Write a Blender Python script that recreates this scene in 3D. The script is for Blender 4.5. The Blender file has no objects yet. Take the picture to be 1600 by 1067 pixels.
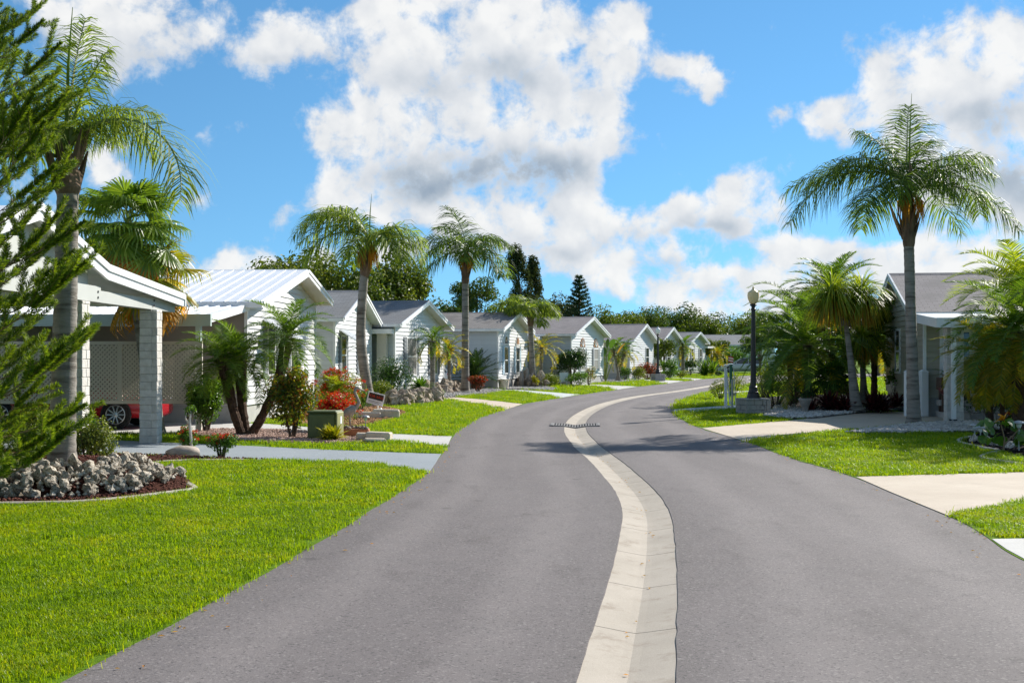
import bpy, math, random
import numpy as np
from math import sin, cos, pi, radians as R, sqrt, atan2
from mathutils import Vector, Matrix

# ------------------------------------------------------------------ camera, sky, sun, exposure
sc = bpy.context.scene
COL = sc.collection
FPX, CAMH, HOR = 1850.0, 1.75, 557.0          # focal length in photo pixels, eye height, horizon row
cam = bpy.data.cameras.new('camera')
cam.sensor_width = 36.0
cam.lens = FPX / 1600 * 36
cam.shift_y = (HOR - 533.5) / 1600
cam.clip_end = 6000
camo = bpy.data.objects.new('camera', cam)
camo.location = (0, 0, CAMH)
camo.rotation_euler = (R(90), 0, 0)
COL.objects.link(camo)
sc.camera = camo

SUN_AZ, SUN_EL = R(45), R(32)                  # azimuth to the right of straight ahead
sun_dir = Vector((sin(SUN_AZ) * cos(SUN_EL), cos(SUN_AZ) * cos(SUN_EL), sin(SUN_EL)))
sun = bpy.data.lights.new('sun', 'SUN')
sun.energy = 3.9
sun.angle = R(0.53)
sun.color = (1.0, 0.95, 0.87)
suno = bpy.data.objects.new('sun', sun)
suno.rotation_euler = sun_dir.to_track_quat('Z', 'Y').to_euler()
suno.location = (30, 40, 40)
COL.objects.link(suno)
sc.view_settings.view_transform = 'Standard'
sc.view_settings.look = 'None'
sc.view_settings.exposure = 1.08
sc.view_settings.gamma = 1.0
sc.view_settings.use_curve_mapping = False
sc.cycles.max_bounces = 6
sc.cycles.transparent_max_bounces = 6
sc.cycles.caustics_reflective = False
sc.cycles.caustics_refractive = False


class NT:
    """tiny node-tree writer"""
    def __init__(s, nt):
        s.nt = nt
    def n(s, typ, ins=None, **kw):
        nd = s.nt.nodes.new(typ)
        for k, v in kw.items():
            setattr(nd, k, v)
        for k, v in (ins or {}).items():
            sock = nd.inputs[k]
            if isinstance(v, bpy.types.NodeSocket):
                s.nt.links.new(v, sock)
            else:
                sock.default_value = v
        return nd
    def link(s, a, b):
        s.nt.links.new(a, b)
    def math(s, op, a, b=0.0, c=None, clamp=False):
        ins = {0: a, 1: b}
        if c is not None:
            ins[2] = c
        return s.n('ShaderNodeMath', ins, operation=op, use_clamp=clamp).outputs[0]
    def vmath(s, op, a, b=(0, 0, 0)):
        nd = s.n('ShaderNodeVectorMath', {0: a, 1: b}, operation=op)
        return nd.outputs['Value'] if op in ('LENGTH', 'DOT_PRODUCT') else nd.outputs[0]
    def mix(s, f, a, b, typ='MIX'):
        nd = s.n('ShaderNodeMix', {0: f, 6: a, 7: b}, data_type='RGBA', blend_type=typ)
        return nd.outputs[2]
    def ramp(s, f, stops):
        nd = s.n('ShaderNodeValToRGB', {0: f})
        e = nd.color_ramp.elements
        while len(e) < len(stops):
            e.new(0.5)
        for el, (p, c) in zip(e, stops):
            el.position = p
            el.color = (*c, 1) if len(c) == 3 else c
        return nd.outputs[0]
    def smooth(s, v, a, b):
        return s.n('ShaderNodeMapRange', {0: v, 1: a, 2: b, 3: 0.0, 4: 1.0}, interpolation_type='SMOOTHSTEP').outputs[0]


def rgba(c):
    return (c[0], c[1], c[2], 1.0)


SKY_SAT, SKY_VAL, SKY_TINT, CLOUD = 1.05, .66, (.58, .89, .98, 1), 4.15
def sky_world():
    w = bpy.data.worlds.new('World')
    sc.world = w
    w.use_nodes = True
    nt = w.node_tree
    nt.nodes.clear()
    blobs = [(225, 35, 80, 52, 1.0), (120, 30, 80, 46, .9), (410, 70, 50, 34, .8), (465, 40, 46, 46, .8),
             (620, 30, 60, 55, 1.0), (720, 60, 110, 75, 1.15), (840, 70, 90, 75, 1.15), (920, 85, 62, 52, .95), (985, 45, 26, 28, .9),
             (540, 200, 46, 40, .95), (610, 225, 66, 58, 1.2), (590, 170, 60, 36, .8), (740, 235, 90, 52, 1.1), (850, 200, 80, 56, 1.1), (930, 190, 42, 36, .95), (800, 150, 90, 36, .8),
             (905, 300, 46, 50, 1.0), (540, 295, 28, 40, 1.05), (605, 325, 56, 26, .85), (700, 345, 60, 26, .85), (800, 352, 50, 28, .85), (880, 370, 60, 34, .95), (940, 365, 36, 36, .85), (700, 400, 90, 18, .7), (890, 430, 60, 22, .7),
             (1060, 90, 34, 24, .85), (1095, 105, 30, 26, .75), (1098, 145, 16, 22, .6),
             (1440, 95, 50, 36, .95), (1500, 110, 70, 50, 1.1), (1580, 140, 70, 60, 1.15), (1560, 220, 90, 60, 1.1), (1390, 160, 80, 40, .95), (1290, 185, 44, 20, .75), (1610, 290, 80, 60, .95), (1730, 200, 130, 120, 1.1), (1480, 230, 70, 40, .7),
             (1040, 335, 56, 26, .9), (1120, 330, 60, 30, 1.0), (1190, 305, 34, 40, 1.05), (1075, 395, 46, 16, .8), (1180, 350, 60, 14, .6),
             (1040, 450, 70, 22, .8), (1150, 440, 70, 20, .8), (1230, 395, 46, 20, .75), (1330, 400, 70, 24, .8), (1330, 450, 120, 22, .7), (1480, 400, 90, 36, .9), (960, 410, 40, 26, .8), (1200, 480, 200, 20, .7),
             (160, 255, 36, 30, .9), (305, 310, 34, 24, .7), (345, 200, 40, 16, .5), (440, 330, 20, 24, .8), (365, 395, 46, 20, .8), (420, 385, 22, 22, .6), (80, 340, 70, 40, .6), (600, 400, 50, 20, .6), (300, 420, 120, 24, .6), (480, 420, 60, 24, .65)]
    shade = [(760, 268, 120, 34, 1.0), (860, 262, 70, 26, .6), (660, 285, 60, 18, .7), (700, 120, 100, 26, .45), (860, 130, 90, 24, .40), (1590, 270, 80, 40, .8), (1460, 195, 110, 24, .45),
             (1110, 356, 100, 11, .6), (200, 78, 110, 20, .55), (430, 98, 60, 14, .5), (700, 372, 80, 14, .5), (870, 392, 70, 14, .5), (1050, 412, 60, 9, .5), (1570, 175, 60, 20, .3)]
    N = NT(nt)
    tc = N.n('ShaderNodeTexCoord')
    sp = N.n('ShaderNodeSeparateXYZ', {0: tc.outputs['Generated']})
    az = N.math('ARCTAN2', sp.outputs[0], sp.outputs[1])
    el = N.math('ARCSINE', sp.outputs[2])
    vec = N.n('ShaderNodeCombineXYZ', {0: az, 1: el, 2: 0.0}).outputs[0]
    wob = N.n('ShaderNodeTexNoise', {'Vector': vec, 'Scale': 16.0, 'Detail': 4.0}).outputs['Color']
    pv = N.n('ShaderNodeVectorMath', {0: wob, 1: (.055, .05, 0), 2: N.vmath('ADD', vec, (-.0275, -.025, 0))}, operation='MULTIPLY_ADD').outputs[0]
    def field(lst, k):
        acc = 0.0
        for px, py, rx, ry, wt in lst:
            a = atan2(px - 800, FPX)
            e = atan2((HOR - py) * cos(a), FPX)
            sx, sy = FPX / rx * k, FPX / ry * k
            d = N.n('ShaderNodeVectorMath', {0: pv, 1: (sx, sy, 0), 2: (-a * sx, -e * sy, 0)}, operation='MULTIPLY_ADD').outputs[0]
            gz = N.math('POWER', .3679, N.vmath('DOT_PRODUCT', d, d))
            acc = N.math('MULTIPLY_ADD', gz, wt, acc)
        return acc
    acc = N.math('MINIMUM', field(blobs, .78), 1.05)
    dark = field(shade, .80)
    # past the frame the same broken cumulus goes on
    far = N.math('MAXIMUM', N.smooth(N.math('ABSOLUTE', az), .46, .60), N.smooth(el, .30, .38))
    big = N.n('ShaderNodeTexNoise', {'Vector': vec, 'Scale': 4.2, 'Detail': 2.0}).outputs[0]
    acc = N.math('ADD', N.math('MULTIPLY', acc, N.math('SUBTRACT', 1.0, far)), N.math('MULTIPLY', N.smooth(big, .46, .64), far))
    dark = N.math('ADD', N.math('MULTIPLY', dark, N.math('SUBTRACT', 1.0, far)), N.math('MULTIPLY', N.smooth(big, .58, .72), N.math('MULTIPLY', far, .6)))
    nz = N.n('ShaderNodeTexNoise', {'Vector': vec, 'Scale': 26.0, 'Detail': 9.0, 'Roughness': .62, 'Distortion': .15}).outputs[0]
    nb = N.n('ShaderNodeTexNoise', {'Vector': vec, 'Scale': 24.0, 'Detail': 5.0, 'Roughness': .5, 'Distortion': .15}).outputs[0]
    nc = N.n('ShaderNodeTexNoise', {'Vector': N.vmath('ADD', vec, (.010, .016, 0)), 'Scale': 24.0, 'Detail': 5.0, 'Roughness': .5, 'Distortion': .15}).outputs[0]
    dens = N.math('MULTIPLY_ADD', N.math('SUBTRACT', nz, .5), 2.7, acc)
    cover = N.smooth(dens, .40, 1.08)
    body = N.smooth(dens, .5, 1.25)
    lit = N.math('MULTIPLY_ADD', N.math('SUBTRACT', nb, nc), .75, .70)
    lit = N.math('MULTIPLY_ADD', N.math('MULTIPLY', dark, body), -.62, lit)
    lit = N.math('MULTIPLY_ADD', body, .16, lit, clamp=True)
    ccol = N.ramp(lit, [(0.0, (.34, .42, .52)), (.35, (.52, .585, .66)), (.65, (.76, .79, .83)), (.92, (.98, .98, .97))])
    sky = N.n('ShaderNodeTexSky', sky_type='NISHITA', sun_disc=False, sun_elevation=SUN_EL, sun_rotation=SUN_AZ,
              altitude=0.0, air_density=1.0, dust_density=0.0, ozone_density=1.8)
    # clear coastal air: the blue of higher sky reaches down towards the horizon
    up = N.n('ShaderNodeCombineXYZ', {0: sp.outputs[0], 1: sp.outputs[1], 2: N.math('MULTIPLY_ADD', N.math('MAXIMUM', sp.outputs[2], 0.0), 1.0, .13)}).outputs[0]
    N.link(N.vmath('NORMALIZE', up), sky.inputs[0])
    skyc = N.n('ShaderNodeHueSaturation', {'Hue': .5, 'Saturation': SKY_SAT, 'Value': SKY_VAL, 'Color': sky.outputs[0]}).outputs[0]
    skyc = N.mix(1.0, skyc, SKY_TINT, 'MULTIPLY')
    cl = N.mix(1.0, ccol, (CLOUD, CLOUD, CLOUD, 1), 'MULTIPLY')
    fade = N.smooth(el, -.01, .03)
    col = N.mix(N.math('MULTIPLY', N.math('MULTIPLY', cover, fade), .97), skyc, cl)
    bg = N.n('ShaderNodeBackground', {'Color': col, 'Strength': 0.11})
    out = N.n('ShaderNodeOutputWorld')
    N.link(bg.outputs[0], out.inputs[0])
    w.cycles.sampling_method = 'MANUAL'
    w.cycles.sample_map_resolution = 256
sky_world()

# ------------------------------------------------------------------ layout helpers
rnd = random.Random(11)
def G(px, py, z=0.0):
    """photo pixel -> point of the ground (or of height z)"""
    d = (CAMH - z) * FPX / (py - HOR)
    return Vector(((px - 800) * d / FPX, d, z))
def GD(px, d, z=0.0):
    return Vector(((px - 800) * d / FPX, d, z))
def ZH(py, d):
    return CAMH + (HOR - py) * d / FPX

def tag(o, label=None, cat=None, group=None, kind=None):
    if label: o['label'] = label
    if cat: o['category'] = cat
    if group: o['group'] = group
    if kind: o['kind'] = kind
    return o
def thing(name, label, cat, loc=(0, 0, 0), rz=0.0, group=None):
    o = bpy.data.objects.new(name, None)
    o.location = loc
    o.rotation_euler = (0, 0, rz)
    o.empty_display_size = .2
    COL.objects.link(o)
    return tag(o, label, cat, group)
def link(name, me, parent=None, loc=(0, 0, 0), rot=(0, 0, 0), scale=(1, 1, 1)):
    o = bpy.data.objects.new(name, me)
    COL.objects.link(o)
    o.parent = parent
    o.location = loc
    o.rotation_euler = rot
    o.scale = scale
    return o

def np_mesh(name, V, faces, mats, smooth=False, midx=None):
    """V (n,3); faces = list of integer arrays (k,3) or (k,4)"""
    me = bpy.data.meshes.new(name)
    V = np.asarray(V, dtype=np.float32)
    me.vertices.add(len(V))
    me.vertices.foreach_set('co', V.ravel())
    faces = [np.asarray(f, dtype=np.int32) for f in faces if len(f)]
    loops = np.concatenate([f.ravel() for f in faces])
    tot = np.concatenate([np.full(len(f), f.shape[1], dtype=np.int32) for f in faces])
    start = np.concatenate([[0], np.cumsum(tot)[:-1]]).astype(np.int32)
    me.loops.add(len(loops))
    me.loops.foreach_set('vertex_index', loops)
    me.polygons.add(len(tot))
    me.polygons.foreach_set('loop_start', start)
    me.polygons.foreach_set('loop_total', tot)
    for m in (mats if isinstance(mats, (list, tuple)) else [mats]):
        me.materials.append(m)
    if midx is not None:
        me.polygons.foreach_set('material_index', np.asarray(midx, dtype=np.int32))
    me.polygons.foreach_set('use_smooth', np.full(len(tot), smooth))
    me.update(calc_edges=True)
    me.validate()
    return me


class MB:
    def __init__(s):
        s.v, s.f, s.m = [], [], []
        s.cur = 0
    def add(s, vs, fs):
        b = len(s.v)
        s.v += [tuple(v) for v in vs]
        s.f += [tuple(i + b for i in f) for f in fs]
        s.m += [s.cur] * len(fs)
        return s
    def hexa(s, p):
        return s.add(p, [(0, 3, 2, 1), (4, 5, 6, 7), (0, 1, 5, 4), (1, 2, 6, 5), (2, 3, 7, 6), (3, 0, 4, 7)])
    def box(s, x0, y0, z0, x1, y1, z1):
        return s.hexa([(x0, y0, z0), (x1, y0, z0), (x1, y1, z0), (x0, y1, z0), (x0, y0, z1), (x1, y0, z1), (x1, y1, z1), (x0, y1, z1)])
    def bevbox(s, x0, y0, z0, x1, y1, z1, b=.01):
        """box with chamfered edges"""
        c = [(x0, x1), (y0, y1), (z0, z1)]
        vs, idx = [], {}
        for i in (0, 1):
            for j in (0, 1):
                for k in (0, 1):
                    for ax in range(3):
                        p = [c[0][i], c[1][j], c[2][k]]
                        for a2, bit in ((0, i), (1, j), (2, k)):
                            if a2 != ax:
                                p[a2] += -b if bit else b
                        idx[(i, j, k, ax)] = len(vs)
                        vs.append(p)
        F = []
        q = idx
        for ax in range(3):
            o1, o2 = [a for a in range(3) if a != ax]
            for side in (0, 1):
                def key(u, w):
                    t = [0, 0, 0]; t[ax] = side; t[o1] = u; t[o2] = w
                    return q[(t[0], t[1], t[2], ax)]
                f = [key(0, 0), key(1, 0), key(1, 1), key(0, 1)]
                F.append(f if (side == 1) == (ax != 1) else f[::-1])
            for u in (0, 1):
                for w in (0, 1):
                    a = [0, 0, 0]; bb = [0, 0, 0]
                    a[ax] = 0; bb[ax] = 1; a[o1] = bb[o1] = u; a[o2] = bb[o2] = w
                    F.append([q[(*a, o1)], q[(*a, o2)], q[(*bb, o2)], q[(*bb, o1)]])
        for i in (0, 1):
            for j in (0, 1):
                for k in (0, 1):
                    F.append([q[(i, j, k, 0)], q[(i, j, k, 1)], q[(i, j, k, 2)]])
        return s.add(vs, F)
    def prism(s, poly, axis, a0, a1):
        """poly of 2-D points extruded along axis (0,1,2)"""
        n = len(poly)
        def mk(p, a):
            r = list(p); r.insert(axis, a); return r
        vs = [mk(p, a0) for p in poly] + [mk(p, a1) for p in poly]
        fs = [tuple(range(n))[::-1], tuple(range(n, 2 * n))] + [(i, (i + 1) % n, n + (i + 1) % n, n + i) for i in range(n)]
        return s.add(vs, fs)
    def tube(s, pts, rad, n=8, cap=True):
        pts = [Vector(p) for p in pts]
        if not isinstance(rad, (list, tuple)):
            rad = [rad] * len(pts)
        vs = []
        ref = Vector((1, 0, 0))
        for i, p in enumerate(pts):
            t = (pts[min(i + 1, len(pts) - 1)] - pts[max(i - 1, 0)])
            t = t.normalized() if t.length > 1e-9 else Vector((0, 0, 1))
            r0 = ref if abs(t.dot(ref)) < .95 else Vector((0, 1, 0))
            a = t.cross(r0).normalized(); b = t.cross(a)
            for k in range(n):
                an = 2 * pi * k / n
                vs.append(p + (a * cos(an) + b * sin(an)) * rad[i])
        fs = []
        for i in range(len(pts) - 1):
            for k in range(n):
                fs.append((i * n + k, i * n + (k + 1) % n, (i + 1) * n + (k + 1) % n, (i + 1) * n + k))
        if cap:
            fs.append(tuple(range(n))[::-1])
            fs.append(tuple(range((len(pts) - 1) * n, len(pts) * n)))
        return s.add(vs, fs)
    def lathe(s, prof, n=16, c=(0, 0, 0)):
        vs = [(c[0] + r * cos(2 * pi * k / n), c[1] + r * sin(2 * pi * k / n), c[2] + z) for r, z in prof for k in range(n)]
        fs = [(i * n + k, i * n + (k + 1) % n, (i + 1) * n + (k + 1) % n, (i + 1) * n + k) for i in range(len(prof) - 1) for k in range(n)]
        fs.append(tuple(range(n))[::-1]); fs.append(tuple(range((len(prof) - 1) * n, len(prof) * n)))
        return s.add(vs, fs)
    def mesh(s, name, mats, smooth=False):
        me = bpy.data.meshes.new(name)
        me.from_pydata(s.v, [], s.f)
        for m in (mats if isinstance(mats, (list, tuple)) else [mats]):
            me.materials.append(m)
        me.polygons.foreach_set('material_index', s.m)
        me.polygons.foreach_set('use_smooth', [smooth] * len(s.f))
        me.update()
        return me
    def build(s, name, mats, parent=None, smooth=False, loc=(0, 0, 0), rot=(0, 0, 0)):
        return link(name, s.mesh(name, mats, smooth), parent, loc, rot)

# ------------------------------------------------------------------ materials
M = {}
def mat(name):
    m = bpy.data.materials.new(name)
    m.use_nodes = True
    m.node_tree.nodes.clear()
    N = NT(m.node_tree)
    out = N.n('ShaderNodeOutputMaterial')
    M[name] = m
    return m, N, out
def pbr(name, c1, c2=None, rough=.6, spec=.4, scale=3.0, detail=5.0, bump=0.0, bscale=None, metal=0.0, stretch=(1, 1, 1), c3=None, bdist=.01, lo=.35, hi=.65, rnd_obj=0.0):
    m, N, out = mat(name)
    tc = N.n('ShaderNodeTexCoord')
    geo = N.n('ShaderNodeNewGeometry')
    vec = N.vmath('MULTIPLY', tc.outputs['Object'], stretch)
    if rnd_obj:
        oi = N.n('ShaderNodeObjectInfo')
        off = N.math('MULTIPLY', oi.outputs['Random'], 37.0)
        vec = N.vmath('ADD', vec, N.n('ShaderNodeCombineXYZ', {0: off, 1: off, 2: off}).outputs[0])
    if c2 is not None:
        nz = N.n('ShaderNodeTexNoise', {'Vector': vec, 'Scale': scale, 'Detail': detail, 'Roughness': .6}).outputs[0]
        stops = [(lo, c1), (hi, c2)] if c3 is None else [(lo, c1), ((lo + hi) / 2, c2), (hi, c3)]
        col = N.ramp(nz, stops)
    else:
        col = N.n('ShaderNodeRGB').outputs[0]
        col.default_value = rgba(c1)
    if name.startswith('siding') or name in ('white_paint', 'stone_block', 'metal_roof', 'trim_white'):
        gp = N.n('ShaderNodeNewGeometry').outputs['Position']
        dn = N.n('ShaderNodeTexNoise', {'Vector': N.vmath('MULTIPLY', gp, (2.2, 2.2, .35)), 'Scale': 1.6, 'Detail': 6.0, 'Roughness': .7}).outputs[0]
        col = N.mix(N.math('MULTIPLY', N.smooth(dn, .50, .78), .32), col, (.40, .385, .34, 1))
    if rnd_obj:
        v = N.math('ADD', 1 - rnd_obj, N.math('MULTIPLY', oi.outputs['Random'], 2 * rnd_obj))
        col = N.n('ShaderNodeHueSaturation', {'Color': col, 'Value': v}).outputs[0]
    p = N.n('ShaderNodeBsdfPrincipled', {'Base Color': col, 'Roughness': rough, 'Metallic': metal, 'Specular IOR Level': spec})
    if bump:
        b = N.n('ShaderNodeTexNoise', {'Vector': vec, 'Scale': bscale or scale * 6, 'Detail': 6.0, 'Roughness': .65}).outputs[0]
        bp = N.n('ShaderNodeBump', {'Height': b, 'Strength': bump, 'Distance': bdist})
        N.link(bp.outputs[0], p.inputs['Normal'])
    N.link(p.outputs[0], out.inputs[0])
    return m
def leafmat(name, cols, trans=.4, rough=.45, tcol=1.5, spec=.35, clump=0.0, patch=0.0):
    """leaf shader: one tint per leaf, light passes through"""
    m, N, out = mat(name)
    geo = N.n('ShaderNodeNewGeometry')
    r = geo.outputs['Random Per Island']
    if clump:
        tc = N.n('ShaderNodeTexCoord')
        nz = N.n('ShaderNodeTexNoise', {'Vector': tc.outputs['Object'], 'Scale': clump, 'Detail': 2.0}).outputs[0]
        r = N.math('ADD', N.math('MULTIPLY', r, .5), N.math('SUBTRACT', N.math('MULTIPLY', nz, 1.6), .55), clamp=True)
    if patch:
        pz = N.n('ShaderNodeTexNoise', {'Vector': geo.outputs['Position'], 'Scale': patch, 'Detail': 4.0, 'Roughness': .65}).outputs[0]
        r = N.math('ADD', N.math('MULTIPLY', r, .55), N.math('MULTIPLY', N.math('SUBTRACT', pz, .32), 1.3), clamp=True)
    k = len(cols)
    col = N.ramp(r, [((i + .5) / k, c) for i, c in enumerate(cols)])
    p = N.n('ShaderNodeBsdfPrincipled', {'Base Color': col, 'Roughness': rough, 'Specular IOR Level': spec})
    tcn = N.mix(1.0, col, (tcol * 1.05, tcol, tcol * .45, 1), 'MULTIPLY')
    t = N.n('ShaderNodeBsdfTranslucent', {'Color': tcn})
    mx = N.n('ShaderNodeMixShader', {0: trans, 1: p.outputs[0], 2: t.outputs[0]})
    N.link(mx.outputs[0], out.inputs[0])
    return m

def asphalt():
    m, N, out = mat('asphalt')
    tc = N.n('ShaderNodeTexCoord')
    v = tc.outputs['Object']
    big = N.n('ShaderNodeTexNoise', {'Vector': N.vmath('MULTIPLY', v, (1.2, .22, 1)), 'Scale': .55, 'Detail': 5.0, 'Roughness': .6}).outputs[0]
    mid = N.n('ShaderNodeTexNoise', {'Vector': v, 'Scale': 2.5, 'Detail': 4.0}).outputs[0]
    fine = N.n('ShaderNodeTexNoise', {'Vector': v, 'Scale': 95.0, 'Detail': 3.0, 'Roughness': .8}).outputs[0]
    spk = N.n('ShaderNodeTexVoronoi', {'Vector': v, 'Scale': 70.0}).outputs['Color']
    base = N.ramp(big, [(.3, (.116, .102, .099)), (.55, (.142, .126, .122)), (.75, (.168, .150, .145))])
    lane = N.n('ShaderNodeAttribute', attribute_name='lane').outputs['Fac']
    wobl = N.math('MULTIPLY_ADD', N.n('ShaderNodeTexNoise', {'Vector': v, 'Scale': .35, 'Detail': 3.0}).outputs[0], .22, -.11)
    lw_ = N.math('ADD', lane, wobl)
    trk = N.math('MAXIMUM', N.smooth(N.math('ABSOLUTE', N.math('SUBTRACT', lw_, .27)), .13, .02), N.smooth(N.math('ABSOLUTE', N.math('SUBTRACT', lw_, .75)), .13, .02))
    base = N.mix(N.math('MULTIPLY', trk, .5), base, (.185, .165, .158, 1))
    pat = N.n('ShaderNodeTexNoise', {'Vector': N.vmath('MULTIPLY', v, (1.0, .45, 1)), 'Scale': 1.3, 'Detail': 6.0, 'Roughness': .7}).outputs[0]
    base = N.mix(N.math('MULTIPLY', N.smooth(pat, .53, .72), .6), base, (.085, .074, .070, 1))
    spot = N.n('ShaderNodeTexVoronoi', {'Vector': v, 'Scale': .9}).outputs['Distance']
    base = N.mix(N.math('MULTIPLY', N.smooth(spot, .10, .03), .5), base, (.05, .045, .043, 1))
    edgd = N.math('MULTIPLY', N.smooth(N.math('ABSOLUTE', N.math('SUBTRACT', lw_, .5)), .40, .56), .5)
    base = N.mix(edgd, base, (.10, .088, .08, 1))
    base = N.mix(.5, base, N.ramp(mid, [(.35, (.5, .5, .5)), (.65, (.56, .55, .55))]), 'OVERLAY')
    g = N.ramp(fine, [(.3, (.25, .25, .25)), (.7, (.75, .75, .75))])
    base = N.mix(.55, base, g, 'OVERLAY')
    sv = N.n('ShaderNodeSeparateColor', {0: spk}).outputs[0]
    base = N.mix(N.math('MULTIPLY', N.smooth(sv, .86, .98), .35), base, (.34, .31, .29, 1))
    base = N.mix(N.math('MULTIPLY', N.smooth(sv, .14, .02), .5), base, (.03, .028, .03, 1))
    p = N.n('ShaderNodeBsdfPrincipled', {'Base Color': base, 'Roughness': .82, 'Specular IOR Level': .3})
    b = N.n('ShaderNodeBump', {'Height': N.math('ADD', fine, N.math('MULTIPLY', sv, .5)), 'Strength': .45, 'Distance': .006})
    N.link(b.outputs[0], p.inputs['Normal'])
    N.link(p.outputs[0], out.inputs[0])
asphalt()
def concrete(name, ca, cb, stain=(.30, .26, .21), amt=.35):
    m, N, out = mat(name)
    tc = N.n('ShaderNodeTexCoord')
    v = tc.outputs['Object']
    big = N.n('ShaderNodeTexNoise', {'Vector': v, 'Scale': .9, 'Detail': 6.0, 'Roughness': .65}).outputs[0]
    st = N.n('ShaderNodeTexNoise', {'Vector': v, 'Scale': 3.1, 'Detail': 7.0, 'Roughness': .7}).outputs[0]
    fine = N.n('ShaderNodeTexNoise', {'Vector': v, 'Scale': 130.0, 'Detail': 3.0, 'Roughness': .8}).outputs[0]
    col = N.ramp(big, [(.3, ca), (.7, cb)])
    col = N.mix(N.math('MULTIPLY', N.smooth(st, .52, .75), amt), col, rgba(stain))
    col = N.mix(.4, col, N.ramp(fine, [(.3, (.3, .3, .3)), (.7, (.7, .7, .7))]), 'OVERLAY')
    p = N.n('ShaderNodeBsdfPrincipled', {'Base Color': col, 'Roughness': .85, 'Specular IOR Level': .25})
    b = N.n('ShaderNodeBump', {'Height': fine, 'Strength': .35, 'Distance': .004})
    N.link(b.outputs[0], p.inputs['Normal'])
    N.link(p.outputs[0], out.inputs[0])
concrete('gutter_concrete', (.34, .30, .245), (.44, .39, .325), (.22, .175, .13), .75)
concrete('drive_grey', (.235, .265, .285), (.275, .305, .325), (.20, .21, .22), .2)
concrete('drive_white', (.44, .43, .405), (.53, .52, .49), (.34, .33, .31))
concrete('drive_pink', (.48, .40, .31), (.56, .47, .37), (.36, .29, .22))
concrete('drive_mint', (.44, .475, .455), (.51, .54, .52), (.36, .40, .38))
concrete('drive_beige', (.44, .37, .29), (.52, .45, .36), (.31, .26, .20))
concrete('kerb_concrete', (.36, .32, .27), (.46, .42, .36), (.2, .17, .13), .5)
concrete('block_grey', (.24, .235, .22), (.36, .35, .33), (.06, .055, .045), .9)
concrete('footing', (.36, .35, .33), (.46, .45, .43), (.24, .22, .19))

def ground_mat(name, stops, scale, bump=.6, fscale=60.0):
    m, N, out = mat(name)
    v = N.n('ShaderNodeTexCoord').outputs['Object']
    a = N.n('ShaderNodeTexNoise', {'Vector': v, 'Scale': scale, 'Detail': 8.0, 'Roughness': .7}).outputs[0]
    f = N.n('ShaderNodeTexNoise', {'Vector': v, 'Scale': fscale, 'Detail': 4.0, 'Roughness': .8}).outputs[0]
    col = N.ramp(N.math('ADD', N.math('MULTIPLY', a, .55), N.math('MULTIPLY', f, .45)), stops)
    p = N.n('ShaderNodeBsdfPrincipled', {'Base Color': col, 'Roughness': .95, 'Specular IOR Level': .1})
    b = N.n('ShaderNodeBump', {'Height': f, 'Strength': bump, 'Distance': .03})
    N.link(b.outputs[0], p.inputs['Normal'])
    N.link(p.outputs[0], out.inputs[0])
ground_mat('turf', [(.3, (.06, .11, .006)), (.5, (.11, .20, .008)), (.7, (.18, .28, .012))], .6)
ground_mat('field', [(.3, (.05, .09, .012)), (.7, (.12, .17, .03))], .2)
ground_mat('mulch_soil', [(.35, (.028, .012, .009)), (.55, (.075, .028, .018)), (.7, (.12, .05, .03))], 6, 1.0, 40)
ground_mat('dark_soil', [(.35, (.010, .008, .007)), (.65, (.035, .026, .02))], 6, 1.0, 40)
ground_mat('orange_mulch', [(.35, (.20, .10, .045)), (.6, (.42, .24, .12))], 6, 1.0, 40)
ground_mat('gravel_base', [(.35, (.09, .075, .065)), (.6, (.22, .19, .17))], 9, 1.0, 60)
ground_mat('pink_base', [(.35, (.20, .12, .095)), (.6, (.38, .25, .20))], 9, 1.0, 60)

pbr('white_paint', (.78, .78, .77), (.70, .70, .69), .5, .4, 2.0, bump=.04)
pbr('siding_white', (.66, .66, .655), (.60, .60, .595), .5, .4, 1.2, bump=.06, bscale=30, rnd_obj=.03)
pbr('siding_shaded', (.60, .63, .65), (.54, .57, .59), .5, .4, 1.2, bump=.06, bscale=30, rnd_obj=.03)  # bluish copy of siding_white: shade painted into the side walls facing the camera
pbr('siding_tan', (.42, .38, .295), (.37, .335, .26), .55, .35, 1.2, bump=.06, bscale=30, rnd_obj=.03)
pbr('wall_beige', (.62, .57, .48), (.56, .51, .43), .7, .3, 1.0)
pbr('wall_beige_dim', (.27, .24, .21), (.23, .205, .18), .7, .3, 1.0)  # beige wall with the dimness of the carport interior put into its colour
pbr('trim_white', (.82, .82, .82), (.75, .75, .75), .4, .45, 3.0)
pbr('metal_roof', (.84, .85, .87), (.74, .76, .79), .35, .5, .7, c3=(.80, .81, .83), metal=0.0)
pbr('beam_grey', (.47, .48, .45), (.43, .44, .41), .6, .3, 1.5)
pbr('soffit', (.66, .67, .65), (.60, .61, .59), .6, .3, 1.5)
pbr('mint_paint', (.44, .52, .49), (.40, .48, .45), .55, .35, 2.0)
pbr('stone_block', (.66, .63, .58), (.52, .49, .44), .85, .25, 7.0, bump=.7, bscale=26, bdist=.02, rnd_obj=.06)
pbr('mortar', (.50, .48, .44), (.42, .40, .37), .9, .2, 5.0, bump=.3)
pbr('coral_rock', (.15, .115, .08), (.58, .50, .39), .9, .25, 3.2, c3=(.84, .77, .66), bump=1.0, bscale=9, bdist=.04, rnd_obj=.30)
pbr('brown_rock', (.20, .15, .11), (.42, .34, .26), .9, .25, 5.0, c3=(.56, .48, .40), bump=.9, bscale=16, bdist=.04, rnd_obj=.25)
pbr('smooth_stone', (.34, .28, .23), (.46, .39, .33), .8, .3, 4.0, bump=.3)
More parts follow.
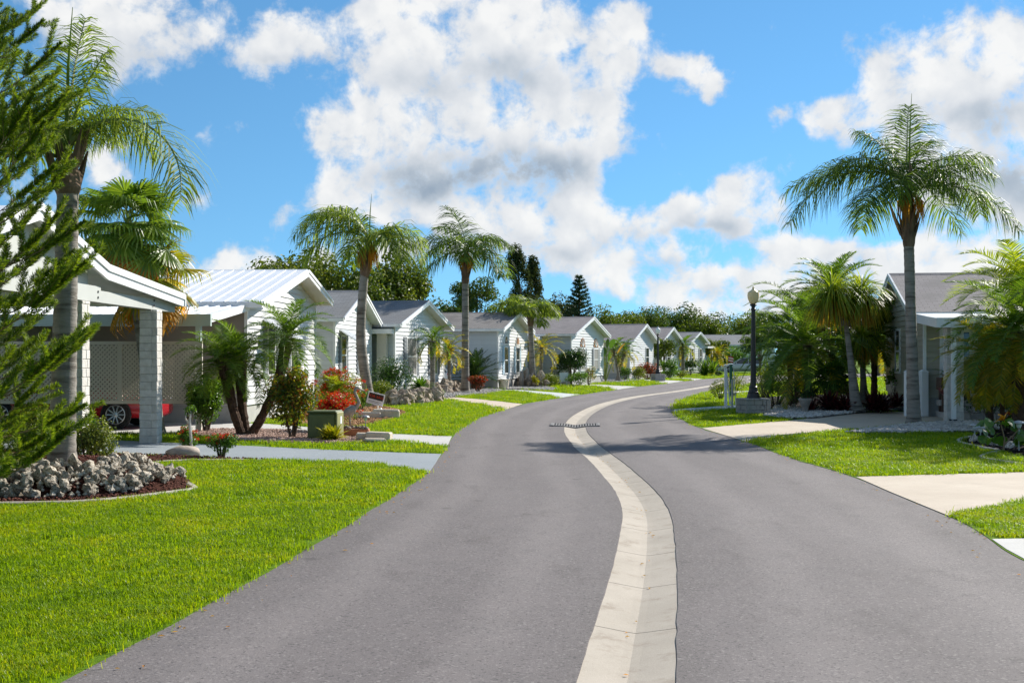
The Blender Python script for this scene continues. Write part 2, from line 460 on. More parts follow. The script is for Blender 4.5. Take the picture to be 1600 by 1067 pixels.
pbr('gravel_pink', (.36, .22, .175), (.60, .44, .37), .85, .3, 3.0)
pbr('gravel_white', (.28, .26, .235), (.62, .59, .55), .85, .3, 6.0)
pbr('mulch_chip', (.060, .020, .014), (.17, .062, .042), .9, .2, 9.0)
pbr('orange_chip', (.25, .13, .06), (.52, .31, .16), .9, .2, 9.0)
pbr('palm_trunk', (.10, .083, .068), (.24, .215, .185), .85, .25, 1.6, bump=.9, bscale=5, stretch=(.9, .9, 6.5), c3=(.29, .265, .235), bdist=.02)
pbr('palm_trunk_dark', (.05, .03, .02), (.12, .075, .05), .9, .2, 8.0, bump=1.0, bscale=22, bdist=.04)
pbr('boot', (.085, .055, .04), (.22, .15, .105), .9, .2, 5.0, bump=.7, bscale=20, stretch=(1, 1, .3), bdist=.02)
pbr('petiole', (.16, .22, .05), (.26, .28, .07), .5, .4, 4.0)
pbr('spathe', (.30, .19, .10), (.42, .29, .16), .7, .3, 6.0)
pbr('bark', (.06, .045, .035), (.16, .13, .10), .95, .2, 6.0, bump=1.0, bscale=14, bdist=.03)
pbr('twig', (.22, .15, .09), (.34, .24, .15), .8, .2, 6.0)
pbr('driftwood', (.40, .36, .31), (.62, .58, .52), .85, .25, 8.0, bump=.6)
pbr('black_iron', (.012, .012, .013), (.02, .02, .021), .45, .5, 9.0, bump=.1)
pbr('globe', (.80, .60, .30), (.86, .68, .38), .35, .45, 2.0)
pbr('globe_white', (.82, .82, .80), None, .35, .45)
pbr('box_green', (.095, .115, .04), (.125, .145, .055), .5, .4, 3.0, bump=.05)
pbr('box_green_lit', (.24, .24, .10), (.29, .28, .13), .5, .4, 3.0)  # lighter, yellower box_green: sunlight painted into one side of the cabinet
pbr('terracotta', (.33, .115, .05), (.44, .17, .08), .75, .3, 5.0)
pbr('sandstone', (.50, .42, .32), (.62, .54, .43), .85, .25, 6.0, bump=.6, bdist=.02)
pbr('statue_stone', (.25, .215, .18), (.35, .31, .27), .85, .25, 6.0, bump=.3)
pbr('pvc', (.80, .80, .78), None, .4, .45)
pbr('galv', (.42, .42, .41), None, .45, .5, metal=.6)
pbr('green_metal', (.02, .12, .085), None, .5, .4)
pbr('sign_white', (.72, .76, .82), None, .5, .4)
pbr('sign_black', (.02, .018, .018), None, .5, .4)
pbr('sign_red', (.62, .05, .012), None, .5, .4)
pbr('ink', (.02, .02, .022), None, .6, .3)
pbr('flag_red', (.55, .03, .03), None, .8, .2)
pbr('tyre', (.012, .012, .012), (.02, .02, .02), .8, .3, 20.0)
pbr('alloy', (.52, .52, .53), None, .3, .5, metal=.9)
pbr('car_red', (.30, .006, .012), None, .25, .6)
pbr('car_silver', (.68, .69, .71), None, .28, .6, metal=.05)
pbr('car_white', (.72, .73, .74), None, .28, .6)
pbr('black_trim', (.015, .015, .016), None, .5, .4)
pbr('tail_red', (.45, .01, .02), None, .25, .6)
pbr('dark_red', (.10, .015, .012), None, .4, .5)
pbr('lens', (.75, .76, .78), None, .12, .7)
pbr('shutter_grey', (.16, .175, .19), None, .6, .35)
pbr('shutter_blue', (.36, .50, .60), None, .6, .35)
pbr('blind', (.30, .29, .27), (.20, .19, .18), .7, .3, 3.0, stretch=(.2, .2, 14))
pbr('fan_brown', (.26, .12, .05), (.36, .19, .09), .6, .3, 4.0)
pbr('step_brick', (.34, .31, .28), (.44, .41, .37), .85, .25, 6.0, bump=.4, rnd_obj=.08)
pbr('dark_wood', (.09, .05, .035), (.14, .085, .06), .7, .3, 6.0)
pbr('grate_iron', (.15, .145, .14), (.24, .23, .22), .7, .4, 9.0)
pbr('black_void', (.004, .004, .004), None, .9, .1)
def glassmat():
    m, N, out = mat('window_glass')
    p = N.n('ShaderNodeBsdfPrincipled', {'Base Color': (.035, .045, .05, 1), 'Roughness': .06, 'Specular IOR Level': .8})
    N.link(p.outputs[0], out.inputs[0])
glassmat()
def shingles(name, c1, c2, c3):
    m, N, out = mat(name)
    v = N.n('ShaderNodeTexCoord').outputs['Object']
    sp = N.n('ShaderNodeSeparateXYZ', {0: v})
    uv = N.n('ShaderNodeCombineXYZ', {0: sp.outputs[1], 1: N.math('MULTIPLY', sp.outputs[0], 1.06), 2: 0.0}).outputs[0]
    br = N.n('ShaderNodeTexBrick', {'Vector': uv, 'Color1': rgba(c1), 'Color2': rgba(c2), 'Mortar': rgba([x * .55 for x in c1]), 'Scale': 1.0,
                                    'Mortar Size': .008, 'Brick Width': .32, 'Row Height': .145, 'Bias': 0.0})
    nz = N.n('ShaderNodeTexNoise', {'Vector': v, 'Scale': .8, 'Detail': 6.0}).outputs[0]
    f = N.n('ShaderNodeTexNoise', {'Vector': v, 'Scale': 60.0, 'Detail': 3.0}).outputs[0]
    col = N.mix(N.smooth(nz, .45, .75), br.outputs[0], rgba(c3))
    col = N.mix(.35, col, N.ramp(f, [(.3, (.3, .3, .3)), (.7, (.7, .7, .7))]), 'OVERLAY')
    p = N.n('ShaderNodeBsdfPrincipled', {'Base Color': col, 'Roughness': .9, 'Specular IOR Level': .2})
    b = N.n('ShaderNodeBump', {'Height': br.outputs['Fac'], 'Strength': -.5, 'Distance': .01})
    N.link(b.outputs[0], p.inputs['Normal'])
    N.link(p.outputs[0], out.inputs[0])
shingles('shingle_grey', (.19, .195, .20), (.24, .245, .25), (.165, .16, .155))
shingles('shingle_brown', (.20, .185, .175), (.25, .235, .22), (.13, .12, .115))
shingles('shingle_mauve', (.24, .215, .215), (.29, .265, .26), (.19, .175, .17))

leafmat('grass_blade', [(.11, .20, .004), (.175, .295, .005), (.25, .36, .006), (.36, .385, .014)], .52, .45, 1.3, .3, patch=1.1)
leafmat('queen_leaf', [(.055, .105, .018), (.09, .155, .022), (.135, .20, .028)], .45, .5, 1.7, .2)
leafmat('queen_leaf_pale', [(.09, .15, .024), (.15, .22, .03), (.23, .29, .04)], .48, .5, 1.7, .2)
leafmat('date_leaf', [(.06, .125, .014), (.10, .185, .018), (.15, .235, .022)], .42, .5, 1.6, .3)
leafmat('date_leaf_dark', [(.035, .08, .012), (.06, .12, .015), (.09, .16, .018)], .40, .5, 1.6, .3)
leafmat('date_leaf_gold', [(.16, .20, .014), (.28, .27, .018), (.42, .30, .022)], .52, .42, 1.4, .4)
leafmat('lime_leaf', [(.15, .24, .018), (.25, .33, .024), (.35, .40, .03)], .52, .42, 1.3, .4)
leafmat('dead_leaf', [(.34, .20, .05), (.46, .27, .06), (.52, .23, .035)], .5, .6, 1.3, .2)
leafmat('fan_leaf', [(.075, .14, .018), (.12, .20, .022), (.18, .26, .028)], .48, .4, 1.5, .45)
leafmat('sago_leaf', [(.012, .034, .008), (.022, .055, .010), (.035, .075, .012)], .22, .35, 1.4, .5)
leafmat('pine_needle', [(.05, .105, .010), (.095, .165, .012), (.15, .225, .016), (.23, .295, .024)], .42, .5, 1.5, .3)
leafmat('norfolk_far', [(.012, .034, .010), (.022, .050, .014), (.032, .066, .016)], .25, .5, 1.4, .3)
leafmat('oak_leaf', [(.040, .075, .009), (.075, .120, .012), (.12, .165, .016), (.16, .19, .022)], .34, .5, 1.4, .3, clump=.5)
leafmat('oak_leaf_cool', [(.028, .060, .012), (.050, .095, .016), (.08, .13, .02), (.11, .155, .026)], .32, .5, 1.4, .3, clump=.5)
leafmat('casuarina_leaf', [(.040, .060, .024), (.065, .085, .034), (.09, .11, .042)], .25, .6, 1.3, .2, clump=.6)
leafmat('bush_leaf', [(.05, .12, .014), (.085, .18, .018), (.13, .24, .026)], .35, .4, 1.5, .45)
leafmat('bush_dark', [(.02, .052, .010), (.034, .08, .014), (.05, .11, .018)], .28, .42, 1.4, .4)
leafmat('bush_yellow', [(.075, .13, .014), (.13, .18, .018), (.22, .24, .022)], .36, .42, 1.4, .4)
leafmat('hedge_leaf', [(.08, .12, .02), (.14, .185, .03), (.22, .25, .05)], .34, .42, 1.4, .4)
leafmat('croton_leaf', [(.04, .08, .012), (.075, .13, .014), (.13, .18, .016), (.20, .23, .018), (.40, .34, .02), (.26, .08, .012)], .36, .4, 1.3, .45)
leafmat('croton_red', [(.05, .06, .012), (.13, .04, .015), (.28, .045, .022), (.40, .09, .03)], .3, .4, 1.3, .45)
leafmat('yellow_leaf', [(.20, .24, .012), (.42, .40, .014), (.55, .48, .02)], .35, .42, 1.2, .4)
leafmat('ixora_flower', [(.46, .022, .008), (.60, .04, .012), (.68, .075, .022)], .35, .5, 1.1, .2)
leafmat('red_leaf', [(.035, .010, .012), (.075, .012, .016), (.13, .02, .022)], .3, .45, 1.2, .3)
leafmat('orange_flower', [(.60, .22, .02), (.68, .34, .03)], .35, .5, 1.1, .2)
leafmat('broad_leaf', [(.03, .09, .012), (.055, .14, .016), (.13, .19, .018)], .38, .38, 1.5, .45)

# ------------------------------------------------------------------ road and ground
def pchip(xs, ys):
    xs, ys = np.array(xs, float), np.array(ys, float)
    h = np.diff(xs); dl = np.diff(ys) / h
    m = np.zeros_like(xs)
    m[0], m[-1] = dl[0], dl[-1]
    for i in range(1, len(xs) - 1):
        m[i] = 0 if dl[i - 1] * dl[i] <= 0 else (h[i - 1] + h[i]) * 2 / ((h[i] * 2 + h[i - 1]) / dl[i - 1] / 1.5 * 1.0 + (h[i] + 2 * h[i - 1]) / dl[i] / 1.5) if False else (dl[i - 1] * h[i] + dl[i] * h[i - 1]) / (h[i] + h[i - 1])
    def f(x):
        x = np.atleast_1d(np.asarray(x, float))
        i = np.clip(np.searchsorted(xs, x) - 1, 0, len(xs) - 2)
        t = (x - xs[i]) / h[i]
        return (2 * t**3 - 3 * t**2 + 1) * ys[i] + (t**3 - 2 * t**2 + t) * h[i] * m[i] + (-2 * t**3 + 3 * t**2) * ys[i + 1] + (t**3 - t**2) * h[i] * m[i + 1]
    return f
def edge(pix, before, after):
    pts = list(before) + [(G(*p).y, G(*p).x) for p in pix] + list(after)
    pts.sort()
    return pchip([p[0] for p in pts], [p[1] for p in pts])
XL = edge([(90, 1067), (330, 944), (470, 864), (600, 784), (664, 741), (689, 711), (698, 698), (707, 682), (728, 666), (743, 656), (789.5, 640), (816, 632), (874, 622), (905, 617), (966, 608.5), (994, 604.5), (1045, 599), (1072, 595.3), (1125, 590.4)],
          [(-25, -4.2), (-8, -3.4), (0, -2.75)], [(112, 25.5), (121, 42.), (126, 80.)])
XR = edge([(1572, 858), (1551, 844), (1480.5, 806), (1390, 768), (1337, 745.5), (1250, 720), (1165, 690), (1095, 669), (1072, 659), (1054, 645), (1052, 640), (1060, 627.5), (1080, 620), (1100, 614), (1150, 603)],
          [(-25, 3.2), (-8, 3.6), (0, 3.9), (6.36, 4.25)], [(82, 19.), (95, 28.), (105, 46.), (110, 80.)])
XC = edge([(976, 1066), (990, 984), (1004, 904), (1011, 832), (1009, 792), (996, 766), (972, 740), (946, 716), (916, 692), (900, 672), (901, 656), (919, 641), (955, 627), (1000, 617.5), (1050, 611), (1115, 601), (1168, 591.8)],
          [(-25, -1.6), (-8, -.7), (0, -.05)], [(105, 27.), (113, 43.), (118, 80.)])
DS = np.concatenate([np.arange(-20, 5, 1.0), np.arange(5, 40, .25), np.arange(40, 80, .5), np.arange(80, 126, .5)])
GW = .285
def strip(name, cols, z, m, kind='structure'):
    n = len(DS)
    V = np.concatenate([np.stack([c, DS, np.full(n, zz)], 1) for c, zz in zip(cols, z)])
    F = []
    for k in range(len(cols) - 1):
        a = np.arange(n - 1) + k * n
        F.append(np.stack([a, a + n, a + n + 1, a + 1], 1))
    me = np_mesh(name, V, F, m, smooth=False)
    tot = cols[-1] - cols[0]
    at = me.attributes.new('lane', 'FLOAT', 'POINT')
    at.data.foreach_set('value', np.concatenate([(c - cols[0]) / tot for c in cols]).astype(np.float32))
    return tag(link(name, me), kind=kind)
gy = np.array([0.0])
cx = XC(DS)
slope = np.gradient(cx, DS)
hw = GW * np.sqrt(1 + slope**2)                # horizontal half width of the gutter band
jr = np.random.RandomState(3)
jag = lambda: jr.uniform(-.007, .007, len(DS))
xl, xr = XL(DS), XR(DS)
ml = (xl * .5 + (cx - hw) * .5); mr = (xr * .5 + (cx + hw) * .5)
road = strip('road', [xl - .05, ml, cx - hw + .012 + jag() * .8, cx - hw + .016 + jag() * .5], [0, -.022, -.040, -.052], M['asphalt'])
road2 = strip('road', [cx + hw - .016 + jag() * .5, cx + hw - .012 + jag() * .8, mr, xr + .05], [-.052, -.040, -.022, 0], M['asphalt'])
road['label'] = 'left lane of dark asphalt beside the concrete gutter'
road2['label'] = 'right lane of dark asphalt beside the concrete gutter'
# gutter: separate V-shaped slabs with open joints
gut = tag(bpy.data.objects.new('gutter', None), 'pale concrete valley gutter winding along the middle of the road', kind='structure')
COL.objects.link(gut)
dline = np.arange(-6, 118, .05)
gx = XC(dline)
arc = np.concatenate([[0], np.cumsum(np.hypot(np.diff(gx), np.diff(dline)))])
def gut_pt(s):
    d = np.interp(s, arc, dline)
    x = XC(d)[0]
    dx = (XC(d + .05)[0] - XC(d - .05)[0]) / .1
    t = Vector((dx, 1, 0)).normalized()
    return Vector((x, d, 0)), Vector((t.y, -t.x, 0))
s0 = 0.0
slab_len = 1.55
ks = 0
jg = random.Random(5)
while s0 < arc[-1] - 3:
    near = np.interp(s0, arc, dline) < 60
    ln = slab_len if near else 6.0
    ns = 12 if near else 8
    mb = MB()
    rows = []
    for i in range(ns + 1):
        p, nrm = gut_pt(s0 + .006 + (ln - .012) * i / ns)
        j1, j2 = (jg.uniform(-.014, .014), jg.uniform(-.014, .014)) if near else (0, 0)
        prof = [(-GW - .03, -.052), (-GW + .01, -.046), (-.055, -.083), (0, -.090), (.055, -.083), (GW - .01, -.046), (GW + .03, -.052)]
        rows.append([p + nrm * q + Vector((0, 0, z)) for q, z in prof])
    m7 = 7
    vs = [v for r in rows for v in r] + [v - Vector((0, 0, .12)) for r in rows for v in (r[0], r[-1])]
    base = len(rows) * m7
    fs = [(i * m7 + k, i * m7 + k + 1, (i + 1) * m7 + k + 1, (i + 1) * m7 + k) for i in range(ns) for k in range(m7 - 1)]
    for i in range(ns):
        fs.append((i * m7, (i + 1) * m7, base + 2 * (i + 1), base + 2 * i))
        fs.append((i * m7 + 6, base + 2 * i + 1, base + 2 * (i + 1) + 1, (i + 1) * m7 + 6))
    fs.append(tuple(range(m7)) + (base + 1, base))
    fs.append(tuple(range(ns * m7, ns * m7 + m7))[::-1] + (base + 2 * ns, base + 2 * ns + 1))
    mb.add(vs, fs)
    mb.build('slab', M['gutter_concrete'], gut)
    s0 += ln
    ks += 1
# drain grate in the gutter
p = G(897, 662)
gs = np.interp(p.y, dline, arc)
gp_, gn_ = gut_pt(gs)
dr = thing('drain_grate', 'dark iron storm drain grate set across the concrete gutter', 'drain grate', (gp_.x, gp_.y, -.026), atan2(gn_.y, gn_.x))
def drz(x):
    return float(np.interp(abs(x), [0, .285, .62], [-.036, .008, .020]))
mb = MB()
XS = np.linspace(-.60, .60, 13)
for a, b in zip(XS[:-1], XS[1:]):
    for y0, y1 in ((-.55, -.47), (.47, .55)):
        mb.hexa([(a, y0, drz(a) - .03), (b, y0, drz(b) - .03), (b, y1, drz(b) - .03), (a, y1, drz(a) - .03), (a, y0, drz(a)), (b, y0, drz(b)), (b, y1, drz(b)), (a, y1, drz(a))])
for sx in (-1, 1):
    mb.box(sx * .605 - .03, -.55, -.02, sx * .605 + .03, .55, .024)
mb.build('frame', M['grate_iron'], dr)
for i in range(17):
    x = -.56 + i * 1.12 / 16
    MB().box(x - .018, -.469, drz(x) - .025, x + .018, .469, drz(x) - .002).build('bar', M['grate_iron'], dr)
mb = MB()
for a, b in zip(XS[:-1], XS[1:]):
    mb.add([(a, -.469, drz(a) - .014), (b, -.469, drz(b) - .014), (b, .469, drz(b) - .014), (a, .469, drz(a) - .014)], [(0, 1, 2, 3)])
mb.build('pit', M['black_void'], dr)
ground = MB().add([(-1500, -300, -.22), (1500, -300, -.22), (1500, 2500, -.22), (-1500, 2500, -.22)], [(0, 1, 2, 3)]).build('ground', M['field'])
tag(ground, kind='structure')
def lawn(name, xs, far, z=.004):
    n = len(DS)
    V = np.concatenate([np.stack([xs, DS, np.full(n, -.10)], 1), np.stack([xs, DS, np.full(n, z)], 1), np.stack([np.full(n, far), DS, np.full(n, z)], 1)])
    a = np.arange(n - 1)
    F = [np.stack([a, a + n, a + n + 1, a + 1], 1), np.stack([a + n, a + 2 * n, a + 2 * n + 1, a + n + 1], 1)]
    return tag(link(name, np_mesh(name, V, F, M['turf'])), kind='structure')
jw = np.random.RandomState(8)
wav = np.interp(DS, np.arange(-30, 130, .6), jw.uniform(-.03, .03, len(np.arange(-30, 130, .6))))
lawn('lawn', xl + wav, -160)['label'] = 'lawn running along the left side of the road'
wav2 = np.interp(DS, np.arange(-30, 130, .6), jw.uniform(-.03, .03, len(np.arange(-30, 130, .6))))
lawn('lawn', xr + wav2, 160)['label'] = 'lawn running along the right side of the road'
mb = MB().add([(-170, 125, .002), (170, 125, .002), (170, 420, .002), (-170, 420, .002)], [(0, 1, 2, 3)])
tag(mb.build('lawn', M['turf']), 'far lawn beyond the bend of the road', kind='structure')

EXCL = []
def gpoly(pix, z=0.0):
    return [(G(*p).x, G(*p).y) for p in pix]
def sheet(name, pix, m, top, label=None, world=False, excl=True, kind='structure'):
    poly = pix if world else gpoly(pix)
    if excl:
        EXCL.append(np.array(poly))
    from mathutils.geometry import tessellate_polygon
    n = len(poly)
    vs = [(x, y, top) for x, y in poly] + [(x, y, -.02) for x, y in poly]
    area = sum(poly[i][0] * poly[(i + 1) % n][1] - poly[(i + 1) % n][0] * poly[i][1] for i in range(n))
    tris = tessellate_polygon([[Vector((x, y, 0)) for x, y in poly]])
    fs = []
    for t in tris:
        a, b, c = (Vector((*poly[i], 0)) for i in t)
        fs.append(tuple(t) if (b - a).cross(c - a).z > 0 else tuple(t)[::-1])
    for i in range(n):
        j = (i + 1) % n
        fs.append((i, n + i, n + j, j) if area > 0 else (i, j, n + j, n + i))
    o = MB().add(vs, fs).build(name, m)
    return tag(o, label, kind=kind)

sheet('driveway', [(689.5, 709.6), (617, 707), (499, 702.5), (380, 696.6), (170, 688), (-60, 683), (-60, 702), (160, 709.5), (330, 716), (427, 720), (475, 721.5), (570, 724), (617.5, 730), (669, 739.5), (680, 724)], M['drive_grey'], .009, 'grey painted driveway nearest on the left')
sheet('driveway', [(706, 682), (596, 677.6), (540, 673), (430, 663), (150, 655), (-60, 652), (-60, 664), (150, 668), (260, 672), (430, 677), (540, 684), (596, 688), (650, 692), (698.5, 697.5)], M['drive_white'], .009, 'white concrete driveway behind the utility box')
sheet('driveway', [(816, 631.3), (790, 639.8), (740, 630.5), (690, 624), (640, 619), (600, 616), (600, 613), (640, 615), (690, 619), (760, 625)], M['drive_pink'], .009, 'narrow pinkish concrete driveway left of the road')
sheet('driveway', [(906, 616.3), (874, 621.8), (836, 615.3), (800, 611), (760, 607), (760, 605), (815, 609.3), (857, 612.6)], M['drive_mint'], .009, 'pale mint driveway beside the small queen palm')
sheet('driveway', [(995, 604), (966, 608.5), (912, 603), (860, 601.5), (830, 600), (830, 598), (860, 599.5), (915, 600.3)], M['drive_white'], .009, 'far white driveway left of the road')
sheet('driveway', [(1069, 595.3), (1045, 599), (1000, 595), (970, 593.5), (940, 592.5), (940, 591), (970, 592), (1000, 592.5)], M['drive_white'], .009, 'white driveway behind the far lamp post')
sheet('driveway', [(1099, 591.9), (1085, 594), (1035, 590.7), (1010, 589.5), (1010, 588.3), (1035, 589)], M['drive_white'], .009, 'most distant white driveway left of the road')
sheet('driveway', [(1097, 669.3), (1167, 690.5), (1200, 684), (1290, 676), (1360, 671), (1440, 663), (1540, 660), (1720, 655), (1720, 640), (1440, 643), (1360, 644.5), (1320, 648), (1235, 657), (1156, 663.5)], M['drive_beige'], .009, 'beige driveway leading behind the tall palm')
sheet('driveway', [(1338, 745.5), (1390, 768.5), (1481, 806), (1600, 783), (1900, 745), (1900, 722), (1600, 738), (1450, 742)], M['drive_beige'], .009, 'beige driveway nearest on the right')
sheet('driveway', [(1550, 843), (1573, 859), (1760, 960), (1900, 900), (1760, 850), (1610, 842)], M['drive_white'], .009, 'pale corner of driveway at the right edge')
sheet('footpath', [(1053, 644.5), (1053, 640), (1100, 636.5), (1160, 632.5), (1260, 627), (1260, 630), (1160, 638.6), (1100, 642.5)], M['drive_mint'], .009, 'pale footpath behind the lamp post pedestal')
sheet('footpath', [(1106, 615.5), (1135, 611.5), (1180, 611), (1180, 613), (1130, 616.5)], M['drive_white'], .009, 'short pale footpath by the round bushes')
# carport floors and parking pads by the houses
sheet('carport_slab', [(-18.5, 26.6), (-6.9, 26.6), (-6.9, 30.9), (-18.5, 30.9)], M['drive_white'], .016, 'concrete carport slab under the lattice screen', world=True)

def scatter_poly(poly, n, rs):
    poly = np.array(poly)
    lo, hi = poly.min(0), poly.max(0)
    out = np.zeros((0, 2))
    while len(out) < n:
        P = rs.uniform(lo, hi, (n * 2, 2))
        out = np.concatenate([out, P[inside(P, poly)]])
    return out[:n]
def inside(P, poly):
    x, y = P[:, 0], P[:, 1]
    r = np.zeros(len(P), bool)
    j = len(poly) - 1
    for i in range(len(poly)):
        xi, yi = poly[i]; xj, yj = poly[j]
        c = ((yi > y) != (yj > y)) & (x < (xj - xi) * (y - yi) / (yj - yi + 1e-12) + xi)
        r ^= c
        j = i
    return r
OCT = np.array([(1, 0, 0), (-1, 0, 0), (0, 1, 0), (0, -1, 0), (0, 0, 1), (0, 0, -1)], float)
OCF = np.array([(0, 2, 4), (2, 1, 4), (1, 3, 4), (3, 0, 4), (2, 0, 5), (1, 2, 5), (3, 1, 5), (0, 3, 5)])
def pebbles(name, poly, n, size, m, z, label, seed, flat=.6, zfun=None):
    """loose stones or chips over a bed, real geometry"""
    rs = np.random.RandomState(seed)
    P = scatter_poly(poly, n, rs)
    S = rs.uniform(.55, 1.3, (n, 1, 1)) * size * rs.uniform(.6, 1.2, (n, 1, 3))
    V = OCT[None] * rs.uniform(.75, 1.2, (n, 6, 1)) * S
    V[:, :, 2] *= flat
    a = rs.uniform(0, 6.28, n)
    c, s_ = np.cos(a)[:, None], np.sin(a)[:, None]
    x = V[:, :, 0] * c - V[:, :, 1] * s_; y = V[:, :, 0] * s_ + V[:, :, 1] * c
    t = rs.uniform(-.6, .6, n)[:, None]
    zz = V[:, :, 2] * np.cos(t) + x * np.sin(t)
    zb = np.full(n, z) if zfun is None else zfun(P)
    V = np.stack([x + P[:, :1], y + P[:, 1:], zz + (zb + rs.uniform(0, size * .5, n))[:, None]], 2).reshape(-1, 3)
    F = (OCF[None] + (np.arange(n) * 6)[:, None, None]).reshape(-1, 3)
    return tag(link(name, np_mesh(name, V, [F], m)), label, kind='stuff')

# ------------------------------------------------------------------ rocks
def rock_mesh(name, seed, m, sub=2, rough=.42):
    import bmesh
    rs = random.Random(seed)
    bm = bmesh.new()
    bmesh.ops.create_icosphere(bm, subdivisions=sub, radius=1.0)
    from mathutils import noise
    off = Vector((rs.uniform(-50, 50), rs.uniform(-50, 50), rs.uniform(-50, 50)))
    cuts = [(Vector((rs.uniform(-1, 1), rs.uniform(-1, 1), rs.uniform(-1, 1))).normalized(), rs.uniform(.62, .9)) for _ in range(7)]
    for v in bm.verts:
        p = v.co.copy()
        for nn, dd in cuts:
            e = p.dot(nn) - dd
            if e > 0:
                p -= nn * e
        p *= 1 + rough * noise.noise(v.co * 1.7 + off) + rough * .5 * noise.noise(v.co * 4.1 + off)
        v.co = Vector((p.x, p.y * rs.uniform(.97, 1.03), p.z))
    me = bpy.data.meshes.new(name)
    bm.to_mesh(me); bm.free()
    me.materials.append(m)
    return me
ROCKS = [rock_mesh('rock', 40 + i, M['coral_rock']) for i in range(8)]
BROCKS = [rock_mesh('rock', 60 + i, M['brown_rock']) for i in range(6)]
SMOOTH = rock_mesh('boulder', 3, M['smooth_stone'], 3, .10)
for p in SMOOTH.polygons: p.use_smooth = True
def put_rock(parent, meshes, rs, x, y, z, s, name='rock'):
    return link(name, rs.choice(meshes), parent, (x, y, z), (rs.uniform(0, 6), rs.uniform(0, 6), rs.uniform(0, 6)),
                (s * rs.uniform(.8, 1.25), s * rs.uniform(.8, 1.2), s * rs.uniform(.65, 1.0)))
def rock_run(name, label, pix, sizes, meshes, seed, cat='rocks', layers=1, n=None, spread=.15):
    """a low wall or row of loose rocks along ground pixels"""
    rs = random.Random(seed)
    pts = [G(*p) for p in pix]
    root = thing(name, label, cat, pts[0])
    seg = [(pts[i + 1] - pts[i]).length for i in range(len(pts) - 1)]
    tot = sum(seg)
    for i in range(n):
        t = rs.uniform(0, tot)
        k = 0
        while k < len(seg) - 1 and t > seg[k]:
            t -= seg[k]; k += 1
        p = pts[k].lerp(pts[k + 1], min(t / seg[k], 1))
        s = rs.uniform(*sizes)
        lay = rs.randrange(layers)
        q = p - pts[0]
        put_rock(root, meshes, rs, q.x + rs.uniform(-spread, spread) * (1 - lay / (layers + 1)), q.y + rs.uniform(-spread, spread) * (1 - lay / (layers + 1)), s * .45 + lay * s * 1.1, s)
    return root

def kerb(name, label, pix, w=.13, h=.10, world=False):
    pts = [Vector((*p, 0)) for p in pix] if world else [G(*p) for p in pix]
    # smooth the run
    out = []
    for i in range(len(pts) - 1):
        p0, p1, p2, p3 = pts[max(i - 1, 0)], pts[i], pts[i + 1], pts[min(i + 2, len(pts) - 1)]
        for k in range(5):
            t = k / 5
            out.append(.5 * ((2 * p1) + (p2 - p0) * t + (2 * p0 - 5 * p1 + 4 * p2 - p3) * t * t + (3 * p1 - p0 - 3 * p2 + p3) * t**3))
    out.append(pts[-1])
    vs, fs = [], []
    prof = [(-w / 2, -.02), (-w / 2, h * .7), (-w / 4, h), (w / 4, h), (w / 2, h * .7), (w / 2, -.02)]
    for i, p in enumerate(out):
        t = out[min(i + 1, len(out) - 1)] - out[max(i - 1, 0)]
        t = t.normalized(); nn = Vector((t.y, -t.x, 0))
        vs += [p + nn * a + Vector((0, 0, z)) for a, z in prof]
    k6 = len(prof)
    for i in range(len(out) - 1):
        fs += [(i * k6 + k, i * k6 + k + 1, (i + 1) * k6 + k + 1, (i + 1) * k6 + k) for k in range(k6 - 1)]
    fs.append(tuple(range(k6))[::-1]); fs.append(tuple(range((len(out) - 1) * k6, len(out) * k6)))
    return tag(MB().add(vs, fs).build(name, M['kerb_concrete'], smooth=False), label, 'edging')

# ---- left foreground planting bed with its raised mound
bed_pix = [(-60, 791), (26, 790), (114, 788), (191, 782), (267, 772.5), (301, 767), (290, 757), (263, 748), (240, 735), (236, 726), (280, 722), (330, 721), (427, 720.5), (330, 716.5), (160, 710), (-60, 703)]
bed = gpoly(bed_pix)
sheet('planting_bed', bed, M['mulch_soil'], .017, 'red mulch bed round the rock mound', world=True)
MC = GD(110, 15.9)                              # mound centre
def mound_z(P):
    dx = (P[:, 0] - MC.x) / 1.55; dy = (P[:, 1] - MC.y) / 1.5
    q = np.clip(1 - dx * dx - dy * dy, 0, 1)
    return .04 + .36 * q**.75
nn = 28
ax = np.linspace(-1.7, 1.7, nn)
XX, YY = np.meshgrid(ax, ax)
PP = np.stack([XX.ravel() + MC.x, YY.ravel() + MC.y], 1)
zz = mound_z(PP) - .012
zz[(np.hypot(XX, YY).ravel() > 1.58)] = .0
VV = np.concatenate([PP, zz[:, None]], 1)
ii = (np.arange(nn - 1)[:, None] * nn + np.arange(nn - 1)[None]).ravel()
tag(link('mound', np_mesh('mound', VV, [np.stack([ii, ii + 1, ii + nn + 1, ii + nn], 1)], M['mulch_soil'], True)), 'raised mound of red mulch under the left palm', kind='structure')
pebbles('mulch', bed, 9000, .022, M['mulch_chip'], .04, 'dark red mulch chips in the left planting bed', 5, .6, mound_z)
kerb('concrete_edging', 'curved concrete edging in front of the rock mound', [(-60, 791), (26, 790), (114, 788), (191, 782), (267, 772.5), (301, 767), (292, 758), (263, 749), (240, 736), (237, 726), (280, 722.5), (330, 721.5), (380, 721)], .11, .05)
rr = random.Random(21)
rb = thing('rock_border', 'tall pile of grey coral rocks round the foot of the left palm', 'rock pile', (MC.x, MC.y, 0))
for i in range(300):
    a = rr.uniform(R(178), R(372))
    rad = rr.uniform(.42, 1.0)**.8
    x, y = cos(a) * 1.46 * rad, sin(a) * 1.56 * rad
    z = float(mound_z(np.array([[x + MC.x, y + MC.y]]))[0])
    s = rr.uniform(.04, .088)
    put_rock(rb, ROCKS, rr, x, y, z + s * .45 + (.05 if rr.random() < .35 else 0), s)
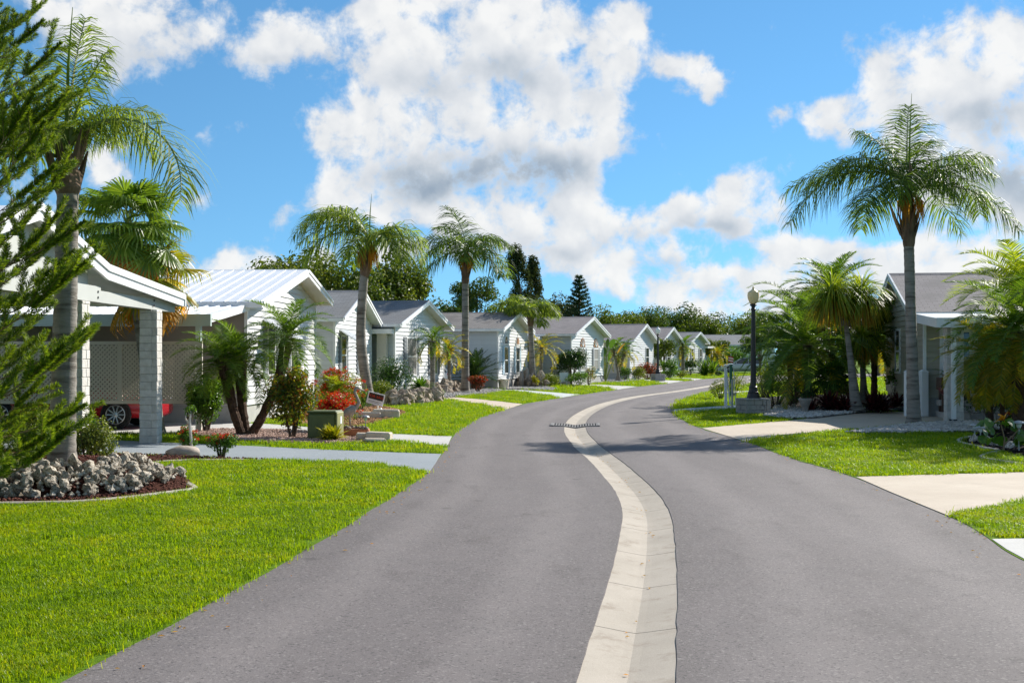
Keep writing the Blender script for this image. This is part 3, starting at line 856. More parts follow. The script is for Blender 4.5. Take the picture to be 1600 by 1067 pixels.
fv, ff = [], []
for i in range(520):
    a = rr.uniform(R(175), R(375))
    rad = rr.uniform(.40, 1.02)**.8
    x, y = cos(a) * 1.46 * rad, sin(a) * 1.56 * rad
    z = float(mound_z(np.array([[x + MC.x, y + MC.y]]))[0])
    q_ = rr.uniform(.02, .05)
    b_ = len(fv)
    fv += [(x + v[0] * q_ * rr.uniform(.8, 1.4), y + v[1] * q_ * rr.uniform(.8, 1.4), z + q_ * .6 + v[2] * q_) for v in OCT]
    ff += [tuple(int(k) + b_ for k in f) for f in OCF]
tag(MB().add(fv, ff).build('rubble', M['coral_rock'], rb), kind='stuff')
bo = link('boulder', SMOOTH, None, G(286, 713) + Vector((0, 0, .07)), (0, 0, .3), (.30, .2, .13))
tag(bo, 'smooth flat tan boulder lying on the red mulch', 'boulder')

# pink gravel bed behind the drive
pk = [(300, 680), (356, 690), (430, 693), (520, 694), (598, 692), (600, 687), (560, 680), (470, 674), (380, 671), (310, 672)]
sheet('planting_bed', pk, M['pink_base'], .017, 'pink gravel bed under the triple palm')
pebbles('gravel', gpoly(pk), 7000, .026, M['gravel_pink'], .035, 'loose pink gravel under the triple palm', 6)
om = [(470, 664), (560, 668), (612, 656), (628, 650), (634, 644), (600, 636), (540, 634), (480, 640)]
sheet('planting_bed', om, M['orange_mulch'], .017, 'orange mulch bed beside the red shrubs')
pebbles('mulch', gpoly(om), 3500, .04, M['orange_chip'], .036, 'orange bark mulch round the second palm', 7)
wg1 = [(640, 622), (700, 622), (760, 616), (790, 611), (760, 608), (700, 609), (640, 612)]
sheet('planting_bed', wg1, M['gravel_base'], .017, 'gravel bed round the third palm')
pebbles('gravel', gpoly(wg1), 5000, .055, M['gravel_white'], .037, 'pale gravel round the third palm', 8)
wg2 = [(780, 608.3), (815, 609.2), (862, 611.3), (870, 608), (850, 604.5), (800, 603)]
sheet('planting_bed', wg2, M['gravel_base'], .017, 'gravel bed round the small queen palm')
pebbles('gravel', gpoly(wg2), 3500, .06, M['gravel_white'], .037, 'pale gravel round the small queen palm', 9)
wg3 = [(912, 600), (975, 597.5), (1000, 595.5), (960, 593.6), (900, 594), (870, 597)]
sheet('planting_bed', wg3, M['gravel_base'], .017, 'gravel bed in front of the fifth house')
pebbles('gravel', gpoly(wg3), 2500, .08, M['gravel_white'], .037, 'pale gravel before the bird of paradise', 10)
# right hand beds
rg = [(1195, 652), (1235, 655.5), (1280, 653.5), (1318, 648.5), (1360, 644), (1420, 642), (1440, 636), (1360, 636), (1300, 638), (1215, 641), (1195, 646)]
sheet('planting_bed', rg, M['gravel_base'], .017, 'stone gravel bed under the ponytail palm')
pebbles('gravel', gpoly(rg), 6500, .062, M['gravel_white'], .038, 'whitish gravel before the ponytail palm', 12)
rg2 = [(1322, 678.5), (1400, 678.5), (1470, 677), (1530, 676), (1560, 672), (1560, 662), (1500, 661.5), (1440, 664), (1370, 671.5)]
sheet('planting_bed', rg2, M['gravel_base'], .017, 'gravel bed at the foot of the tall right palm')
pebbles('gravel', gpoly(rg2), 5500, .06, M['gravel_white'], .038, 'whitish gravel round the tall right palm', 13)
ds = [(1195, 641), (1300, 637.5), (1440, 635), (1440, 618), (1300, 616), (1160, 622), (1165, 630)]
sheet('planting_bed', ds, M['dark_soil'], .017, 'dark soil bed under the palm thicket')
ds2 = [(1498, 692), (1520, 698), (1600, 716), (1800, 735), (1800, 660), (1600, 660), (1556, 672), (1520, 680)]
sheet('planting_bed', ds2, M['dark_soil'], .017, 'dark mulch bed at the right edge')
pebbles('mulch', gpoly(ds2), 4000, .03, M['dark_soil'], .017, 'black mulch chips at the right edge', 14)

# ------------------------------------------------------------------ houses
def plank_mesh(m, name):
    # unit board along x (0..1), facing -y, lapped: lower edge proud
    return MB().hexa([(0, -.042, 0), (1, -.042, 0), (1, .0, 0), (0, .0, 0), (0, -.006, 1), (1, -.006, 1), (1, .0, 1), (0, .0, 1)]).mesh(name, m)
PLANK = {k: plank_mesh(M[k], 'plank') for k in ('siding_white', 'siding_shaded', 'siding_tan')}
EXPO = .168
def planks(parent, m, x0, x1, z0, z1, y=0.0, side=False, gable=None):
    """siding boards of a wall; front walls run along x at depth y, side walls along y at x = y (side -1 faces -x, +1 faces +x)"""
    z = z0
    me = PLANK[m]
    while z < z1 - .02:
        h = min(EXPO, z1 - z)
        a, b = x0, x1
        if gable:
            xc, zr, ze, hw_, ze2, hw2 = gable
            zt = z + h * .5
            if zt > ze:
                a = xc - max((zr - zt) / (zr - ze), 0) * hw_
            if zt > ze2:
                b = xc + max((zr - zt) / (zr - ze2), 0) * hw2
        if b - a > .08:
            if not side:
                link('plank', me, parent, (a, y, z), (0, 0, 0), (b - a, 1, h))
            elif side == -1:
                link('plank', me, parent, (y, b, z), (0, 0, -pi / 2), (b - a, 1, h))
            else:
                link('plank', me, parent, (y, a, z), (0, 0, pi / 2), (b - a, 1, h))
        z += EXPO

def window(parent, x0, x1, z0, z1, y=0.0, side=0, shutters=None, arch=False, blind=True, sash=True, name='window'):
    """framed window on the front (side 0) or a side wall (-1 / +1); coordinates run along the wall"""
    def tr(mb):
        if side:
            mb.v = [((y + b) if side == -1 else (y - b), (a if side == 1 else a), c) for a, b, c in mb.v]
            mb.f = [f if side == 1 else f[::-1] for f in mb.f]
            if side == 1: mb.f = [f for f in mb.f]
        else:
            mb.v = [(a, b + y, c) for a, b, c in mb.v]
        return mb
    t = .06
    mb = MB()
    mb.box(x0 - t, -.06, z0 - t, x0, -.001, z1 + t); mb.box(x1, -.06, z0 - t, x1 + t, -.001, z1 + t)
    mb.box(x0, -.06, z1, x1, -.001, z1 + t); mb.box(x0, -.075, z0 - t, x1, -.001, z0)
    if sash:
        zm = (z0 + z1) / 2
        mb.box(x0, -.055, zm - .025, x1, -.02, zm + .025)
    w = tr(mb).build(name, M['trim_white'], parent)
    tr(MB().box(x0 + .001, -.040, z0 + .001, x1 - .001, -.028, z1 - .001)).build('pane', M['blind' if blind == 'blind' else 'window_glass'], w)
    if shutters:
        sw = .34
        for a in (x0 - t - sw - .02, x1 + t + .02):
            mb = MB().box(a, -.05, z0 - t, a + sw, -.012, z1 + t)
            for i in range(9):
                zz_ = z0 + (z1 - z0) * (i + .2) / 9
                mb.hexa([(a + .05, -.066, zz_), (a + sw - .05, -.066, zz_), (a + sw - .05, -.051, zz_), (a + .05, -.051, zz_), (a + .05, -.054, zz_ + (z1 - z0) / 13), (a + sw - .05, -.054, zz_ + (z1 - z0) / 13), (a + sw - .05, -.051, zz_ + (z1 - z0) / 13), (a + .05, -.051, zz_ + (z1 - z0) / 13)])
            tr(mb).build('shutter', M[shutters], parent)
    return w

def house(label, corner, theta, w=7.2, L=14.0, base=.45, eave=3.1, ridge=4.35, siding='siding_white', roofm='shingle_grey', ov=.35, ovf=.4, skirt='footing',
          mirror=False, pf=.5, eave2=None, side_planks=True, side_mat=None, metal=False, name='house', boards=True, roof_back=None):
    """ridge runs into the lot (local y); the gable front is local y = 0"""
    if not mirror:
        rz = atan2(cos(theta), sin(theta))
    else:
        rz = atan2(-cos(theta), -sin(theta))
    root = thing(name, label, 'house', (corner[0], corner[1], 0), rz)
    xp = w * pf
    eave2 = eave2 or eave
    s = (ridge - eave) / xp
    s2 = (ridge - eave2) / (w - xp)
    mb = MB()
    mb.box(.02, .02, -.1, w - .02, L - .02, base)
    mb.build('foundation', M[skirt], root)
    mb = MB()
    mb.prism([(0, base + .001), (w, base + .001), (w, eave2), (xp, ridge - .001), (0, eave)], 1, .012, L)
    sm = M[siding]
    mb.build('wall', sm, root)
    if boards:
        planks(root, siding, 0.02, w - .02, base, ridge - .05, 0.012, gable=(xp, ridge, eave, xp, eave2, w - xp))
    near_side = -1 if not mirror else 1
    if side_planks:
        planks(root, side_mat or siding, .02, min(L, 9.0), base, eave, 0.0 if not mirror else w, side=near_side)
    # corner boards
    for x in (0, w):
        MB().box(x - .045, -.035, base, x + .045, .05, (eave if x == 0 else eave2) - .02).build('corner_board', M['trim_white'], root)
    th = .10
    # two roof slabs; front eave end shows a deep white rake
    for sgn in (-1, 1):
        xe = (-ov) if sgn == -1 else (w + ov)
        ze = eave - ov * s if sgn == -1 else eave2 - ov * s2
        zr = ridge
        xr_ = xp
        p = []
        lo = [(xe, ze + .01), (xr_, zr + .01), (xr_, zr + .01 + th * 1.05), (xe, ze + .01 + th * 1.05)]
        mb = MB()
        if sgn == 1:
            lo = [lo[1], lo[0], lo[3], lo[2]]
        mb.prism(lo, 1, -ovf, L + .3)
        r = mb.build('roof', M[roofm], root)
        if metal:
            n = int((L + ovf + .2) / .32)
            if sgn == -1:
                for i in range(n):
                    y0 = -ovf + i * .32
                    za, zb = ze + .01 + th * 1.05, zr + .01 + th * 1.05
                    m2 = MB()
                    m2.hexa([(xe - .03, y0 + .004, za - .005), (xr_, y0 + .004, zb - .005), (xr_, y0 + .314, zb - .005), (xe - .03, y0 + .314, za - .005),
                             (xe - .03, y0 + .004, za + .012), (xr_, y0 + .004, zb + .012), (xr_, y0 + .314, zb + .012), (xe - .03, y0 + .314, za + .012)])
                    m2.hexa([(xe - .03, y0 + .004, za + .012), (xr_, y0 + .004, zb + .012), (xr_, y0 + .034, zb + .012), (xe - .03, y0 + .034, za + .012),
                             (xe - .03, y0 + .012, za + .030), (xr_, y0 + .012, zb + .030), (xr_, y0 + .026, zb + .030), (xe - .03, y0 + .026, za + .030)])
                    m2.build('roof_panel', M['metal_roof'], r)
        # rake board and a step of trim
        mb = MB()
        mb.hexa([(xe, -ovf - .035, ze - .07), (xr_, -ovf - .035, zr - .07), (xr_, -ovf - .001, zr - .07), (xe, -ovf - .001, ze - .07),
                 (xe, -ovf - .035, ze + .13), (xr_, -ovf - .035, zr + .13), (xr_, -ovf - .001, zr + .13), (xe, -ovf - .001, ze + .13)])
        mb.hexa([(xe, -ovf - .06, ze + .05), (xr_, -ovf - .06, zr + .05), (xr_, -ovf - .036, zr + .05), (xe, -ovf - .036, ze + .05),
                 (xe, -ovf - .06, ze + .14), (xr_, -ovf - .06, zr + .14), (xr_, -ovf - .036, zr + .14), (xe, -ovf - .036, ze + .14)])
        mb.build('rake_board', M['trim_white'], root)
        # soffit under the gable overhang
        mb = MB()
        xi = 0 if sgn == -1 else w
        mb.hexa([(xe, -ovf, ze - .012), (xr_, -ovf, zr - .012), (xr_, .0, zr - .012), (xe, .0, ze - .012),
                 (xe, -ovf, ze + .006), (xr_, -ovf, zr + .006), (xr_, .0, zr + .006), (xe, .0, ze + .006)])
        mb.build('soffit', M['soffit'], root)
        # eave fascia and gutter
        mb = MB()
        xa, xb = (xe - .11, xe - .002) if sgn == -1 else (xe + .002, xe + .11)
        mb.box(xa, -ovf - .03, ze - .03, xb, L + .28, ze + .10)
        mb.build('rain_gutter', M['trim_white'], root)
    MB().prism([(xp - .16, ridge + .118 - .16 * s), (xp, ridge + .125), (xp + .16, ridge + .118 - .16 * s2), (xp, ridge + .15)], 1, -ovf, L + .29).build('ridge_cap', M['metal_roof' if metal else roofm], root)
    fp = []
    for lx, ly in ((-.1, -.1), (w + .1, -.1), (w + .1, L), (-.1, L)):
        fp.append((corner[0] + cos(rz) * lx - sin(rz) * ly, corner[1] + sin(rz) * lx + cos(rz) * ly))
    EXCL.append(np.array(fp))
    return root

def awning(parent, x0, x1, z, y=0.0, out=.75, drop=.5):
    mb = MB()
    mb.hexa([(x0, y - out, z - drop), (x1, y - out, z - drop), (x1, y - .03, z), (x0, y - .03, z), (x0, y - out, z - drop + .03), (x1, y - out, z - drop + .03), (x1, y - .03, z + .03), (x0, y - .03, z + .03)])
    n = int((x1 - x0) / .16)
    for i in range(n):
        xx = x0 + (i + .3) * (x1 - x0) / n
        mb.hexa([(xx, y - out, z - drop + .03), (xx + .05, y - out, z - drop + .03), (xx + .05, y - .03, z + .03), (xx, y - .03, z + .03), (xx, y - out, z - drop + .05), (xx + .05, y - out, z - drop + .05), (xx + .05, y - .03, z + .05), (xx, y - .03, z + .05)])
    a = mb.build('window_awning', M['metal_roof'], parent)
    MB().tube([(x0 + .05, y - out + .05, z - drop), (x0 + .05, y - .03, z - drop - .25)], .012, 6).build('awning_arm', M['galv'], a)
    MB().tube([(x1 - .05, y - out + .05, z - drop), (x1 - .05, y - .03, z - drop - .25)], .012, 6).build('awning_arm', M['galv'], a)

def block_column(parent, x, y, z1, w=.42, course=.155, m='stone_block', seed=0):
    """square column of split-face blocks laid in courses round a mortar core"""
    rs = random.Random(seed)
    h = w / 2
    c = MB().box(x - h + .022, y - h + .022, 0, x + h - .022, y + h - .022, z1).build('column', M['mortar'], parent)
    z = 0.0
    i = 0
    while z < z1 - .03:
        hh = min(course, z1 - z)
        j = lambda: rs.uniform(-.009, .009)
        g = .004
        # four blocks pinwheel per course, alternating hand
        cut = rs.uniform(.35, .65) * w
        if i % 2:
            bl = [(-h, -h, -h + cut, -h + .1), (-h + cut + g, -h, h, -h + .1), (h - .1, -h + .1 + g, h, h), (-h, -h + .1 + g, -h + .1, h), (-h + .1 + g, h - .1, h - .1 - g, h)]
        else:
            bl = [(-h, -h, h - .1 - g, -h + .1), (h - .1, -h, h, h - cut), (h - .1, h - cut + g, h, h), (-h, -h + .1 + g, -h + .1, h), (-h + .1 + g, h - .1, h - .1 - g, h)]
        for x0, y0, x1, y1 in bl:
            if x1 - x0 < .02 or y1 - y0 < .02: continue
            mb = MB().bevbox(x + x0 + min(j(), 0), y + y0 + min(j(), 0), z + g, x + x1 + max(j(), 0), y + y1 + max(j(), 0), z + hh, .008)
            mb.build('block', M['stone_block'], c)
        z += course
        i += 1
    return c

def digits(parent, text, size, loc, rot, m, name='house_number', ext=.004):
    cu = bpy.data.curves.new(name, 'FONT')
    cu.body = text
    cu.size = size
    cu.extrude = ext
    cu.align_x = 'CENTER'
    o = bpy.data.objects.new(name, cu)
    COL.objects.link(o)
    me = bpy.data.meshes.new_from_object(o)
    bpy.data.objects.remove(o)
    me.materials.clear()
    me.materials.append(m)
    return link(name, me, parent, loc, rot)

# ---- H0: nearest house on the left with its open gabled carport
def house_near_left():
    X0 = -7.14                                   # front plane towards the road
    rz = atan2(1, 0)
    root = thing('carport_house', 'white gabled carport house with stone columns behind the near left palm', 'house', (X0, 17.5, 0), rz)
    # local x = away from camera, y = into the lot ; peak at x=.4
    pk_x, pk_z = .3, 3.90
    kx, kz = 3.3, 3.20
    ex, ez = 8.1, 2.93
    L = 11.0
    th = .12
    def slope(a, b, nm='roof'):
        r = MB().prism([(a[0], a[1]), (b[0], b[1]), (b[0], b[1] + th), (a[0], a[1] + th)], 1, 0.0, L).build(nm, M['metal_roof'], root)
        mb = MB()
        for (yo, yi, lo, hi) in ((-.05, -.002, -.10, .15), (-.08, -.051, .05, .17)):
            mb.hexa([(a[0], yo, a[1] + lo), (b[0], yo, b[1] + lo), (b[0], yi, b[1] + lo), (a[0], yi, a[1] + lo),
                     (a[0], yo, a[1] + hi), (b[0], yo, b[1] + hi), (b[0], yi, b[1] + hi), (a[0], yi, a[1] + hi)])
        mb.build('rake_board', M['trim_white'], root)
    slope((pk_x, pk_z), (kx, kz)); slope((kx, kz), (ex, ez))
    slope((-3.2, 3.0), (pk_x, pk_z))
    MB().box(ex, -.08, ez - .1, ex + .06, L, ez + .16).build('fascia', M['trim_white'], root)
    # infill of the gable over the beam and the beam itself
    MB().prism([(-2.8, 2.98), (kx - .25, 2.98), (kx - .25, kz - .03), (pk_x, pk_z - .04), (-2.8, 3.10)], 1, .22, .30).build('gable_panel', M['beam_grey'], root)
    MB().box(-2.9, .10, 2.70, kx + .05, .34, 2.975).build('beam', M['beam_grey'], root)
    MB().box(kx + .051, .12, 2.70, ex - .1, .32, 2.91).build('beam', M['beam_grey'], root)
    # metal brackets on the beam
    for bx in (kx - .1, 6.45):
        for zz_ in (2.78, 2.88):
            MB().lathe([(.001, -.004), (.022, -.004), (.022, .012), (.001, .012)], 10).build('bolt', M['black_iron'], root, loc=(bx, .10, zz_), rot=(R(90), 0, 0))
    block_column(root, 2.55, .25, 2.69, .35, seed=1)
    block_column(root, 6.5, .18, 2.69, .35, seed=2)
    block_column(root, -2.3, .25, 2.69, .42, seed=3)
    # house body set far back, behind the carport
    MB().box(-3.0, 6.5, 0, 5.6, L, 2.95).build('wall', M['siding_white'], root)
    MB().box(.5, 6.44, .05, 1.4, 6.499, 2.1).build('door', M['white_paint'], root)
    # small lantern on the first column
    la = MB().box(2.72, .2, 1.86, 2.88, .26, 1.90).build('wall_lantern', M['pvc'], root)
    MB().lathe([(.01, 0), (.05, .02), (.06, .12), (.075, .14), (.01, .20)], 8).build('lantern_glass', M['pvc'], la, loc=(2.86, .23, 1.72))
    fp = [(X0 - 11, 14.5), (X0 - 5.5, 14.5), (X0 - 5.5, 23.5), (X0 - 11, 23.5)]
    EXCL.append(np.array(fp))
house_near_left()

# ---- H1: white metal-roofed house with its own carport and lattice screen
h1 = house('white house with ribbed white metal roof behind the triple palm', (-6.95, 31.0), R(3), 8.2, 13.0, .48, 3.12, 4.24, 'siding_white', 'metal_roof', metal=True, side_planks=False, ovf=.5, pf=.6, eave2=3.55)
window(h1, 2.0, 2.75, 1.25, 2.55, 0, 0, 'shutter_grey')
window(h1, 4.7, 5.5, 1.25, 2.55, 0, 0, 'shutter_grey')
awning(h1, 1.55, 3.2, 2.75)
MB().box(-.03, 0.06, .5, -.001, 9.0, 3.0).build('side_wall', M['wall_beige_dim'], h1)
digits(h1, '45', .26, (.62, -.03, 1.42), (R(90), 0, 0), M['ink'])
# carport: low white roof slab off the near side
mb = MB()
cp = [(-3.3, 2.62), (-.05, 3.02), (-.05, 3.10), (-3.3, 2.70)]
mb.prism(cp, 1, -.05, 10)
cr = mb.build('carport_roof', M['metal_roof'], h1)
for i in range(34):
    y0 = -.05 + i * .295
    MB().hexa([(-3.3, y0, 2.70), (-.05, y0, 3.10), (-.05, y0 + .05, 3.10), (-3.3, y0 + .05, 2.70), (-3.3, y0 + .01, 2.73), (-.05, y0 + .01, 3.13), (-.05, y0 + .04, 3.13), (-3.3, y0 + .04, 2.73)]).build('seam', M['metal_roof'], cr)
MB().hexa([(-3.3, -.10, 2.55), (-.05, -.10, 2.95), (-.05, -.051, 2.95), (-3.3, -.051, 2.55), (-3.3, -.10, 2.73), (-.05, -.10, 3.13), (-.05, -.051, 3.13), (-3.3, -.051, 2.73)]).build('rake_board', M['trim_white'], h1)
MB().box(-3.40, -.1, 2.46, -3.305, 10, 2.74).build('fascia', M['mint_paint'], h1)
for y in (.15, 3.2, 6.4, 9.4):
    MB().box(-3.36, y, 0, -3.24, y + .12, 2.5).build('post', M['mint_paint'], h1)
for i in range(12):
    y = .25 + i * .8
    MB().box(-.36, y, 2.98, -.30, y + .32, 3.075).build('vent_slot', M['black_void'], h1)
# lattice screen
lat = thing('lattice_screen', 'beige diamond lattice screen hanging above the red car', 'lattice', (-7.15, 27.35, 0), pi)
xw = 5.6
fr = MB()
fr.box(0, -.03, .66, xw, .03, .74); fr.box(0, -.03, 2.02, xw, .03, 2.10)
for xx in (0, 1.85, 3.7, 5.52):
    fr.box(xx, -.032, .741, xx + .09, .032, 2.019)
fr.build('frame', M['wall_beige'], lat)
sl = MB()
stepl = .105
for fam in (1, -1):
    k = -2.0
    while k < xw + 2:
        # line x = k + fam*(z-.74)
        z0, z1 = .742, 2.018
        a0, a1 = k, k + fam * (z1 - z0)
        lo, hi = max(min(a0, a1), .02), min(max(a0, a1), xw - .02)
        if hi - lo > .05:
            if fam == 1:
                za, zb = z0 + (lo - k), z0 + (hi - k)
            else:
                za, zb = z0 + (k - lo), z0 + (k - hi)
            hwid = .023
            y0, y1 = (-.012, -.002) if fam == 1 else (.002, .012)
            dx, dz = (hwid * .7, -hwid * .7 * fam)
            sl.hexa([(lo - dx, y0, za - dz), (hi - dx, y0, zb - dz), (hi - dx, y1, zb - dz), (lo - dx, y1, za - dz), (lo + dx, y0, za + dz), (hi + dx, y0, zb + dz), (hi + dx, y1, zb + dz), (lo + dx, y1, za + dz)])
        k += stepl
tag(sl.build('slats', M['wall_beige'], lat), kind='stuff')
for xx in (0.02, 5.5):
    MB().box(xx, -.05, 0, xx + .1, .05, .659).build('post', M['wall_beige'], lat)

# ---- H2..H8 down the left side
h2 = house('white house with grey shingle roof and shuttered windows behind the second palm', (-6.5, 43.4), R(4), 7.0, 13, .45, 3.15, 4.22, 'siding_white', 'shingle_grey', side_planks=True)
window(h2, 1.0, 1.8, 1.1, 2.5, 0, 0, 'shutter_grey'); window(h2, 4.3, 5.1, 1.1, 2.5, 0, 0, 'shutter_grey')
awning(h2, .7, 2.3, 2.72, out=.8, drop=.5)
MB().box(7.0, -.9, 2.72, 11.2, 7, 2.92).build('carport_roof', M['trim_white'], h2)
MB().box(7.3, -.62, 0, 7.72, -.2, 2.719).build('column', M['wall_beige'], h2)
MB().box(10.7, -.62, 0, 11.1, -.2, 2.719).build('column', M['wall_beige'], h2)
h3 = house('white clad house with white trellis window beside the third palm', (-5.05, 51.0), R(14), 7.0, 13, .5, 3.15, 4.18, 'siding_white', 'shingle_grey', side_mat='siding_shaded')
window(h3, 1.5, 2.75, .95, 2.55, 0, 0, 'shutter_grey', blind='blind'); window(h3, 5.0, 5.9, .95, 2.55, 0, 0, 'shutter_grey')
h4 = house('white house with two arched blue-framed windows behind the small queen palm', (-.75, 63.5), R(13), 7.2, 13, .5, 3.22, 4.12, 'siding_white', 'shingle_brown', side_mat='siding_shaded')
for xx in (1.35, 4.2):
    w_ = window(h4, xx, xx + .85, .85, 2.25, 0, 0, 'shutter_blue')
    mb = MB()
    n = 10
    arc_ = [(xx + .425 + .47 * cos(pi * k / n), 2.40 + .47 * sin(pi * k / n) * 1.1) for k in range(n + 1)]
    mb.prism(arc_, 1, -.05, .01)
    a_ = mb.build('arched_frame', M['trim_white'], h4)
    mb = MB()
    mb.prism([(xx + .425 + .37 * cos(pi * k / n), 2.46 + .37 * sin(pi * k / n) * 1.05) for k in range(n + 1)], 1, -.058, .01)
    mb.build('pane', M['window_glass' if xx < 2 else 'fan_brown'], a_)
MB().box(7.2, -.5, 2.72, 9.8, 6, 2.94).build('porch_roof', M['trim_white'], h4)
MB().box(9.3, -.3, 0, 9.6, 0, 2.719).build('column', M['white_paint'], h4)
h5 = house('white house with brown fan window behind the dark round tree', (3.6, 72.0), R(20), 7.2, 13, .5, 3.12, 4.15, 'siding_white', 'shingle_mauve', side_mat='siding_shaded')
for xx in (1.9, 4.9):
    w_ = window(h5, xx, xx + .9, .9, 2.2, 0, 0, 'shutter_grey', blind='blind')
    a_ = MB().prism([(xx + .45 + .52 * cos(pi * k / 10), 2.36 + .56 * sin(pi * k / 10)) for k in range(11)], 1, -.05, .01).build('fan_light', M['fan_brown'], h5)
    for k in range(1, 6):
        an = pi * k / 6
        MB().tube([(xx + .45, -.06, 2.38), (xx + .45 + .48 * cos(an), -.06, 2.38 + .5 * sin(an))], .02, 5).build('muntin', M['trim_white'], a_)
h6 = house('tan-sided house with grey roof behind the leaning date palms', (8.75, 88.0), R(21), 7.0, 13, .5, 2.95, 4.12, 'siding_white', 'shingle_mauve', side_planks=False)
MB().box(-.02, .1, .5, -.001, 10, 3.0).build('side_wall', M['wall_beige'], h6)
window(h6, 4.6, 5.5, 1.0, 2.4, 0, 0, None)
MB().tube([(1.7, 3.0, 3.9), (1.7, 3.0, 4.45)], .06, 8).build('vent_pipe', M['black_iron'], h6)
h7 = house('small white gabled house partly hidden behind the far leafy tree', (12.1, 97.5), R(22), 6.6, 13, .5, 3.0, 4.1, 'siding_white', 'shingle_mauve', side_planks=False)
window(h7, 2.6, 3.5, 1.0, 2.4, 0, 0, 'shutter_grey')
h8 = house('last white gabled house with green shutters near the silver car', (17.0, 114.5), R(24), 6.4, 13, .5, 3.1, 4.05, 'siding_white', 'shingle_grey', side_planks=False)
window(h8, 1.2, 1.9, .9, 2.5, 0, 0, 'green_metal' if False else 'shutter_grey'); window(h8, 4.3, 5.0, .9, 2.5, 0, 0, 'shutter_grey')
MB().box(6.4, -.3, 2.6, 9.4, 6, 2.8).build('carport_roof', M['trim_white'], h8)
MB().box(9.0, -.1, 0, 9.2, .1, 2.599).build('column', M['white_paint'], h8)
h9 = house('far low house with long grey roof beyond the bend', (31.5, 142.0), R(0), 8.0, 15, .3, 3.15, 4.3, 'siding_white', 'shingle_grey', side_planks=False, boards=False)
for gy_ in (1.0, 4.6):
    gd_ = MB().box(-.03, gy_, .1, -.001, gy_ + 2.9, 2.4).build('garage_door', M['white_paint'], h9)
    for k in range(4):
        MB().box(-.045, gy_ + .05, .14 + k * .57, -.031, gy_ + 2.85, .66 + k * .57).build('panel', M['trim_white'], gd_)

for h_, xs_, zs_ in ((h2, 1.6, 3.66), (h3, 1.4, 3.60), (h4, 2.2, 3.80), (h5, 1.8, 3.65), (h7, 1.6, 3.55)):
    v_ = MB().box(xs_ - .2, 4.0, zs_, xs_ + .2, 4.4, zs_ + .42).build('roof_vent', M['galv'], h_)
    MB().tube([(xs_ - .3, 6.5, zs_ - .1), (xs_ - .3, 6.5, zs_ + .38)], .05, 8).build('vent_pipe', M['pvc'], h_)
# ---- right-hand house
thr = R(9)
ur = Vector((sin(thr), cos(thr), 0))
near = Vector((12.05, 34.6, 0))
farc = near + ur * 7.0
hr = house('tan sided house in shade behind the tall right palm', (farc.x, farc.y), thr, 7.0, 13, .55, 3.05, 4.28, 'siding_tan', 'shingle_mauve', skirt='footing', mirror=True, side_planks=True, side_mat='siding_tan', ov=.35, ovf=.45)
window(hr, 2.1, 2.9, 1.25, 2.6, 0, 0, None)
window(hr, 4.9, 5.6, 1.25, 2.6, 0, 0, None)
# porch on the near side: x from 7.0 (wall) towards the camera
MB().hexa([(6.9, -.4, 2.93), (11.1, -.4, 2.62), (11.1, 7.0, 2.62), (6.9, 7.0, 2.93), (6.9, -.4, 3.03), (11.1, -.4, 2.72), (11.1, 7.0, 2.72), (6.9, 7.0, 3.03)]).build('porch_roof', M['trim_white'], hr)
MB().hexa([(6.9, -.45, 2.80), (11.1, -.45, 2.50), (11.1, -.401, 2.50), (6.9, -.401, 2.80), (6.9, -.45, 3.05), (11.1, -.45, 2.74), (11.1, -.401, 2.74), (6.9, -.401, 3.05)]).build('fascia', M['trim_white'], hr)
MB().box(11.101, -.45, 2.50, 11.2, 7.0, 2.75).build('fascia', M['trim_white'], hr)
block_column(hr, 10.55, .1, 2.55, .42, seed=9)
MB().box(10.77, -.02, .02, 10.88, .10, 2.5).build('downspout', M['pvc'], hr)
MB().box(10.76, -.06, .0, 10.90, .12, .12).build('downspout_boot', M['black_trim'], hr)
dfr = MB().box(7.03, .42, .55, 7.09, 1.48, 2.75).build('door_frame', M['trim_white'], hr)
dd_ = MB().box(7.091, .52, .58, 7.13, 1.38, 2.62).build('door', M['white_paint'], hr)
MB().box(7.131, .68, 1.35, 7.14, 1.22, 2.45).build('pane', M['window_glass'], dd_)
MB().lathe([(.001, 0), (.03, .01), (.03, .05), (.001, .06)], 10).build('handle', M['black_iron'], dd_, loc=(7.14, 1.31, 1.5), rot=(0, R(90), 0))
MB().box(7.06, 2.9, .9, 7.1, 4.4, 2.6).build('window', M['window_glass'], hr)
MB().box(7.03, 2.8, .85, 7.059, 4.5, 2.7).build('window_frame', M['trim_white'], hr)
# brick steps up to the porch door
st = thing('brick_steps', 'pale brick steps leading up to the shaded porch door', 'steps', (near.x, near.y, 0), hr.rotation_euler.z)
for k in range(3):
    for c in range(6):
        o_ = (k % 2) * .12
        MB().bevbox(.05, .3 + c * .34 + .005 + o_, k * .17, 1.45 - k * .42, .3 + (c + 1) * .34 - .005 + o_, k * .17 + .165, .01).build('brick', M['step_brick'], st)
# flower box by the wall and a pot on the steps
fb = thing('planter_box', 'dark wooden planter box with leafy plant on the shaded porch', 'planter', near + ur * -.6 + Vector((.75, 0, 0)))
MB().box(-.45, -.2, .8, .45, .2, 1.15).build('box', M['dark_wood'], fb)
MB().box(-.4, -.15, 0, -.33, -.08, .8).box(.33, -.15, 0, .4, -.08, .8).box(-.4, .08, 0, -.33, .15, .8).box(.33, .08, 0, .4, .15, .8).build('stand', M['dark_wood'], fb)

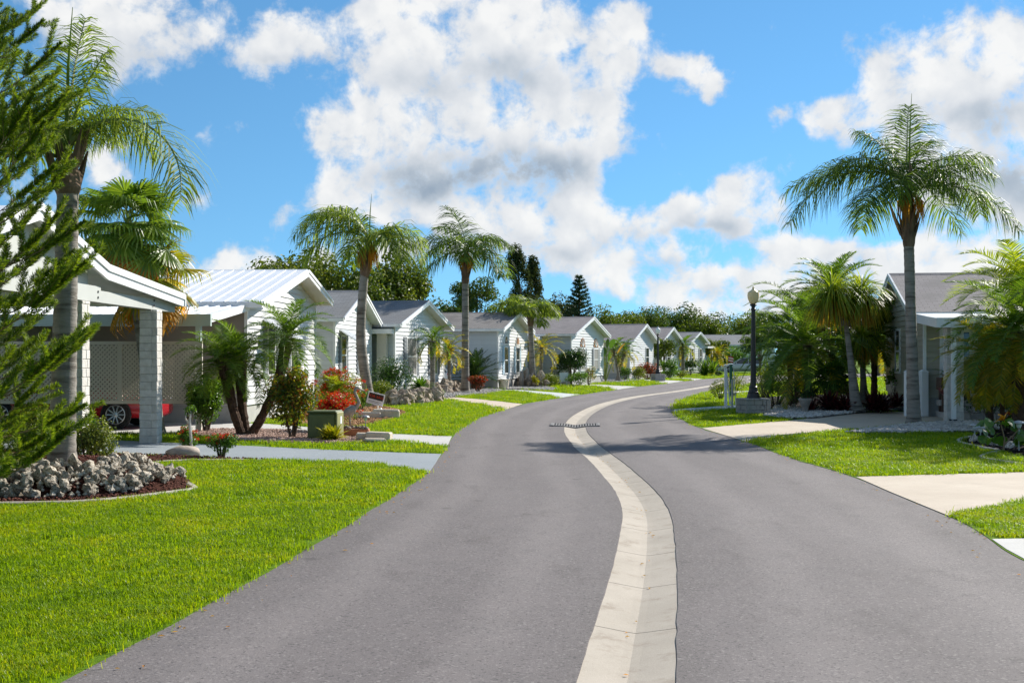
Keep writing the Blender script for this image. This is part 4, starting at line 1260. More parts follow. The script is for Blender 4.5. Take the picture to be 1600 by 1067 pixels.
# ------------------------------------------------------------------ vegetation generators
def norm(a):
    return a / np.maximum(np.linalg.norm(a, axis=-1, keepdims=True), 1e-9)
def rot_az(v, az):
    c, s = cos(az), sin(az)
    return np.stack([v[..., 0] * c - v[..., 1] * s, v[..., 0] * s + v[..., 1] * c, v[..., 2]], -1)

def feather(L, az, e0, e1, rs, n=70, ll=.5, lw=.03, hang=.5, plum=.35, t0=.16, vee=.25, segs=3, curl=0.0, rr=.018, power=1.3, tipf=.35, sweep=.7):
    """one pinnate frond: V, faces, split into stalk and leaflets (returns mesh data, stalk first)"""
    K = 15
    t = np.linspace(0, 1, K)
    ang = e0 + (e1 - e0) * t**power
    ds = L / (K - 1)
    r = np.concatenate([[0], np.cumsum(np.cos(ang[:-1]) * ds)])
    z = np.concatenate([[0], np.cumsum(np.sin(ang[:-1]) * ds)])
    side = curl * t**2 * L
    P = np.stack([r, side, z], 1)
    T = norm(np.gradient(P, axis=0))
    S = norm(np.cross(T, np.array([0, 0, 1.0])) + 1e-6)
    U = np.cross(S, T)
    # stalk: triangular tube
    rad = rr * (1 - .85 * t)
    ring = [P + U * rad[:, None], P - U * rad[:, None] * .6 + S * rad[:, None], P - U * rad[:, None] * .6 - S * rad[:, None]]
    SV = np.stack(ring, 1).reshape(-1, 3)
    SF = []
    for i in range(K - 1):
        for k in range(3):
            SF.append((i * 3 + k, i * 3 + (k + 1) % 3, (i + 1) * 3 + (k + 1) % 3, (i + 1) * 3 + k))
    # leaflets
    m = 2 * n
    tl = np.clip(np.repeat(np.linspace(t0, 1.0, n), 2) + rs.uniform(-.4, .4, m) / n, t0, 1.0)
    sgn = np.tile([1.0, -1.0], n)
    def at(A):
        return np.stack([np.interp(tl, t, A[:, k]) for k in range(3)], 1)
    B, TT, SS, UU = at(P), norm(at(T)), norm(at(S)), norm(at(U))
    prof = np.clip(np.sin(np.pi * np.clip((tl - t0) / (1 - t0) * .86 + .13, 0, 1))**.7, tipf, 1)
    ln = ll * prof * rs.uniform(.8, 1.1, m)
    fwd = .35 + sweep * ((tl - t0) / (1 - t0)) + rs.uniform(-.15, .15, m)
    up = vee + rs.uniform(-plum, plum, m)
    d0 = norm(SS * sgn[:, None] + TT * fwd[:, None] + UU * up[:, None])
    hg = hang * rs.uniform(.7, 1.3, m)
    pts = [B]
    d = d0
    for s_ in range(segs):
        pts.append(pts[-1] + d * (ln / segs)[:, None])
        d = norm(d + np.array([0, 0, -1.0]) * hg[:, None])
    wdir = norm(np.cross(d0, UU + rs.uniform(-.5, .5, (m, 3))))
    ws = [1.0, 1.0, .72, .5][:segs] if segs >= 3 else [1.0, .85][:segs]
    vs = []
    for s_ in range(segs):
        h = wdir * (lw * .5 * ws[s_] * (.6 if s_ == 0 else 1.0))
        vs += [pts[s_] - h, pts[s_] + h]
    vs.append(pts[segs])
    LV = np.stack(vs, 1)
    nv = LV.shape[1]
    idx = np.arange(m)[:, None] * nv
    Q = [np.concatenate([idx + 2 * s_, idx + 2 * s_ + 1, idx + 2 * s_ + 3, idx + 2 * s_ + 2], 1) for s_ in range(segs - 1)]
    Tt = np.concatenate([idx + 2 * (segs - 1), idx + 2 * (segs - 1) + 1, idx + nv - 1], 1)
    off = len(SV)
    V = rot_az(np.concatenate([SV, LV.reshape(-1, 3)]), az)
    return V, [np.array(SF)] + [q + off for q in Q] + [Tt + off], len(SF)
def frond_obj(root, loc, L, az, e0, e1, rs, leaf, stalk='petiole', name='frond', **kw):
    V, F, ns = feather(L, az, e0, e1, rs, **kw)
    nf = sum(len(f) for f in F)
    mi = np.ones(nf, np.int32); mi[:ns] = 0
    return link(name, np_mesh(name, V, F, [M[stalk], M[leaf]], midx=mi), root, loc)

def trunk_obj(root, pts, rad, m, rings=True, n=12, name='trunk', steps=40, flare=0.0, rough=0.0, seed=0):
    """tapered trunk through pts with ring scars"""
    rs = random.Random(seed)
    pts = [Vector(p) for p in pts]
    out, rr_ = [], []
    for i in range(steps + 1):
        t = i / steps * (len(pts) - 1)
        k = min(int(t), len(pts) - 2); u = t - k
        p0, p1, p2, p3 = pts[max(k - 1, 0)], pts[k], pts[k + 1], pts[min(k + 2, len(pts) - 1)]
        q = .5 * ((2 * p1) + (p2 - p0) * u + (2 * p0 - 5 * p1 + 4 * p2 - p3) * u * u + (3 * p1 - p0 - 3 * p2 + p3) * u**3)
        f = i / steps
        r = rad[0] + (rad[1] - rad[0]) * f
        if len(rad) > 2:
            r = np.interp(f, np.linspace(0, 1, len(rad)), rad)
        if flare:
            r *= 1 + flare * max(0, 1 - f * 8)**2
        if rings:
            r *= (1.03 if i % 2 else .985)
        r *= 1 + rs.uniform(-rough, rough)
        out.append(q); rr_.append(r)
    return MB().tube(out, rr_, n).build(name, m, root, smooth=not rough)

def queen_palm(label, base, top, crown, fr, seed, leaf='queen_leaf', rad=(.21, .15, .14), ll=.62, n=85, lw=.032, mid=None, fruit=True, spear=1.9, group=None, hang=.42, name='queen_palm', shaft=True, scale=1.0):
    """fr: list of (azimuth deg from +x, start elevation, end elevation, length)"""
    rs = np.random.RandomState(seed)
    base = Vector(base); top = Vector(top) - base; cr = Vector(crown) - base
    root = thing(name, label, 'palm tree', base, 0, group)
    trunk_obj(root, [(0, 0, -.05), tuple((top * .5) + (Vector(mid) if mid else Vector((0, 0, 0)))), tuple(top)], list(rad), M['palm_trunk'], flare=.28, steps=46, seed=seed, n=14)
    if shaft:
        # old leaf bases wrapped under the crown
        r0 = rad[-1]
        trunk_obj(root, [tuple(top * .98), tuple(top.lerp(cr, .5)), tuple(cr)], [r0 * 1.05, r0 * 1.35, r0 * 1.1, r0 * .5], M['boot'], rings=False, rough=.10, steps=14, name='crown_shaft', seed=seed)
        for k in range(12):
            a = 2 * pi * k / 12 + rs.uniform(-.2, .2)
            z0 = top.lerp(cr, rs.uniform(.05, .7))
            o_ = Vector((cos(a), sin(a), 0)) * r0
            MB().tube([z0 + o_ * .9, z0 + o_ * 1.5 + Vector((0, 0, .22)), z0 + o_ * 2.2 + Vector((0, 0, .5))], [.06, .045, .012], 5).build('leaf_base', M['boot'], root)
    for az, e0, e1, L in fr:
        L *= rs.uniform(.84, 1.10); e0 += rs.uniform(-9, 9); e1 += rs.uniform(-8, 20)
        frond_obj(root, cr + Vector((cos(R(az)), sin(R(az)), 0)) * .05 + Vector((0, 0, rs.uniform(-.12, .1))), L, R(az) + rs.uniform(-.08, .08), R(e0), R(e1), rs, leaf, n=int(n * .82), ll=ll * (.5 + .5 * L / 2.8) * 1.65, lw=lw * .80,
                  hang=hang * 1.5, plum=.6, vee=.05, t0=.12, power=.9, curl=rs.uniform(-.24, .24), rr=.03, sweep=.55)
    if spear:
        MB().tube([cr, cr + Vector((.03, 0, spear * .6)), cr + Vector((.08, 0.02, spear))], [.03, .018, .004], 6).build('spear', M['queen_leaf_pale'], root)
    if fruit:
        for a0, gold in ((R(-60), True), (R(-130), False)):
            o_ = cr + Vector((cos(a0), sin(a0), 0)) * rad[-1] * 1.2 + Vector((0, 0, -.2))
            V, F = [], []
            m_ = 46
            for k in range(m_):
                a = a0 + rs.uniform(-.7, .7)
                l_ = rs.uniform(.5, .95)
                p0 = np.array(o_) + rs.uniform(-.04, .04, 3)
                p1 = p0 + np.array([cos(a) * .22, sin(a) * .22, -l_ * .35])
                p2 = p1 + np.array([cos(a) * .05, sin(a) * .05, -l_ * .65])
                b_ = len(V)
                w_ = np.array([-sin(a0), cos(a0), 0]) * .014
                V += [p0 - w_, p0 + w_, p1 + w_, p1 - w_, p2]
                F += [(b_, b_ + 1, b_ + 2), (b_, b_ + 2, b_ + 3), (b_ + 3, b_ + 2, b_ + 4)]
            link('flower_stalk', np_mesh('flower_stalk', np.array(V), [np.array(F)], M['orange_flower' if gold else 'dead_leaf']), root)
    return root
def spathe(root, loc, az, tilt, L=1.0):
    vs = []
    K = 9
    for i in range(K):
        t = i / (K - 1)
        w_ = .09 * sin(pi * min(t * .9 + .08, 1))
        x = sin(tilt) * L * t; z = -cos(tilt) * L * t
        for q in (-1, 0, 1):
            yy = q * w_; dd = (.05 if q == 0 else 0) * sin(pi * t)
            p = Vector((x + dd, yy, z)); p.rotate(Matrix.Rotation(az, 3, 'Z'))
            vs.append(p)
    n_ = len(vs)
    vs += [v + Vector((.012, 0, .0)) for v in vs]
    fs = []
    for i in range(K - 1):
        for k in range(2):
            a = i * 3 + k
            fs.append((a, a + 1, a + 4, a + 3)); fs.append((n_ + a + 3, n_ + a + 4, n_ + a + 1, n_ + a))
    MB().add(vs, fs).build('spathe', M['spathe'], root, loc=loc)

def ring_fronds(n, L, lo=-15, hi=72, droop=75, seed=0, az0=0):
    r_ = random.Random(seed)
    out = []
    for k in range(n):
        f = (k + .5) / n
        e = hi + (lo - hi) * f
        az = az0 + k * 137.5
        out.append((az, e + r_.uniform(-7, 7), e - droop * r_.uniform(.8, 1.2) * (.55 + .45 * (1 - f * .3)), L * r_.uniform(.85, 1.1)))
    return out

def date_palm(label, base, heads, seed, leaf='date_leaf', nf=26, L=1.15, ll=.27, lw=.016, n=55, trunk_r=(.11, .085, .13), gold=0, name='date_palm', cat='palm tree', group=None, lo=-30, hi=80, droop=85, stub=True, tm='palm_trunk_dark', gleaf='date_leaf_gold', vee=.35, hang=.12, segs=2, shag=True):
    """heads: list of trunk point lists (world), last point carries a crown"""
    rs = np.random.RandomState(seed)
    base = Vector(base)
    root = thing(name, label, cat, base, 0, group)
    for hi_, pts in enumerate(heads):
        P = [Vector(p) - base for p in pts]
        trunk_obj(root, P, list(trunk_r), M[tm], rings=False, rough=.10 if tm == 'palm_trunk_dark' else .03, steps=26, n=10, flare=.3, seed=seed + hi_)
        c = P[-1]
        if shag:
            V, F = [], []
            for k in range(120):      # fibrous stubs under the crown
                a = rs.uniform(0, 6.28); h = rs.uniform(-.42, .05)
                r_ = trunk_r[-1] * rs.uniform(.7, 1.0)
                p0 = np.array(c) + np.array([cos(a) * r_, sin(a) * r_, h])
                p1 = p0 + np.array([cos(a) * .07, sin(a) * .07, rs.uniform(.04, .16)])
                w_ = np.array([-sin(a), cos(a), 0]) * .014
                b_ = len(V); V += [p0 - w_, p0 + w_, p1]; F.append((b_, b_ + 1, b_ + 2))
            link('leaf_bases', np_mesh('leaf_bases', np.array(V), [np.array(F)], M['boot']), root)
        for k, (az, e0, e1, l_) in enumerate(ring_fronds(nf, L, lo, hi, droop, seed * 7 + hi_, rs.uniform(0, 360))):
            lf = leaf if k < nf - gold else gleaf
            frond_obj(root, c + Vector((0, 0, rs.uniform(-.03, .05))), l_, R(az), R(e0), R(e1), rs, lf, n=n, ll=ll * l_ / L, lw=lw, hang=hang, plum=.18, vee=vee, t0=.10, segs=segs, rr=.010, curl=rs.uniform(-.12, .12), sweep=.75)
    return root

def fan_leaf(rs, r=.75, n=30, fold=.35):
    """palmate blade in local coords, facing +x, hanging slightly"""
    V, F = [], []
    for k in range(n):
        a = -2.3 + 4.6 * (k + .5) / n
        l_ = r * (.80 + .2 * cos(a * .8)) * rs.uniform(.9, 1.06)
        d = np.array([cos(a), sin(a), -.12 * abs(sin(a)) - .10])
        w_ = np.array([-sin(a), cos(a), 0.0]) * (r * 4.6 / n * .27)
        p1 = d * l_ * .55; p2 = d * l_ * .82 + np.array([0, 0, -.05 * r]); p3 = d * l_ * .96 + np.array([0, 0, -rs.uniform(.12, .5) * r])
        zk = (1 if k % 2 else -1) * .012
        b_ = len(V)
        V += [np.zeros(3), p1 - w_ + [0, 0, zk], p1 + w_ - [0, 0, zk], p2 - w_ * .6, p2 + w_ * .6, p3]
        F += [(b_, b_ + 1, b_ + 2), (b_ + 1, b_ + 3, b_ + 4), (b_ + 1, b_ + 4, b_ + 2), (b_ + 3, b_ + 5, b_ + 4)]
    return np.array(V), np.array(F)
def fan_palm(label, base, crown, seed, nl=30, r=.8, stalk=.9, leaf='fan_leaf', dead=5, name='fan_palm', trunk=True, rad=(.18, .16), lo=-60, hi=80, group=None, tm='palm_trunk'):
    rs = np.random.RandomState(seed)
    base = Vector(base); c = Vector(crown) - base
    root = thing(name, label, 'palm tree', base, 0, group)
    if trunk:
        trunk_obj(root, [(0, 0, -.05), tuple(c * .5), tuple(c)], list(rad), M[tm], steps=30, flare=.2, seed=seed)
    for k in range(nl):
        f = (k + .5) / nl
        el = R(hi + (lo - hi) * f) + rs.uniform(-.12, .12)
        az = R(k * 137.5) + rs.uniform(-.2, .2)
        sl_ = stalk * rs.uniform(.75, 1.1)
        p = Vector((cos(az) * cos(el), sin(az) * cos(el), sin(el))) * sl_ + Vector((0, 0, -.10 * sl_))
        V, F = fan_leaf(rs, r * rs.uniform(.85, 1.1))
        # tip the blade so it faces out along the stalk and then hangs
        pitch = el - R(25)
        cp_, sp_ = cos(pitch), sin(pitch)
        V = np.stack([V[:, 0] * cp_ - V[:, 2] * sp_, V[:, 1], V[:, 0] * sp_ + V[:, 2] * cp_], 1)
        V = rot_az(V, az) + np.array(p)
        s0_ = np.array([[0, 0, .0]])
        w_ = np.array([-sin(az), cos(az), 0]) * .014
        pv = np.array(p)
        mid_ = pv * .55 + np.array([0, 0, .08])
        SV = np.stack([-w_ * 1.3, w_ * 1.3, mid_ + w_, mid_ - w_, pv + w_ * .6, pv - w_ * .6])
        SF = np.array([(0, 1, 2, 3), (3, 2, 4, 5)])
        lf = 'dead_leaf' if k >= nl - dead else leaf
        me = np_mesh('leaf', np.concatenate([SV, V]), [SF, F + 6], [M['petiole'], M[lf]], midx=[0, 0] + [1] * len(F))
        link('leaf', me, root, c + Vector((0, 0, rs.uniform(-.1, .1))))
    return root

def leaf_cloud(blobs, n, size, rs, aspect=.5, shell=.55, up=.3, jitter=.5):
    """n leaf faces spread through ellipsoids [(centre, radii)]; returns V, F"""
    vol = np.array([b[1][0] * b[1][1] * b[1][2] for b in blobs])**.67
    pick = rs.choice(len(blobs), n, p=vol / vol.sum())
    C = np.array([b[0] for b in blobs], float)[pick]
    Rr = np.array([b[1] for b in blobs], float)[pick]
    D = norm(rs.normal(size=(n, 3)))
    rad = rs.uniform(shell**3, 1, n)**(1 / 3)
    P = C + D * Rr * rad[:, None] * rs.uniform(.86, 1.08, (n, 1))
    nrm = norm(D + rs.normal(size=(n, 3)) * jitter + np.array([0, 0, up]))
    t = norm(np.cross(nrm, rs.normal(size=(n, 3))))
    b = np.cross(nrm, t)
    s = size * rs.uniform(.6, 1.25, (n, 1))
    fold = nrm * s * .18
    V = np.stack([P - t * s * .5, P + b * s * aspect * .5 + fold, P + t * s * .5, P - b * s * aspect * .5 + fold], 1).reshape(-1, 3)
    i = np.arange(n)[:, None] * 4
    F = np.concatenate([np.concatenate([i, i + 1, i + 2], 1), np.concatenate([i, i + 2, i + 3], 1)])
    return V, F
def clumps(rs, c, rad, k, size=.5):
    """break one crown ellipsoid into k smaller lobes near its surface"""
    out = []
    for _ in range(k):
        d = norm(rs.normal(size=3))
        if d[2] < -.55: d[2] *= -.5
        p = np.array(c) + d * np.array(rad) * rs.uniform(.35, .82)
        s = size * rs.uniform(.7, 1.25)
        out.append((p, np.array(rad) * s * np.array([1, 1, rs.uniform(.7, .95)])))
    return out
def shrub(name, label, loc, w, h, leaf, seed, n=900, size=.09, aspect=.5, flower=None, nf=0, fsize=.07, lobes=10, dp=None, cat='shrub', group=None, stems=4, up=.3, round_=False, ftop=.0, gap=.5):
    rs = np.random.RandomState(seed)
    root = thing(name, label, cat, loc, 0, group)
    dp = dp or w
    rad = np.array([w / 2, dp / 2, h * .5])
    c = np.array([0, 0, h * .53])
    if round_:
        bl = [(c, rad * .97)] + clumps(rs, c, rad * .8, lobes, .42)
    else:
        bl = clumps(rs, c, rad * .92, lobes, gap) + [(c - [0, 0, h * .12], rad * .62)]
    V, F = leaf_cloud(bl, n, size, rs, aspect, .35 if not round_ else .75, up)
    V[:, 2] = np.maximum(V[:, 2], .02)
    link('foliage', np_mesh('foliage', V, [F], M[leaf]), root)
    mb = MB()
    for k in range(stems):
        a = 2 * pi * k / stems + rs.uniform(-.4, .4)
        mb.tube([(cos(a) * .03, sin(a) * .03, -.03), (cos(a) * w * .14, sin(a) * w * .14, h * .35), (cos(a) * w * .27, sin(a) * w * .27, h * .72)], [.02 + h * .008, .014 + h * .004, .006], 6)
    mb.build('stems', M['bark'], root)
    if flower:
        fl = []
        m_ = nf
        D = norm(rs.normal(size=(m_ * 3, 3))); D = D[D[:, 2] > ftop - .25][:m_]
        heads = []
        for d in D:
            b = bl[rs.randint(len(bl))]
            heads.append((b[0] + d * b[1] * 1.02, np.array([fsize * 1.6, fsize * 1.6, fsize])))
        V, F = leaf_cloud(heads, len(heads) * 16, fsize * .8, rs, .8, .4, .6)
        V[:, 2] = np.maximum(V[:, 2], .02)
        link('flowers', np_mesh('flowers', V, [F], M[flower]), root)
    return root
def spiky(name, label, loc, r, h, leaf, seed, n=60, w=.05, cat='plant', heads=1, spread=.3, group=None):
    """rosettes of arching blades"""
    rs = np.random.RandomState(seed)
    root = thing(name, label, cat, loc, 0, group)
    for q in range(heads):
        c = np.array([rs.uniform(-spread, spread), rs.uniform(-spread, spread) * .6, rs.uniform(.02, h * .25) if heads > 1 else .02])
        az = rs.uniform(0, 6.28, n); el = rs.uniform(.25, 1.45, n)
        ln = (r * np.cos(el) + h * np.sin(el)) * rs.uniform(.65, 1.1, n)
        d = np.stack([np.cos(az) * np.cos(el), np.sin(az) * np.cos(el), np.sin(el)], 1)
        P = [np.tile(c, (n, 1))]
        for s_ in range(4):
            P.append(P[-1] + d * (ln / 4)[:, None])
            d = norm(d + np.array([0, 0, -.28]) * rs.uniform(.5, 1.4, (n, 1)))
        wd = norm(np.stack([-np.sin(az), np.cos(az), rs.uniform(-.3, .3, n)], 1)) * w * .5
        ws = [.5, 1.0, .95, .6]
        vs = []
        for s_ in range(4):
            vs += [P[s_] - wd * ws[s_], P[s_] + wd * ws[s_]]
        vs.append(P[4])
        V = np.stack(vs, 1).reshape(-1, 3)
        i = np.arange(n)[:, None] * 9
        F = [np.concatenate([i + 2 * s_, i + 2 * s_ + 1, i + 2 * s_ + 3, i + 2 * s_ + 2], 1) for s_ in range(3)] + [np.concatenate([i + 6, i + 7, i + 8], 1)]
        link('leaf_rosette', np_mesh('leaf_rosette', V, F, M[leaf]), root)
    return root
def tree(label, loc, h, w, leaf, seed, n=5200, size=.26, trunk=.18, name='broadleaf_tree', group=None, base_f=.30, lobes=26, lobe=.36, shape=1.0, dp=None, cat='tree'):
    rs = np.random.RandomState(seed)
    root = thing(name, label, cat, loc, rs.uniform(0, 6.28), group)
    c = np.array([0, 0, h * (base_f + (1 - base_f) / 2)])
    rad = np.array([w / 2, (dp or w) / 2, h * (1 - base_f) / 2])
    bl = clumps(rs, c, rad, lobes, lobe)
    mb = MB()
    mb.tube([(0, 0, -.1), (.05, .03, h * base_f * .7), (0, .05, c[2])], [trunk * 1.3, trunk, trunk * .5], 9)
    mb.build('trunk', M['bark'], root)
    for b in bl[:9]:
        p = Vector(b[0])
        MB().tube([(0, 0, h * base_f * rs.uniform(.7, 1.1)), tuple(p * .55 + Vector((0, 0, h * .12))), tuple(p)], [trunk * .5, trunk * .28, trunk * .08], 6).build('limb', M['bark'], root)
    V, F = leaf_cloud(bl, n, size, rs, .6, .3, .35)
    link('crown', np_mesh('crown', V, [F], M[leaf]), root)
    return root

def needle_branch(rs, L=1.6, nb=16, bl=.42, dens=260, nl=.045, leaf_r=.008, upturn=.5, wire=.012):
    """a conifer branch along +x: side shoots thick with short upturned needles"""
    axes = []
    K = 7
    t = np.linspace(0, 1, K)
    main = np.stack([t * L, .05 * np.sin(t * 3) * rs.uniform(-1, 1), L * upturn * (t**2) * .5], 1)
    axes.append((main, .66, 1.0))
    for k in range(nb):
        f = .22 + .76 * (k + .5) / nb
        p = np.array([np.interp(f, t, main[:, j]) for j in range(3)])
        s = 1 if k % 2 else -1
        l_ = bl * (1.15 - .8 * abs(f - .45)) * rs.uniform(.7, 1.15)
        a = R(rs.uniform(38, 62)) * s
        d = np.array([cos(a), sin(a), rs.uniform(.12, .42)])
        tt = np.linspace(0, 1, 5)[:, None]
        axes.append((p + d * l_ * tt + np.array([0, 0, .22 * l_]) * tt**2, .12, 1.0))
    NV, NF, WV, WF = [], [], [], []
    nb_ = 0
    for A, start, _ in axes:
        seg = np.linalg.norm(np.diff(A, axis=0), axis=1)
        tot = seg.sum()
        m_ = int(dens * tot)
        u = rs.uniform(start, 1.0, m_)
        cum = np.concatenate([[0], np.cumsum(seg)]) / tot
        P = np.stack([np.interp(u, cum, A[:, j]) for j in range(3)], 1)
        T = norm(np.gradient(A, axis=0))
        TT = norm(np.stack([np.interp(u, cum, T[:, j]) for j in range(3)], 1))
        ra = norm(np.cross(TT, rs.normal(size=(m_, 3))))
        d = norm(ra + TT * rs.uniform(.5, 1.1, (m_, 1)) + np.array([0, 0, .35]))
        l_ = nl * rs.uniform(.7, 1.25, (m_, 1)) * (1 - .35 * (u[:, None] > .93))
        w_ = norm(np.cross(d, rs.normal(size=(m_, 3)))) * leaf_r
        V = np.stack([P, P + d * l_ * .5 + w_, P + d * l_, P + d * l_ * .5 - w_], 1).reshape(-1, 3)
        i = np.arange(m_)[:, None] * 4 + nb_
        NV.append(V); NF.append(np.concatenate([i, i + 1, i + 2, i + 3], 1)); nb_ += m_ * 4
    mb = MB()
    for j, (A, start, _) in enumerate(axes):
        r0 = wire if j == 0 else wire * .45
        mb.tube([tuple(p) for p in A], [r0 * (1 - .75 * k / (len(A) - 1)) for k in range(len(A))], 5, cap=False)
    off = nb_
    V = np.concatenate(NV + [np.array(mb.v)])
    F = [np.concatenate(NF), np.array(mb.f) + off]
    mi = [0] * len(F[0]) + [1] * len(F[1])
    return np_mesh('branch', V, F, [M['pine_needle'], M['twig']], midx=mi)

spiky('porch_plant', 'leafy plant growing out of the porch planter box', near + ur * -.6 + Vector((.75, 0, 1.1)), .45, .4, 'bush_leaf', 370, 40, .09, heads=3, spread=.3)
# ------------------------------------------------------------------ trees on the left
# conifer at the left edge of the frame
nrs = np.random.RandomState(4)
NB = [needle_branch(nrs, L=1.55, nb=8, bl=.50, dens=850, nl=.066, leaf_r=.0032, upturn=.6) for _ in range(5)]
np_loc = GD(-92, 13.0, .0)
pine = thing('conifer', 'feathery green conifer with upturned branches at the left edge', 'tree', np_loc)
trunk_obj(pine, [(0, 0, -.05), (.02, 0, 3.2), (0, .03, 7.2)], [.13, .09, .03], M['bark'], rings=False, rough=.05, steps=24)
pr = random.Random(17)
for lv in range(23):
    z = .16 + lv * .305
    k = z / 7.2
    ln = (1.10 - .30 * k) * pr.uniform(.9, 1.12)
    nbr = 6
    a0 = pr.uniform(0, 6.28)
    for b in range(nbr):
        a = a0 + 2 * pi * b / nbr + pr.uniform(-.25, .25)
        pit = -R(2 + 32 * k) - pr.uniform(-.10, .16)
        link('branch', pr.choice(NB), pine, (0, 0, z + pr.uniform(-.08, .08)), (pr.uniform(-.35, .35), pit, a), (ln, ln * pr.uniform(.85, 1.05), ln))

# queen palms
p1b = GD(97, 15.5, .36)
c1 = GD(103, 15.5, ZH(238, 15.5))
P1 = queen_palm('queen palm with one long arching frond, rising from the rock mound', p1b, GD(106, 15.5, ZH(300, 15.5)), c1,
           [(-6, 50, -100, 2.5), (25, 62, -75, 1.5), (100, 86, 60, 2.3), (150, 75, 10, 2.2), (185, 58, -40, 2.2), (200, 30, -60, 2.1), (230, 55, -30, 1.9), (120, 55, -40, 2.0), (60, 72, -20, 1.5), (60, 84, 50, 1.6), (90, 45, -30, 1.6), (165, 40, -65, 2.0), (250, 35, -55, 1.6), (215, 80, 30, 2.0)],
           31, leaf='queen_leaf_pale', rad=(.175, .150, .135), n=105, lw=.022, ll=.62, fruit=False, spear=1.9, hang=.5)
d2 = 40.6
p2b = GD(579, d2, .08)
P2 = queen_palm('windswept queen palm with yellow flower stalk beside the red sign', p2b, GD(569, d2, ZH(430, d2)), GD(577, d2, ZH(376, d2)),
           [(180, 56, -60, 3.2), (165, 70, -40, 3.1), (192, 34, -72, 2.9), (150, 44, -60, 2.8), (135, 74, -20, 2.5), (215, 58, -60, 2.5), (60, 50, -72, 2.2), (4, 34, -84, 2.3), (-20, 12, -85, 2.0), (20, 56, -74, 2.3), (-60, 45, -80, 1.8), (250, 15, -84, 1.9), (110, 25, -74, 2.3)],
           32, leaf='queen_leaf_pale', rad=(.19, .165, .145), n=78, lw=.045, ll=.8, mid=(-.22, 0, 0), spear=1.6)
d3 = 58.0
P3 = queen_palm('tall slender queen palm standing in pale gravel, third along the left', GD(727, d3, .05), GD(727, d3, ZH(440, d3)), GD(729, d3, ZH(392, d3)),
           [(180, 60, -62, 3.3), (166, 36, -72, 3.2), (198, 14, -84, 2.8), (145, 72, -30, 2.9), (110, 84, 30, 2.9), (0, 55, -62, 2.6), (14, 24, -72, 2.8), (-15, 4, -80, 2.5), (50, 68, -40, 2.4), (-50, 45, -76, 2.2), (225, 46, -74, 2.4), (80, 34, -66, 2.4), (270, 20, -80, 2.0)],
           33, rad=(.21, .175, .16), n=72, lw=.055, ll=.85, spear=0)
d4 = 67.0
P4 = queen_palm('small drooping queen palm before the two arched windows', GD(833, d4, .05), GD(829, d4, ZH(508, d4)), GD(829, d4, ZH(486, d4)),
           [(180, 62, -70, 2.5), (160, 48, -76, 2.3), (195, 34, -84, 2.2), (140, 74, -40, 2.1), (0, 58, -74, 1.9), (20, 34, -82, 1.8), (-20, 48, -80, 1.8), (60, 74, -30, 1.9), (230, 52, -80, 1.9), (270, 40, -84, 1.6), (100, 48, -74, 2.0), (-50, 20, -85, 1.5)],
           34, leaf='queen_leaf_pale', rad=(.19, .16, .14), n=60, lw=.055, ll=.75, spear=0, fruit=False)
# tall palm on the right
dr_ = 30.5
PR = queen_palm('tall queen palm with hanging flower stalks beside the right driveway', GD(1428, dr_, .03), GD(1420, dr_, ZH(380, dr_)), GD(1420, dr_, ZH(292, dr_)),
           [(180, 46, -58, 3.5), (172, 24, -66, 3.6), (192, 58, -50, 3.1), (150, 40, -66, 3.0), (100, 86, 40, 2.7), (62, 78, 5, 2.3), (140, 80, 20, 2.0), (20, 62, -40, 2.5), (5, 34, -72, 3.2), (-14, 14, -74, 2.9), (55, 30, -66, 2.6), (205, 6, -80, 2.5), (250, 40, -78, 2.0), (300, 42, -80, 1.8), (125, 18, -72, 2.6), (-40, 55, -60, 2.2)],
           35, rad=(.185, .145, .13, .13), n=105, lw=.032, ll=.78, spear=2.4, hang=.45)
cloc = GD(1420, dr_, ZH(306, dr_)) - GD(1428, dr_, .03)
spathe(PR, cloc + Vector((-.55, -.1, -.15)), pi * 0, R(18), .95)
spathe(PR, cloc + Vector((.35, -.15, .55)), pi, R(25), .75)
spathe(PR, cloc + Vector((-.05, -.2, .85)), 0, R(4), .5)

# fan palm behind the carport
fd = 28.6
fan_palm('shaggy fan palm with drooping dead leaves rising behind the near carport', GD(247, 26.3, 0), GD(200, 26.3, ZH(358, 26.3)), 41, nl=50, r=.72, stalk=.92, dead=9)
fan_palm('low fan palm crown with yellowing leaves under the carport eave', GD(244, 26.9, 0), GD(232, 26.9, ZH(440, 26.9)), 42, nl=22, r=.75, stalk=.75, dead=6, leaf='date_leaf_gold', rad=(.14, .12))

# triple date palm in the pink gravel
tb = G(382, 681)
d5 = tb.y
date_palm('clump of three dark-trunked date palms growing from pink gravel', tb,
          [[tb + Vector((-.05, 0, 0)), GD(362, d5, ZH(630, d5)), GD(349, d5 - .1, ZH(565, d5))],
           [tb + Vector((.02, .1, 0)), GD(378, d5 + .2, ZH(630, d5)), GD(374, d5 + .3, ZH(562, d5))],
           [tb + Vector((.12, .0, 0)), GD(410, d5 + .1, ZH(650, d5)), GD(436, d5 + .1, ZH(590, d5)), GD(449, d5 + .1, ZH(528, d5))]],
          51, nf=30, L=1.22, ll=.29, lw=.016, n=60, trunk_r=(.10, .10, .15), lo=-32, hi=78, droop=80)
